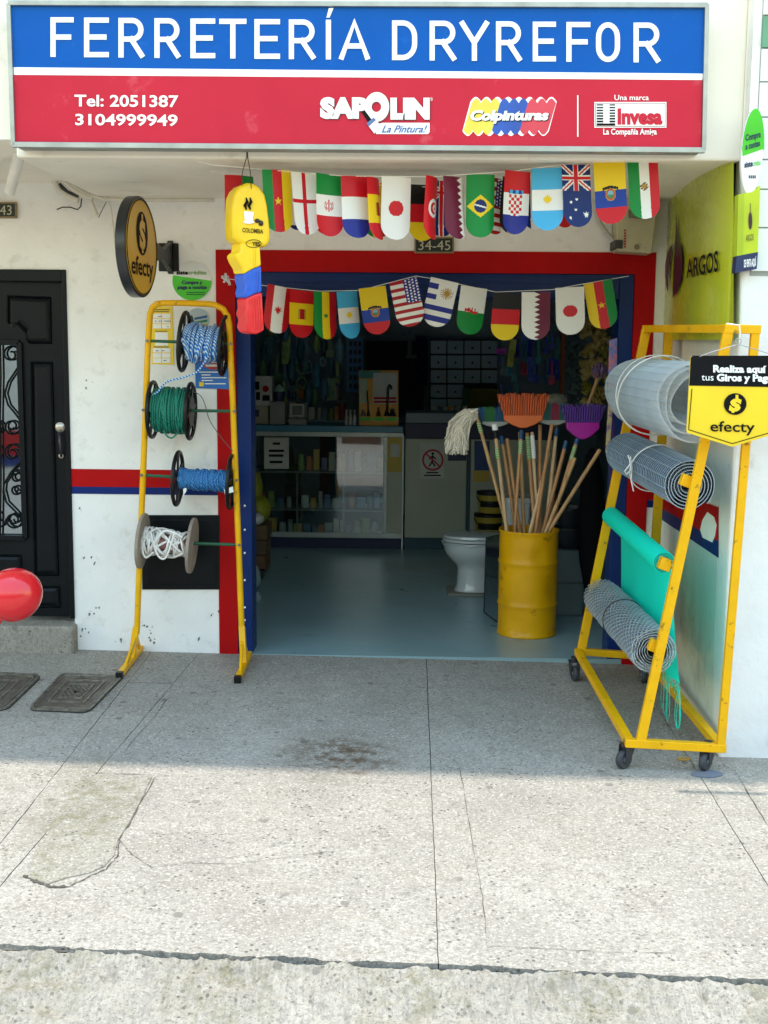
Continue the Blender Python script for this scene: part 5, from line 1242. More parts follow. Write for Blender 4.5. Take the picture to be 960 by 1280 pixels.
# ================================================================== shop interior
FLM = mat('grey_green_floor_paint', hx('8ba6a8'), .3, var=.1, vscale=1.5, bump=.06, bscale=8, dirt=hx('4f5a58'), dscale=3.5, dlo=.6, dhi=.8)
IW = mat('interior_wall', hx('9fb6c0'), .7, var=.15); ICE = mat('interior_ceiling', hx('cfd6d6'), .8); CABI = mat('cream_cabinet', hx('b4b8a2'), .45, var=.06, vscale=3)
mb = MB(); mb.box((-2.2, .0, -.1), (2.4, 6.2, .0)); struct('shop_floor', mb, FLM)
mb = MB(); mb.box((-2.2, -.055, -.1), (-.001 + XRo + .3, -.001, -.006)); 
mb = MB(); mb.box((-2.3, WT, 0), (-1.72, 6.2, 2.6)); struct('inner_wall', mb, IW)
mb = MB(); mb.box((1.9, WT, 0), (2.4, 6.2, 2.6)); struct('inner_wall', mb, IW)
mb = MB(); mb.box((-2.3, 5.9, 0), (2.4, 6.2, 2.6)); struct('back_wall', mb, IW)
mb = MB(); mb.box((-2.3, WT, 2.6), (2.4, 6.2, 2.7)); struct('ceiling', mb, ICE)
def box_px(mb, x0, y0, x1, y1, Y, depth):
    """front face given in sight lines at plane Y, running back by depth"""
    a = P(x0, y1, Y); b = P(x1, y0, Y); mb.box((a.x, Y, a.z), (b.x, Y + depth, b.z)); return a, b
TEALM = mat('teal_counter_edge', hx('2f7d97'), .35); ALUC = mat('counter_aluminium', hx('a9b1aa'), .35, .35)
NAVK = mat('navy_plinth', hx('0f1c48'), .5); TEALK = mat('teal_plinth', hx('1d4a58'), .5)
CYY = 3.7
dc = thing('display_counter', 'glass fronted display counter with cream end panel facing the doorway', 'display case', P(410, 684, CYY))
a = P(314, 684, CYY); b = P(504, 541, CYY); zf = 0.0
x0, x1, zt_ = a.x, b.x, b.z; zk = P(400, 672, CYY).z
mb = MB(); mb.box((x0, CYY + .03, 0), (x1, CYY + .5, zk)); build('plinth', mb, NAVK, dc)
mb = MB(); t_ = .03
gxr = P(484, 600, CYY).x
mb.box((x0, CYY, zt_ - .04), (x1, CYY + .03, zt_)); mb.box((x0, CYY, zk), (x1, CYY + .03, zk + .045)); mb.box((x0, CYY, zk + .045), (x0 + .035, CYY + .03, zt_ - .04)); mb.box((gxr - .035, CYY, zk + .045), (gxr, CYY + .03, zt_ - .04)); build('glazing_frame', mb, ALUC, dc, bevel=.003)
mb = MB(); mb.box((gxr + .001, CYY + .002, zk + .045), (x1, CYY + .03, zt_ - .04)); build('end_panel', mb, CABI, dc)
mb = MB(); mb.box((x0 + .035, CYY + .012, zk + .045), (gxr - .035, CYY + .018, zt_ - .04)); build('front_glass', mb, glass('case_glass', (.9, .95, .94), .02, 1.7), dc)
mb = MB(); mb.box((x0, CYY + .49, zk), (x1, CYY + .5, zt_)); build('back_panel', mb, mat('case_back', hx('2c3a40'), .7), dc)
mb = MB(); mb.box((x0 - .02, CYY - .02, zt_ + .001), (x1, CYY + .55, zt_ + .055)); build('counter_top', mb, TEALM, dc, bevel=.005)
shelf = mat('case_shelf', hx('8f9a94'), .4)
for yy in (589, 636):
    z = P(400, yy, CYY + .1).z; mb = MB(); mb.box((x0 + .03, CYY + .04, z - .012), (gxr, CYY + .48, z)); build('shelf', mb, shelf, dc)
for xx in (372, 430):
    x = P(xx, 600, CYY + .1).x; mb = MB(); mb.box((x - .008, CYY + .05, zk), (x + .008, CYY + .07, P(400, 589, CYY + .1).z)); build('divider', mb, shelf, dc)
rr = random.Random(21)
pal = ['8a8f8c', 'a6683a', '5a6f8a', 'b0aba0', '7d2f2a', 'c08a3a', '3f5a6a', '9aa39a', '6a7f3a']
ORD = ['first', 'second', 'third', 'fourth', 'fifth', 'sixth', 'seventh', 'eighth', 'ninth', 'tenth', 'eleventh', 'twelfth', 'thirteenth', 'fourteenth', 'fifteenth', 'sixteenth', 'seventeenth', 'eighteenth', 'nineteenth', 'twentieth']
CN = {'8a8f8c': 'grey', 'a6683a': 'orange brown', '5a6f8a': 'slate blue', 'b0aba0': 'pale', '7d2f2a': 'dark red', 'c08a3a': 'amber', '3f5a6a': 'dark blue grey', '9aa39a': 'light grey', '6a7f3a': 'green', '24414a': 'dark teal', '2c4c58': 'teal', '1d3a45': 'deep teal', '3e5a40': 'dull green', '31424a': 'dark grey', '48606a': 'grey blue', '2a5060': 'petrol blue', '5a6a3a': 'olive', '1f4f56': 'teal', '1c2f7a': 'navy', '24606a': 'sea green', '7a2038': 'wine red', '2b3f8c': 'blue', '49565a': 'grey', '19405a': 'dark blue', '163060': 'navy'}
KN = {0: 'pack', 1: 'hose coil', 2: 'long tool', 3: 'bag'}
ROWS = ['top', 'second', 'third', 'lowest']
def goods(x0, x1, ybase, Y, hmax, group, label):
    x = x0; cnt = 0
    while x < x1 - 4:
        wd = rr.uniform(6, 12); h = rr.uniform(.5, 1) * hmax; mb = MB(); c = rr.choice(pal); m = mat('pack_' + c, tuple(min(.8, q * 2) for q in hx(c)), .5)
        p = P(x + wd / 2, ybase, Y)
        s = (Y - CAM.y) / FPX; r = wd * s / 2 * .9; hh = h * s
        rnd_ = rr.random() < .6; lab_ = CN[c] + (' tin ' if rnd_ else ' box ') + ORD[cnt] + ' from left ' + label; cnt += 1
        if rnd_: mb.lathe([(r, 0), (r, hh * .75), (r * .9, hh * .78), (r * .9, hh), (.001, hh)], p, 16)
        else: mb.box((p.x - r, Y - r, p.z), (p.x + r, Y + r, p.z + hh))
        o = build('pack', mb, m, smooth=40); tag(o, lab_, 'merchandise', group); x += wd + rr.uniform(0, 2)
goods(326, 368, 635.5, CYY + .2, 24, 'goods on the middle shelf of the counter, left', 'on the middle shelf, left bay of display counter')
goods(376, 428, 635.5, CYY + .2, 24, 'goods on the middle shelf of the counter, centre', 'on the middle shelf, centre bay of display counter')
goods(434, 480, 635.5, CYY + .22, 22, 'goods on the middle shelf of the counter, right', 'on the middle shelf, right bay of display counter')
goods(372, 478, 588.5, CYY + .2, 28, 'goods on the top shelf of the counter', 'on the top shelf of display counter')
goods(335, 478, 668, CYY + .25, 22, 'goods at the bottom of the counter', 'on the bottom shelf of display counter')
def notice(name, label, pts, Y, m, cat='notice'):
    t = thing(name, label, cat, P(pts[1][0], pts[1][1], Y)); mb = MB(); polypx(mb, pts, Y, .003); build('sheet', mb, m, t); return t
PAP = mat('paper_sheet', hx('c9c8be'), .6)
t = notice('paper_notice', 'white notice stuck inside the left of the display counter glass', [(330, 547), (330, 586), (361, 586), (361, 547)], CYY - .006, PAP)
mb = MB()
for y, a_, b_ in ((553, 341, 350), (562, 336, 355), (568, 336, 354), (576, 337, 353)): rectpx(mb, a_, y, b_, y + 3, CYY - .008, .001)
build('small_print', mb, BLACKP, t)
t = notice('yellow_notice', 'yellow notice stuck on the right end of the display counter', [(484, 547), (484, 590), (502.5, 590), (502.5, 547)], CYY - .006, mat('dull_yellow_print', hx('c7a83a'), .5))
mb = MB(); rectpx(mb, 488, 555, 499, 571, CYY - .008, .001); build('white_panel', mb, PAP, t)
# counter-top items
pt = zt_ + .056
def ctop(px): return P(px, 530, CYY + .15)
def onctop(x0p, x1p, ytop, Yo, dep):
    Y = CYY + Yo; a_ = P(x0p, ytop, Y); b_ = P(x1p, ytop, Y); return (a_.x, Y, pt), (b_.x, Y + dep, a_.z)
t = thing('carton', 'white printed carton standing at the left end of the counter, behind the entrance jamb', 'box', (P(322, 500, CYY + .1).x, CYY + .1, pt + .18))
a_, b_ = onctop(312, 340, 470, .1, .18); zmid = P(320, 507, CYY + .1).z
mb = MB(); mb.box((a_[0], a_[1], zmid), b_); build('carton_body', mb, PAP, t, bevel=.003)
mb = MB(); rectpx(mb, 314, 477, 324, 487, CYY + .098, .001); rectpx(mb, 313, 492, 317, 500, CYY + .098, .001); rectpx(mb, 320, 490, 325, 500, CYY + .098, .001); rectpx(mb, 328, 494, 337, 501, CYY + .098, .001); build('print', mb, BLACKP, t)
mb = MB(); polypx(mb, ellpts(332, 486, 4, 4, 16), CYY + .098, .001); build('red_print', mb, REDP, t)
t = thing('carton', 'plain cream carton under the printed one on the counter', 'box', (P(322, 530, CYY + .1).x, CYY + .1, pt))
mb = MB(); mb.box((a_[0], CYY + .1, pt), (P(335, 500, CYY + .1).x, CYY + .28, zmid - .002)); build('carton_body', mb, mat('cream_card', hx('a9a48c'), .7), t, bevel=.003)
mb = MB(); rectpx(mb, 313, 512, 324, 521, CYY + .098, .001); build('print', mb, NAVY, t)
t = thing('carton', 'grey document box on the counter below the green topped bottle', 'box', (P(346, 530, CYY + .1).x, CYY + .08, pt))
a_, b_ = onctop(337, 356, 502, .08, .14); mb = MB(); mb.box(a_, b_); build('carton_body', mb, mat('grey_card', hx('93968e'), .7), t, bevel=.003)
t = thing('bottle', 'white and green spherical bottle above the grey box on the counter', 'bottle', (P(349, 500, CYY + .12).x, CYY + .12, b_[2] + .001))
c_ = P(349, 491, CYY + .14); hh = (P(349, 481, CYY + .14).z - b_[2]); mb = MB(); mb.lathe([(.045, 0), (.052, hh * .35), (.05, hh * .6)], Vector((c_.x, c_.y, b_[2] + .001)), 20); build('body', mb, NAVY, t, smooth=50)
mb = MB(); mb.lathe([(.05, hh * .6), (.035, hh * .85), (.012, hh * .95), (.012, hh)], Vector((c_.x, c_.y, b_[2] + .001)), 20); build('cap', mb, mat('mint_plastic', hx('9fc9b4'), .4), t, smooth=50)
t = thing('card_terminal', 'small framed display stand on the counter top', 'display stand', (P(371, 528, CYY + .1).x, CYY + .1, pt))
mb = MB(); rectpx(mb, 363, 505, 380, 521, CYY + .1, .012); build('frame', mb, PAP, t, bevel=.002)
mb = MB(); rectpx(mb, 365, 507, 378, 519, CYY + .098, .002); build('screen', mb, mat('grey_screen', hx('56625f'), .3), t)
mb = MB(); a_, b_ = onctop(361, 383, 524, .08, .1); mb.box(a_, b_); build('base', mb, mat('grey_card', hx('93968e'), .7), t, bevel=.003)
for k, x in enumerate((433, 438, 443)):
    p = P(x, 528, CYY + .12); p.z = pt; mb = MB(); mb.lathe([(.014, 0), (.014, .07), (.006, .085), (.006, .11), (.009, .112), (.009, .13), (.001, .13)], p, 12)
    tag(build('dropper_bottle', mb, PAP, smooth=40), ['leftmost', 'middle', 'rightmost'][k] + ' of three small white dropper bottles beside the tap display', 'bottle', 'small bottles in a row on the counter')
# tap display board
t = thing('tap_display', 'yellow display board with taps and white leaflet on the counter', 'display board', (P(473, 530, CYY).x, CYY + .08, pt))
mb = MB(); mb.ext([P(x, y, CYY + .08) for x, y in ((448.5, 463), (449, 530), (498, 530), (498, 463))], (0, .03, 0)); build('board', mb, mat('display_yellow', hx('d99a1c'), .45), t)
zb = P(473, 530, CYY + .08).z
mb = MB(); mb.box((P(449, 530, CYY + .08).x, CYY + .06, pt - .0), (P(498, 530, CYY + .08).x, CYY + .16, zb)); build('foot', mb, mat('display_yellow', hx('d99a1c'), .45), t)
mb = MB(); rectpx(mb, 449, 463.5, 476, 473, CYY + .077, .001); build('teal_band', mb, mat('teal_band', hx('2f8f80'), .5), t)
mb = MB(); rectpx(mb, 449, 474, 459, 504, CYY + .077, .001); build('pale_panel', mb, mat('pale_green_print', hx('a9b592'), .5), t)
mb = MB(); rectpx(mb, 466.5, 466, 496, 505, CYY + .076, .001); build('leaflet', mb, PAP, t)
mb = MB(); rectpx(mb, 467, 496.5, 495.5, 499, CYY + .074, .001); rectpx(mb, 467, 501, 495.5, 503.5, CYY + .074, .001); build('red_stripes', mb, REDP, t)
mb = MB(); rectpx(mb, 449.5, 521.5, 464, 526, CYY + .076, .001); rectpx(mb, 466, 521.5, 480, 526, CYY + .076, .001); rectpx(mb, 482, 521.5, 497, 526, CYY + .076, .001); build('green_labels', mb, GRN, t)
BLKG = mat('black_tap', (.012, .012, .012), .2)
def tap(pts, r, lab, m=BLKG, base=True):
    mb = MB(); mb.tube([P(x, y, CYY + .05) for x, y in pts], r, 8)
    if base: mb.cyl(P(*pts[0], CYY + .05), P(pts[0][0], pts[0][1] - 7, CYY + .05), r * 2.4, r * 1.1, 12)
    build('tap', mb, m, t, smooth=50, label=lab)
tap([(483.5, 520), (484.5, 500), (485, 485), (487, 481), (489, 483), (489, 487)], .011, 'tall black gooseneck tap'); tap([(490.5, 520), (490.5, 511)], .014, 'short black tap')
tap([(460.5, 520), (460, 505), (459, 488)], .007, 'slim black tap'); tap([(454, 520), (454, 512)], .01, 'chrome tap', mat('chrome', hx('b5b9bb'), .1, 1)); tap([(473, 520), (473, 509)], .009, 'bronze tap', mat('bronze', hx('7d4f2a'), .25, .8))
mb = MB(); mb.bar(P(487, 512, CYY + .05), P(494, 512, CYY + .05), .01); build('tap_handle', mb, BLKG, t)
# right counter with no-entry sign
rc = thing('service_counter', 'cream service counter with a swing panel carrying the no-entry notice', 'counter', P(560, 684, CYY))
a = P(505.5, 672, CYY); b = P(640, 556, CYY)
mb = MB(); mb.box((a.x, CYY + .03, 0), (P(690, 600, CYY).x, CYY + .4, a.z)); build('plinth', mb, TEALK, rc)
mb = MB(); mb.box((a.x, CYY, a.z), (P(583, 600, CYY).x, CYY + .03, P(540, 549, CYY).z)); build('swing_panel', mb, CABI, rc, bevel=.003)
mb = MB(); mb.box((P(588, 600, CYY).x, CYY, a.z), (P(690, 600, CYY).x, CYY + .03, P(540, 549, CYY).z)); build('fixed_panel', mb, CABI, rc, bevel=.003)
mb = MB(); mb.box((P(583.5, 600, CYY).x, CYY - .004, a.z), (P(587.5, 600, CYY).x, CYY + .034, P(540, 549, CYY).z)); build('post', mb, TEALK, rc)
mb = MB(); mb.box((a.x, CYY + .02, P(540, 549, CYY).z + .001), (P(690, 600, CYY).x, CYY + .5, P(540, 530, CYY).z)); build('dark_front', mb, NAVK, rc)
mb = MB(); mb.box((a.x, CYY - .02, P(540, 529, CYY).z), (P(690, 600, CYY).x, CYY + .55, P(540, 516, CYY).z)); build('counter_top', mb, mat('slate_counter', hx('43606b'), .35), rc, bevel=.004)
mb = MB(); mb.box((P(502.5, 600, CYY).x, CYY - .03, .0), (P(504.5, 600, CYY).x, CYY - .005, P(500, 543, CYY).z)); build('hinge_post', mb, ALUC, rc)
mb = MB(); rectpx(mb, 560, 562, 583, 576, CYY - .004, .003); build('navy_label', mb, NAVK, rc)
t = notice('no_entry_notice', 'white notice with red no-entry pedestrian symbol on the counter panel', [(525, 554), (525, 598), (555, 598), (555, 554)], CYY - .006, PAP, 'sign')
mb = MB(); o = [P(x, y, CYY - .009) for x, y in ellpts(541, 575, 13.5, 13.5, 32)]; i = [P(x, y, CYY - .009) for x, y in ellpts(541, 575, 11, 11, 32)]; mb.add(o + i, [(k, (k + 1) % 32, 32 + (k + 1) % 32, 32 + k) for k in range(32)]); mb.bar(P(532.5, 567, CYY - .009), P(549.5, 583, CYY - .009), .014, .001); build('red_symbol', mb, mat('notice_red', hx('b0242c'), .5), t)
mb = MB(); polypx(mb, ellpts(541, 567, 1.8, 1.8, 10), CYY - .0075, .001)
for q in (((541, 569), (540, 577)), ((540, 577), (536.5, 583)), ((540, 577), (544, 583)), ((540.5, 570), (536.5, 574)), ((540.5, 570), (545, 574))): mb.bar(P(*q[0], CYY - .0075), P(*q[1], CYY - .0075), .012, .001)
for y, a_, b_ in ((590, 533, 548), (593.5, 530, 551)): rectpx(mb, a_, y, b_, y + 1.6, CYY - .008, .001)
build('black_print', mb, BLACKP, t)
# blue + yellow poster behind brooms
t = notice('blue_notice', 'dark blue notice behind the brooms on the counter front', [(593, 551), (593, 588), (612, 588), (612, 551)], CYY - .006, mat('deep_blue_print', hx('1c3f7c'), .5))
t = notice('yellow_strip', 'yellow sheet below the blue notice behind the brooms', [(592, 588.5), (592, 602), (612, 602), (612, 588.5)], CYY - .006, mat('dull_yellow_print', hx('c7a83a'), .5))
# ---- back wall shelving
BYY = 5.55
cabm = mat('drawer_grey', hx('adc8d2'), .5, var=.08)
t = thing('drawer_rack', 'grey rack of small parts boxes in rows on the back wall', 'storage rack', P(578, 520, BYY))
mb = MB(); box_px(mb, 536, 424, 622, 516, BYY + .02, .3); build('carcass', mb, mat('rack_dark', hx('1c2a30'), .7), t)
for r_ in range(5):
    for c__ in range(4):
        if r_ > 2 and c__ > 1: continue
        x = 538 + c__ * 21.3; y = 426 + r_ * 18.3; mb = MB(); box_px(mb, x, y, x + 20, y + 16, BYY - .01, .25); d = build('drawer', mb, cabm, t, bevel=.004)
        mb = MB(); mb.cyl(P(x + 10, y + 9, BYY - .03), P(x + 10, y + 9, BYY - .01), .012, n=8); build('knob', mb, NAVK, d)
t = thing('open_box', 'yellow and green shelf box in front of the drawer rack', 'box', P(608, 516, 5.2))
mb = MB(); a_, b_ = P(588, 517, 5.2), P(627, 487, 5.2); OB = mat('olive_box', hx('8a8420'), .6)
mb.box((a_.x, 5.2, a_.z), (a_.x + .012, 5.5, b_.z)); mb.box((b_.x - .012, 5.2, a_.z), (b_.x, 5.5, b_.z)); mb.box((a_.x + .013, 5.45, a_.z), (b_.x - .013, 5.46, b_.z)); mb.box((a_.x + .013, 5.2, (a_.z + b_.z) / 2), (b_.x - .013, 5.22, (a_.z + b_.z) / 2 + .02)); mb.box((a_.x + .013, 5.2, b_.z - .03), (b_.x - .013, 5.45, b_.z)); build('body', mb, OB, t)
mb = MB(); mb.box((a_.x - .07, 5.22, a_.z), (a_.x - .002, 5.5, b_.z + .01)); build('green_side', mb, mat('green_card', hx('1d6b33'), .6), t)
t = thing('perforated_rack', 'blue metal panel with rows of square holes behind the counter', 'rack', P(443, 520, 5.2))
PB = mat('rack_blue', hx('4f9ad0'), .5)
mb = MB(); xs = [433, 436.5, 440, 442.2, 445.6, 447.7, 451.2, 454]; 
for k in range(0, 8, 2):
    a_ = P(xs[k], 490, 5.2); b_ = P(xs[k + 1], 422, 5.2); mb.box((a_.x, 5.2, a_.z), (b_.x, 5.225, b_.z))
for k in range(7):
    y = 422 + k * 10.6; a_ = P(433, y + 4.4, 5.2); b_ = P(454, y, 5.2); mb.box((a_.x, 5.197, a_.z), (b_.x, 5.228, b_.z))
build('lattice', mb, PB, t)
mb = MB(); a_ = P(433, 490, 5.25); b_ = P(454, 422, 5.25); mb.box((a_.x, 5.25, a_.z), (b_.x, 5.3, b_.z)); build('dark_back', mb, NAVK, t)
t = thing('dark_cabinet', 'tall dark open cabinet in the middle of the back wall', 'cabinet', P(490, 528, 5.4))
mb = MB(); mb.bar(P(456, 423, 5.4), P(532, 423, 5.4), .05); mb.bar(P(532, 423, 5.4), P(533, 520, 5.4), .04); mb.bar(P(456, 423, 5.4), P(456, 520, 5.4), .03); build('frame', mb, mat('slate_frame', hx('3e5660'), .5), t)
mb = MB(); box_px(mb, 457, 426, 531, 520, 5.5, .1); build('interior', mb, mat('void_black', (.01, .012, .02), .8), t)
mb = MB(); mb.bar(P(512, 412, 5.38), P(512, 446, 5.38), .04); mb.bar(P(507, 446, 5.38), P(524, 446, 5.38), .03); build('shelf_bracket', mb, mat('slate_frame', hx('3e5660'), .5), t)
t = thing('wall_sheet', 'navy coat or tarpaulin hanging in the dark cabinet', 'tarpaulin', P(527, 480, 5.3))
mb = MB(); mb.grid(lambda u, v: P(519 + 14 * u + 2 * math.sin(v * 3), 420 + 62 * v, 5.3 + .03 * math.sin(u * 18)), 24, 10); build('cloth', mb, mat('navy_cloth', hx('17235c'), .7), t, smooth=60)
# hanging merchandise: a grid of hooks with packs, tools and hoses
def hang(px, py, w_, h_, Y, c, kind, label, group):
    s = (Y - CAM.y) / FPX; p = P(px, py, Y); m = mat('stock_' + c, tuple(min(.8, q * 4) for q in hx(c)), .4, var=.15, vscale=20); mb = MB(); W_, H_ = w_ * s, h_ * s
    if kind == 0:    # blister pack
        mb.cbox(p - Vector((0, 0, H_ / 2)), (W_, .012, H_), Matrix.Rotation(rr.uniform(-.15, .15), 3, 'Y')); mb.ball(p - Vector((0, .015, H_ * .6)), (W_ * .36, .025, H_ * .28), n=8, m=6)
    elif kind == 1:  # coil
        for k in range(3): mb.tube([p - Vector((0, .012 * k, W_ * .6)) + Vector((math.cos(a * .5236) * W_ * .5, 0, math.sin(a * .5236) * W_ * (.6 + .05 * k))) for a in range(12)], .008, 5, closed=True)
    elif kind == 2:  # long tool
        mb.bar(p, p - Vector((rr.uniform(-.02, .02), 0, H_)), W_ * .3, .02); mb.cbox(p - Vector((0, 0, H_ * .85)), (W_ * .8, .04, H_ * .3))
    else:            # bag
        mb.ball(p - Vector((0, 0, H_ * .55)), (W_ * .5, .05, H_ * .5), n=12, m=8, jit=.12); mb.bar(p, p - Vector((0, 0, H_ * .15)), .012)
    mb.bar(p + Vector((0, .0, .0)), p + Vector((0, .06, .02)), .005)
    return tag(build('hanging_item', mb, m, smooth=50), label, 'merchandise', group)
for k in range(48):
    x = 318 + (k % 12) * 9.6 + rr.uniform(-2, 2); y = 392 + (k // 12) * 28 + rr.uniform(-5, 6)
    hang(x, y, rr.uniform(7, 13), rr.uniform(22, 38), 5.0 + rr.uniform(-.15, .15), (c_ := rr.choice(['24414a', '2c4c58', '1d3a45', '3e5a40', '31424a', '48606a', '2a5060', '5a6a3a'])), (k_ := rr.choice([0, 2, 3, 3, 1])), f'{CN[c_]} {KN[k_]}, {ORD[k % 12]} in the {ROWS[k // 12]} row hanging left of perforated rack', 'stock hanging at the back left')
for k in range(30):
    x = 627 + (k % 9) * 9 + rr.uniform(-2, 2); y = 392 + (k // 9) * 28 + rr.uniform(-5, 5)
    hang(x, y, rr.uniform(6, 11), rr.uniform(18, 34), 4.9 + rr.uniform(-.15, .15), (c_ := rr.choice(['1f4f56', '1c2f7a', '24606a', '7a2038', '2b3f8c', '49565a', '19405a', '163060'])), (k_ := rr.choice([0, 2, 3, 2])), f'{CN[c_]} {KN[k_]}, {ORD[k % 9]} in the {ROWS[k // 9]} row hanging left of orange post', 'tool packs hanging at the back right')
hang(640, 424, 8, 34, 4.7, 'b08a34', 0, 'tan long pack hanging in front of the tool packs', 'tan pack'); hang(690, 452, 9, 28, 4.6, 'a3243c', 2, 'crimson tool hanging left of the orange post', 'crimson tool')
hang(626, 436, 14, 6, 4.7, 'a02a80', 0, 'small magenta handle beside the tan pack', 'magenta handle')
mb = MB(); mb.box(P(700, 498, 4.4), P(708, 380, 4.4) + Vector((0, .06, 0))); tag(build('orange_post', mb, mat('orange_wood', hx('a5561c'), .6)), 'vertical orange wooden post between hanging stock and pipe fittings', 'post')
for k in range(12):
    x = 714 + (k % 2) * 9 + rr.uniform(-3, 3); y = 414 + (k // 2) * 18 + rr.uniform(-4, 4); p = P(x, y, 3.2); mb = MB(); d_ = Vector((rr.uniform(-1, 1), rr.uniform(-.6, 0), rr.uniform(-1, .4))).normalized()
    mb.cyl(p - d_ * .04, p + d_ * .05, .028, n=12); mb.cyl(p, p + d_.cross(Vector((0, 1, 0))).normalized() * .06, .024, n=12); mb.lathe([(.034, .0), (.034, .015)], p + d_ * .045, 12, axis=d_)
    tag(build('pipe_fitting', mb, mat('grey_fitting', hx('50645e'), .35), smooth=40), f'grey green pipe elbow, {["left", "right"][k % 2]} one in row {ORD[k // 2]} from top, right of orange post', 'pipe fitting', 'grey pipe fittings hanging in a cluster')
for k in range(20):
    x = 735 + (k % 3) * 9.5 + rr.uniform(-2, 2); y = 404 + (k // 3) * 16.5 + rr.uniform(-3, 3); p = P(x, y, 2.2); mb = MB(); d_ = Vector((rr.uniform(-1, 1), rr.uniform(-.8, 0), rr.uniform(-1, 1))).normalized(); cc = rr.choice(['b39c4e', 'a8924a', '8f8a30', 'b8a45c'])
    mb.lathe([(.012, -.045), (.030, -.045), (.030, -.015), (.025, -.015), (.025, .03), (.032, .03), (.032, .05), (.024, .05), (.022, .02)], p, 14, axis=d_); q = d_.cross(Vector((.3, 1, .2))).normalized(); mb.cyl(p, p + q * .055, .025, n=12); mb.cyl(p + q * .04, p + q * .06, .031, n=12)
    tag(build('pipe_elbow', mb, mat('pvc_' + cc, hx(cc), .4), smooth=40), f'yellowish pipe fitting, {["left", "middle", "right"][k % 3]} in row {ORD[k // 3]} from top, by right jamb', 'pipe fitting', 'yellowish pipe fittings hanging by the right jamb')
for k in range(7):
    x = 712 + rr.uniform(-14, 30); y = 392 + rr.uniform(0, 16); mb = MB(); mb.ball(P(x, y, 3.0), .045, n=12, m=8, jit=.2); tag(build('clear_bag', mb, mat('clear_bag', hx('6d7d7a'), .15, var=.3), smooth=50), f'crumpled clear bag, {ORD[k]} of seven bundled above the pipe fittings', 'bag', 'clear bags above the pipe fittings')
# packaged strips on the right jamb
t = thing('packaged_strip', 'tall colourful packaged strip hanging on the right door jamb', 'package', P(764, 555, .0))
mb = MB(); polypx(mb, [(762, 425), (760, 485), (771, 488), (772, 422)], -.02, .02); build('upper_pack', mb, mat('blue_pink_pack', hx('4a6bb0'), .3, var=.5, vscale=14, dirt=hx('b06a7a'), dscale=18, dlo=.45, dhi=.55), t, bevel=.003)
mb = MB(); polypx(mb, [(761, 498), (757, 566), (762, 568), (767, 498)], -.02, .02); build('lower_pack', mb, mat('cream_pack', hx('b5a878'), .4, dirt=hx('7a5a8a'), dscale=22, dlo=.5, dhi=.55), t, bevel=.003)
# goods standing on a back shelf above the dark cabinet and beside the drawers
def shelfrow(x0, x1, yb, Y, hmax, group, where):
    global cnt
    z = P(x0, yb, Y).z; mb = MB(); mb.box((P(x0 - 1, yb, Y).x, Y - .08, z - .02), (P(x1 + 1, yb, Y).x, Y + .15, z)); sh = thing('wall_shelf', 'thin shelf board ' + where, 'shelf', (P(x0, yb, Y).x, Y, z)); build('board', mb, mat('shelf_board', hx('8fa0a0'), .6), sh)
    x = x0 + 1; n = 0
    while x < x1 - 5 and n < 20:
        wd = rr.uniform(5, 10); h = rr.uniform(.55, 1) * hmax; c = rr.choice(pal); s_ = (Y - CAM.y) / FPX; r_ = wd * s_ * .45; hh = h * s_; p = P(x + wd / 2, yb, Y); p.z = z + .001; mb = MB(); tin = rr.random() < .5
        if tin: mb.lathe([(r_, 0), (r_, hh * .9), (r_ * .93, hh), (.001, hh)], p, 16)
        else: mb.box((p.x - r_, Y - r_, p.z), (p.x + r_, Y + r_, p.z + hh))
        tag(build('pack', mb, mat('shelf_' + c, tuple(min(.8, q * 1.6) for q in hx(c)), .5), smooth=40), CN[c] + (' tin ' if tin else ' box ') + ORD[n] + ' from left on the shelf board ' + where, 'merchandise', group); n += 1; x += wd + rr.uniform(0, 1.5)
shelfrow(360, 430, 524, 4.9, 22, 'goods on the board behind the counter top', 'behind the counter top')
shelfrow(318, 430, 498, 5.3, 20, 'goods on the upper board at back left', 'at the back left')
shelfrow(537, 588, 514.5, 5.0, 9, 'goods in front of the drawer rack', 'before the drawer rack')
# ---- barrel and its handles
BY = .62
bp_ = P(658, 792, BY); s = (BY - CAM.y) / FPX; rB = 37.5 * s; hB = P(659, 661, BY).z
br_ = thing('barrel', 'yellow painted steel drum full of broom and mop handles', 'barrel', (bp_.x, BY, 0))
prof = [(rB * .93, 0.004), (rB * 1.0, 0.004), (rB * 1.01, .012), (rB * .98, .02), (rB * .98, .2)]
prof = [(0.001, .012), (rB * .95, .012), (rB * .985, .0), (rB * 1.01, .004), (rB * 1.01, .016), (rB * .98, .022)]
for f_ in (.30, .70): prof += [(rB * .98, hB * f_ - .016), (rB * 1.01, hB * f_ - .006), (rB * 1.01, hB * f_ + .004), (rB * .98, hB * f_ + .014)]
prof += [(rB * .98, hB - .02), (rB * 1.008, hB - .012), (rB * 1.008, hB), (rB * .975, hB), (rB * .96, hB - .02), (rB * .96, .03), (.001, .03)]
mb = MB(); mb.lathe(prof, (bp_.x, BY, 0), 64); 
def dent(v):
    for (da, dz, dr_, dp) in ((200, .3, .09, .012), (285, .78, .07, .009), (240, .12, .08, .008), (320, .45, .10, .010)):
        p_ = Vector((bp_.x + rB * math.cos(R(da)), BY + rB * math.sin(R(da)), hB * dz)); l_ = (v - p_).length
        if l_ < dr_: k_ = dp * (math.cos(l_ / dr_ * 3.1416) + 1) / 2; d_ = Vector((bp_.x - v.x, BY - v.y, 0)).normalized(); v = v + d_ * k_
    return v
big = []
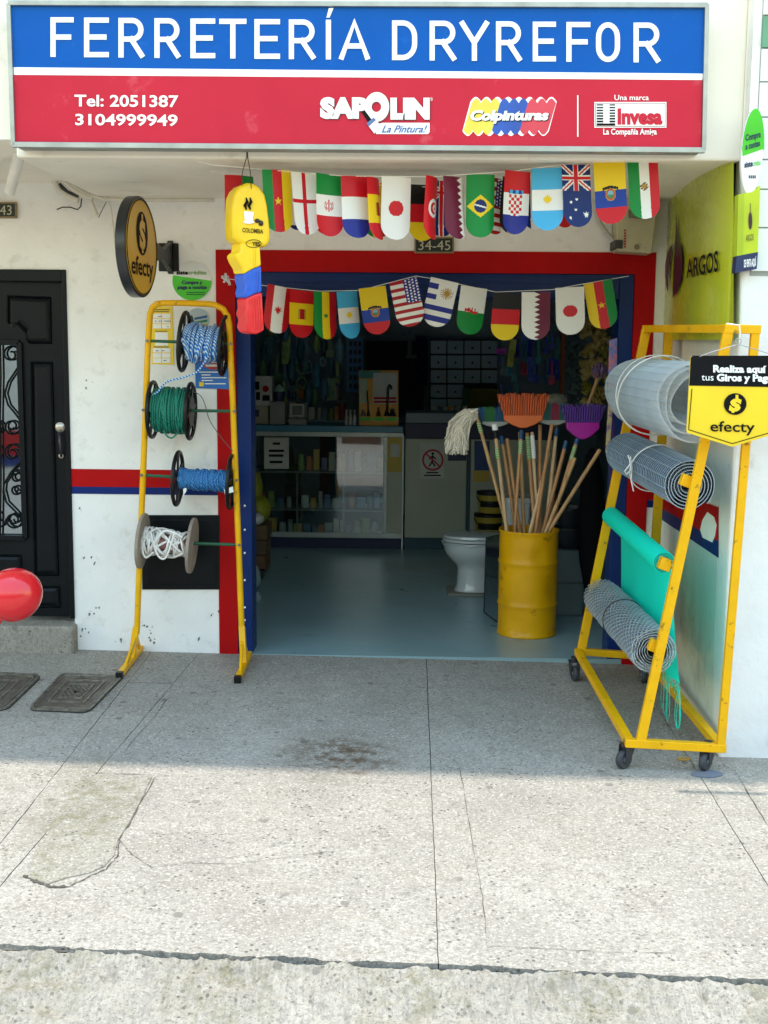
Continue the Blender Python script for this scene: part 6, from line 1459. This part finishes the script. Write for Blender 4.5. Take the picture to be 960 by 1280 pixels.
for (r0_, h0_), (r1_, h1_) in zip(prof[:-1], prof[1:]):
    n_ = max(1, int(abs(h1_ - h0_) / .02))
    for k in range(n_): big.append((r0_ + (r1_ - r0_) * k / n_, h0_ + (h1_ - h0_) * k / n_))
big.append(prof[-1]); mb = MB(); mb.lathe(big, (bp_.x, BY, 0), 96); mb.v = [dent(v) for v in mb.v]
build('drum', mb, mat('drum_paint', hx('e2a400'), .38, spec=.35, var=.12, vscale=5, bump=.25, bscale=18, dirt=hx('6e5020'), dscale=9, dlo=.6, dhi=.72), br_, smooth=50)
def rod(name, label, x0, y0, x1, y1, dY0, dY1, r=.0115, m=WOOD, deeper=.25):
    a = P(x0, y0, BY + dY0); b = P(x1, y1, BY + dY1); d = (b - a).normalized()
    rim = bp_.xy; k = 1
    lowlen = min(.55, (a.z - .05) / max(.2, d.z)); a2 = a - d * lowlen
    for _ in range(30):
        if math.hypot(a2.x - bp_.x, a2.y - BY) > rB * .88: lowlen *= .93; a2 = a - d * lowlen
    t = thing(name, label, 'broom' if 'broom' in label else 'mop' if 'mop' in label else 'handle', a2)
    m = random.choice(WOODS) if m is WOOD else m; side = Vector((random.uniform(-1, 1), random.uniform(-1, 1), 0)) * .006; mb = MB(); mb.tube([a2 + (b - a2) * (k / 6) + side * math.sin(k / 6 * 3.14) for k in range(7)], r * random.uniform(.9, 1.06), 12); build('handle', mb, m, t, smooth=40); return t, a2, b, d
def collar(t, b, d, L0, L1, m, r=.0135):
    mb = MB(); mb.cyl(b - d * L0, b - d * L1, r, n=12); build('collar', mb, m, t, smooth=40)
BLUC = mat('blue_collar', hx('1d4f7c'), .4); GRW = striped('green_wrap', hx('5ba536'), hx('c9c9a8'), 30, direction='Z')
def broom_head(t, b, cx0, cx1, ytop, ybr, yblk, Y, cb, cblk, n=30, depth=.04, bristn='bristles'):
    """fan of bristles from block (ybr..yblk) up to ytop"""
    wB = (cx1 - cx0); cx = (cx0 + cx1) / 2; mb = MB(); rq = random.Random(int(cx))
    for row in (-1, -.33, .33, 1):
        for k in range(n):
            u = k / (n - 1) * 2 - 1; x_t = cx + u * wB / 2 + rq.uniform(-.5, .5); x_b = cx + u * wB / 2 * .74
            yt_ = ytop + rq.uniform(-3, 2.4) + (1 - u * u) * -1.0; a = P(x_b, ybr + 1, Y + row * depth * .5); c = P(x_t, yt_, Y + row * depth)
            w0, w1 = wB * .74 / n * .45 * (Y - CAM.y) / FPX, wB / n * .42 * (Y - CAM.y) / FPX
            mb.add([a + Vector((-w0, 0, 0)), a + Vector((w0, 0, 0)), c + Vector((w1, 0, 0)), c + Vector((-w1, 0, 0)), a + Vector((0, w0 * 2, 0)), c + Vector((0, w1 * 2, 0))], [(0, 1, 2, 3), (1, 4, 5, 2), (4, 0, 3, 5), (3, 2, 5)])
    build(bristn, mb, cb, t)
    mb = MB(); pts = [(cx - wB * .385, ybr - 1), (cx - wB * .38, ybr + (yblk - ybr) * .35), (cx - wB * .22, ybr + (yblk - ybr) * .75), (cx - wB * .06, yblk), (cx + wB * .06, yblk), (cx + wB * .22, ybr + (yblk - ybr) * .75), (cx + wB * .38, ybr + (yblk - ybr) * .35), (cx + wB * .385, ybr - 1)]
    mb.ext([P(x, y, Y - depth * .7) for x, y in pts], (0, depth * 1.4, 0)); build('block', mb, cblk, t, bevel=.006, seg=3)
def bmat(n, c): return striped(n, hx(c), tuple(v * .45 for v in hx(c)), 22, rough=.5, direction='X', dist=.6, bump=.6)
t, a2, b, d = rod('broom', 'orange plastic broom standing head up in the middle of the barrel', 645, 655, 652, 538, -.02, -.03); collar(t, b, d, .0, .05, BLUC); collar(t, b, d, .06, .14, GRW)
broom_head(t, b, 622.5, 686, 494.5, 520, 535, BY - .03, bmat('orange_bristles', 'd95a1c'), mat('orange_block', hx('dc661c'), .35))
t, a2, b, d = rod('broom', 'purple plastic broom with magenta block leaning right in the barrel', 690, 655, 722, 548, -.02, -.06); collar(t, b, d, .0, .035, BLUC); collar(t, b, d, .05, .13, GRW)
broom_head(t, b, 702, 756, 508, 529, 549, BY - .06, bmat('purple_bristles', '5a2d9c'), mat('magenta_block', hx('b0189c'), .35))
t, a2, b, d = rod('broom', 'broom with pink and teal bristles on a white block, right of the orange broom', 682, 655, 696, 535, .06, .1); collar(t, b, d, .0, .05, BLUC)
broom_head(t, b, 671, 712, 507, 526, 532, BY + .13, striped('pink_teal_bristles', hx('a83250'), hx('3f7570'), 3.2, direction='X', dist=0, bump=0), mat('white_block', hx('b9bcb6'), .4), depth=.03)
t, a2, b, d = rod('broom', 'broom with green, blue and orange bristles half behind the mop', 642, 652, 627, 545, .08, .12); collar(t, b, d, .0, .05, BLUC)
broom_head(t, b, 598, 640, 512, 528, 534, BY + .14, striped('multi_bristles', hx('2f7d3a'), hx('245f8a'), 2.6, direction='X', dist=0, bump=0), mat('white_block', hx('b9bcb6'), .4), depth=.03)
t, a2, b, d = rod('mop', 'string mop with cream cotton head drooping left from the barrel', 632, 655, 597, 524, .0, -.02); collar(t, b, d, .02, .08, GRW)
mb = MB(); rq = random.Random(4)
for k in range(340):
    o = P(587 + rq.uniform(-8, 10), 518 + rq.uniform(-7, 6), BY + rq.uniform(-.07, .04)); e_ = P(571 + rq.uniform(-15, 14), 561 + rq.uniform(-13, 8), BY + rq.uniform(-.09, .05))
    m1 = (o + e_) / 2 + Vector((rq.uniform(-.03, .02) - .02, rq.uniform(-.02, .02), rq.uniform(0, .03))); pts = [o + (m1 - o) * .5 + Vector((0, 0, .015)), m1, (m1 + e_) / 2 + Vector((0, 0, .0)), e_]
    mb.tube([P(597, 522, BY - .02), o] + pts, .005, 5)
build('mop_strings', mb, mat('cotton_strings', hx('e2d8c6'), .9, var=.15, vscale=30), t, kind='stuff', smooth=80)
t, a2, b, d = rod('mop', 'mop stick with white and black cap beside the mop in the barrel', 631, 655, 620, 548, -.06, -.06, m=mat('pale_wood', hx('c9a67c'), .6, var=.15, vscale=9)); mb = MB(); mb.cyl(b, b + d * .05, .016, n=12); build('black_socket', mb, BLK, t, smooth=40); mb = MB(); mb.cyl(b + d * .05, b + d * .085, .018, n=12); build('white_cap', mb, WHITE, t, smooth=40); collar(t, b, d, .06, .12, GRW)
for (x0, y0, x1, y1, d0, d1, lab) in ((655, 657, 650, 540, .09, .1, 'bare wooden handle just right of the orange broom stick'), (668, 655, 659, 541, .03, .06, 'handle with green and white wrap, first right of the orange broom'), (673, 657, 665, 540, .05, .06, 'handle with pale wrap, second right of the orange broom'),
    (676, 650, 675, 531, .08, .1, 'upright plain handle under the edge of the orange bristles'), (671, 657, 690, 530, .02, .05, 'plain handle crossing towards the white blocked broom'), (684, 640, 708, 551, .06, .08, 'blue capped handle leaning under the purple broom'),
    (684, 658, 719, 572, -.06, -.07, 'plain handle leaning close beside the purple broom stick'), (688, 661, 750, 562, -.05, -.1, 'rightmost wooden handle leaning furthest out of the barrel'), (648, 655, 634, 548, .04, .07, 'plain handle between the mop handles and the orange broom'), (664, 657, 686, 566, .0, .12, 'short plain handle with a nail near its middle')):
    t, a2, b, d = rod('wooden_handle', lab, x0, y0, x1, y1, d0, d1)
    if 'wrap' in lab: collar(t, b, d, .02, .16, GRW if 'green' in lab else WHITE)
    if 'blue' in lab: collar(t, b, d, 0, .05, BLUC)
t = thing('duster', 'multicoloured duster on a wooden stick beside the right jamb', 'duster', P(742, 500, .8))
mb = MB(); mb.cyl(P(733, 512, .8), P(748, 470, .8), .011, n=10); build('handle', mb, WOOD, t)
mb = MB(); rq = random.Random(6)
for k in range(90):
    c_ = P(749, 468, .8); v_ = Vector((rq.gauss(0, 1), rq.gauss(0, 1), rq.gauss(0, 1) + .4)).normalized(); mb.tube([c_, c_ + v_ * .03, c_ + v_ * .05 + Vector((0, 0, .025))], .004, 4)
build('tuft', mb, mat('duster_fibre', hx('7a6a9c'), .8, var=.5, vscale=30, dirt=hx('a0707a'), dscale=22, dlo=.5, dhi=.55), t)
mb = MB(); mb.ball(P(696, 500, 1.2), (.075, .06, .045), n=20, m=10, jit=.03); t = thing('helmet_mop', 'grey rounded mop head behind the orange broom', 'mop head', P(696, 508, 1.2)); build('pad', mb, mat('grey_fibre', hx('7f7f72'), .8, var=.3, vscale=30, bump=.6), t, smooth=80)
mb = MB(); mb.cyl(P(690, 655, .74), P(696, 506, 1.2), .011, n=10); build('handle', mb, WOOD, t)
# ---- toilet (wrapped in film)
CERM = mat('white_ceramic', hx('d3d6d3'), .12, var=.03, coat=.6)
TY = 1.85; tc_ = P(583, 742, TY); tc_.z = 0
to = thing('toilet', 'white ceramic toilet with closed lid wrapped in film beside the barrel', 'toilet', (tc_.x, TY, 0))
s = (TY - CAM.y) / FPX; zr = P(580, 676, TY).z
cx0 = tc_.x + .05
mb = MB(); secs = []
for f_, ox, rx, ry, p_ in ((0, -.0, .14, .115, 2.6), (.03, -.0, .14, .115, 2.6), (.1, -.0, .125, .105, 2.4), (.45, -.0, .118, .10, 2.2), (.54, -.0, .13, .11, 2.2), (.62, -.0, .165, .135, 2.2), (.74, -.0, .20, .165, 2.2), (.84, -.0, .215, .178, 2.2), (1, -.0, .22, .18, 2.2)):
    secs.append(sel((cx0 + ox, TY), rx, ry, .02 + (zr - .02) * f_, 36, p_))
mb.loft(secs); build('bowl', mb, CERM, to, smooth=60)
mb = MB(); mb.loft([sel((cx0, TY), .222, .18, zr + .004, 36, 2.2), sel((cx0, TY), .23, .187, zr + .008, 36, 2.2), sel((cx0, TY), .23, .187, zr + .022, 36, 2.2), sel((cx0, TY), .222, .18, zr + .026, 36, 2.2)]); build('seat', mb, CERM, to, smooth=40)
mb = MB(); mb.loft([sel((cx0, TY), .222, .18, zr + .030, 36, 2.2), sel((cx0, TY), .228, .186, zr + .034, 36, 2.2), sel((cx0, TY), .224, .182, zr + .050, 36, 2.2), sel((cx0, TY), .18, .14, zr + .058, 36, 2.2)]); build('lid', mb, CERM, to, smooth=50)
mb = MB(); mb.loft([sel((cx0 + .29, TY), .085, .19, zr - .02, 36, 6), sel((cx0 + .29, TY), .095, .205, zr + .30, 36, 6)]); build('tank', mb, CERM, to, smooth=40)
mb = MB(); mb.loft([sel((cx0 + .29, TY), .105, .215, zr + .302, 36, 6), sel((cx0 + .29, TY), .105, .215, zr + .335, 36, 6)]); build('tank_lid', mb, CERM, to, smooth=40)
mb = MB(); mb.box((cx0 - .19, TY - .15, .0), (cx0 + .17, TY + .16, .018)); build('cardboard_base', mb, mat('grey_cardboard', hx('8a8578'), .85), to, bevel=.004)
mb = MB(); mb.tube([Vector((cx0 + .232 * math.cos(a * .35), TY + .19 * math.sin(a * .35), zr - .01 + .012 * math.sin(a * 2.3))) for a in range(18)], .004, 5, closed=True); build('tape', mb, mat('clear_tape', hx('c9c9c9'), .3), to)
# ---- leaning glass pane / wire box between toilet and barrel
t = thing('glass_frame', 'narrow clear framed panel leaning between the toilet and the barrel', 'panel', P(612, 770, 1.0))
q = [P(605, 765, 1.15), P(622, 775, .85), P(626, 668, .95), P(608, 672, 1.25)]
q[0].z = 0.01; q[1].z = .01
mb = MB()
for i_ in range(4): mb.bar(q[i_], q[(i_ + 1) % 4], .007, .007, up=(.6, .8, 0))
mb.bar((q[0] + q[3]) / 2, (q[1] + q[2]) / 2, .006, .006); build('frame', mb, mat('dark_frame', hx('3a3f3d'), .4, .4), t)
mb = MB(); mb.add(q, [(0, 1, 2, 3)]); build('pane', mb, glass('film_glass', (.86, .9, .88), .1, 2.5), t)
# ---- grey cabinet + black bins right of barrel
t = thing('grey_cabinet', 'low grey cabinet behind the right of the barrel', 'cabinet', P(708, 790, 1.0))
mb = MB(); a_ = P(692, 688, 1.1); mb.box((a_.x, 1.1, 0), (P(731, 700, 1.1).x, 1.5, a_.z)); build('carcass', mb, mat('cabinet_grey', hx('5d6d6e'), .5, var=.1), t, bevel=.004)
for z0_, z1_ in ((.03, .5), (.53, .97)):
    mb = MB(); mb.box((a_.x + .01, 1.085, a_.z * z0_), (P(731, 700, 1.1).x - .01, 1.099, a_.z * z1_)); build('drawer_front', mb, mat('cabinet_grey', hx('5d6d6e'), .5, var=.1), t, bevel=.003)
BIN = mat('black_bin', hx('141a22'), .4)
for k, (y, lab) in enumerate(((684, 'black plastic tub on the grey cabinet'), (655, 'black plastic tub stacked topmost on the grey cabinet'))):
    p = P(712, y, 1.25); p.z = a_.z + .002 + k * .13; mb = MB(); mb.lathe([(.08, 0), (.105, .12), (.112, .12), (.112, .135), (.10, .135), (.078, .01), (.001, .01)], p, 28); tag(build('tub', mb, BIN, smooth=40), lab, 'tub')
t = thing('black_bag', 'large black bag hanging down beside the right door jamb', 'bag', P(738, 720, .7))
secs = [[Vector((P(740, y, .75).x + r_ * math.cos(a * .45) * 1.0, .75 + r_ * .7 * math.sin(a * .45), P(740, y, .75).z)) for a in range(14)] for y, r_ in ((745, .02), (735, .05), (700, .08), (650, .085), (600, .07), (570, .04), (560, .01))]
mb = MB(); mb.loft(secs); build('sack', mb, mat('black_sacking', (.003, .0033, .004), .8, spec=.1, bump=.5, bscale=14), t, smooth=60)
# yellow paint buckets
YB = mat('bucket_yellow', hx('a8922c'), .4); 
for k, (xc, yb_, lab) in enumerate(((614, 640, 'upper yellow paint bucket with black lid behind the barrel'), (611, 668, 'lower yellow paint bucket with black lid behind the barrel'))):
    Y_ = 2.6; p = P(xc, yb_, Y_); s = (Y_ - CAM.y) / FPX; rB2 = 18 * s; hb2 = (26 if k == 0 else 27) * s; t = thing('paint_bucket', lab, 'bucket', p)
    mb = MB(); mb.lathe([(.001, 0), (rB2 * .88, 0), (rB2, hb2 * .88), (rB2 * 1.0, hb2 * .9)], p, 28); build('pail', mb, YB, t, smooth=40)
    mb = MB(); mb.lathe([(rB2 * 1.07, hb2 * .87), (rB2 * 1.07, hb2), (rB2 * .9, hb2 * 1.01), (.001, hb2 * 1.01)], p, 28); build('lid', mb, BLK, t, smooth=40)
    mb = MB(); mb.tube([p + Vector((rB2 * 1.05 * math.cos(R(a)), -rB2 * 1.05 * abs(math.sin(R(a))) - .01, hb2 * .8 - .06 * math.sin(R(a)))) for a in range(0, 181, 15)], .004, 5); build('handle', mb, BLK, t)
    mb = MB(); mb.grid(lambda u, v: p + Vector((rB2 * .985 * math.cos(R(215 + 110 * u)), rB2 * .985 * math.sin(R(215 + 110 * u)), hb2 * (.3 + .3 * v))), 14, 1); build('label_band', mb, BLK, t)
bstand = MB(); p = P(611, 668, 2.6); bstand.box((p.x - .14, 2.5, 0), (p.x + .3, 2.85, p.z - .001)); tag(build('low_shelf', bstand, CABI), 'cream low shelf under the yellow paint buckets', 'shelf')
# ---- goods at the left inside the entrance
t = thing('yellow_bag', 'yellow green bag bulging at the left behind the entrance jamb', 'bag', P(326, 640, 2.4)); mb = MB(); mb.ball(P(325, 636, 2.4), (.085, .12, .10), n=18, m=10, jit=.06); mb.ball(P(320, 610, 2.45), (.05, .08, .13), n=16, m=10, jit=.06); build('sack', mb, mat('lime_bag', hx('8a8a14'), .5, var=.2), t, smooth=70)
t = thing('white_bag', 'small white bag below the yellow one at the left inside', 'bag', P(320, 655, 2.2)); mb = MB(); mb.ball(P(320, 648, 2.2), (.06, .08, .045), n=14, m=8, jit=.08); build('sack', mb, PAP, t, smooth=70)
t = thing('brown_sacks', 'stack of brown cartons at the left inside the doorway', 'carton', P(322, 710, 2.2))
for k, (y0, y1, c) in enumerate(((657, 675, '6a5236'), (676, 694, '5a4630'), (695, 712, '6b4a30'))):
    a_ = P(306, y1, 2.2); b_ = P(334 - k, y0, 2.2); mb = MB(); mb.box((a_.x, 2.2, a_.z), (b_.x, 2.5, b_.z)); build('carton', mb, mat('brown_' + 'abc'[k], hx(c), .8, var=.2), t, bevel=.012)
t = thing('shelf_stand', 'dark metal shelf stand standing low at the left inside the doorway', 'shelf', P(320, 760, 1.6))
mb = MB(); z_ = P(320, 712, 2.2).z - .003; mb.box((P(306, 700, 2.2).x, 2.15, z_ - .03), (P(331, 700, 2.2).x, 2.55, z_)); mb.bar((P(329, 700, 2.2).x, 2.2, z_ - .03), (P(324, 700, 2.2).x, 2.2, 0), .03); mb.bar((P(310, 700, 2.2).x, 2.2, z_ - .03), (P(310, 700, 2.2).x, 2.2, 0), .03); build('frame', mb, mat('dark_frame', hx('3a3f3d'), .4, .4), t)
t = thing('white_sacks', 'pale plastic wrapped bundle on the floor at the left inside the jamb', 'bundle', P(318, 735, 1.6)); mb = MB(); mb.ball(P(317, 722, 1.7), (.05, .08, .09), n=14, m=9, jit=.1); mb.ball(P(320, 752, 1.5), (.04, .1, .07), n=14, m=8, jit=.1); build('film', mb, mat('wrap_film', hx('8fa3a0'), .2, var=.3), t, smooth=60)
# ---- house across the street (seen only in reflections; lights the shade by bounce)
op = MB(); op.box((-14, -11.5, -.4), (14, -11, 3.0)); struct('opposite_facade', op, mat('opposite_plaster', hx('d8d2c4'), .85))
op = MB()
for k in range(7): op.box((-11 + k * 3.6, -11.0, .9), (-10.0 + k * 3.6, -10.95, 2.3))
struct('opposite_windows', op, mat('opposite_glass', hx('2a3236'), .2))
op = MB()
for k in range(9): op.box((-15.9 + k * 3.6, -10.99, -.2), (-15.1 + k * 3.6, -10.9, 2.1)); op.box((-14.7 + k * 3.6, -10.99, .6), (-14.3 + k * 3.6, -10.9, 1.5))
struct('opposite_doors', op, mat('opposite_door', hx('6b4a38'), .5))
op = MB(); op.box((-14, -10.998, .12), (14, -10.97, .5)); struct('opposite_red_band', op, REDP)
op = MB(); op.box((-14, -10.998, -.05), (14, -10.97, .118)); struct('opposite_blue_band', op, BLUEP)
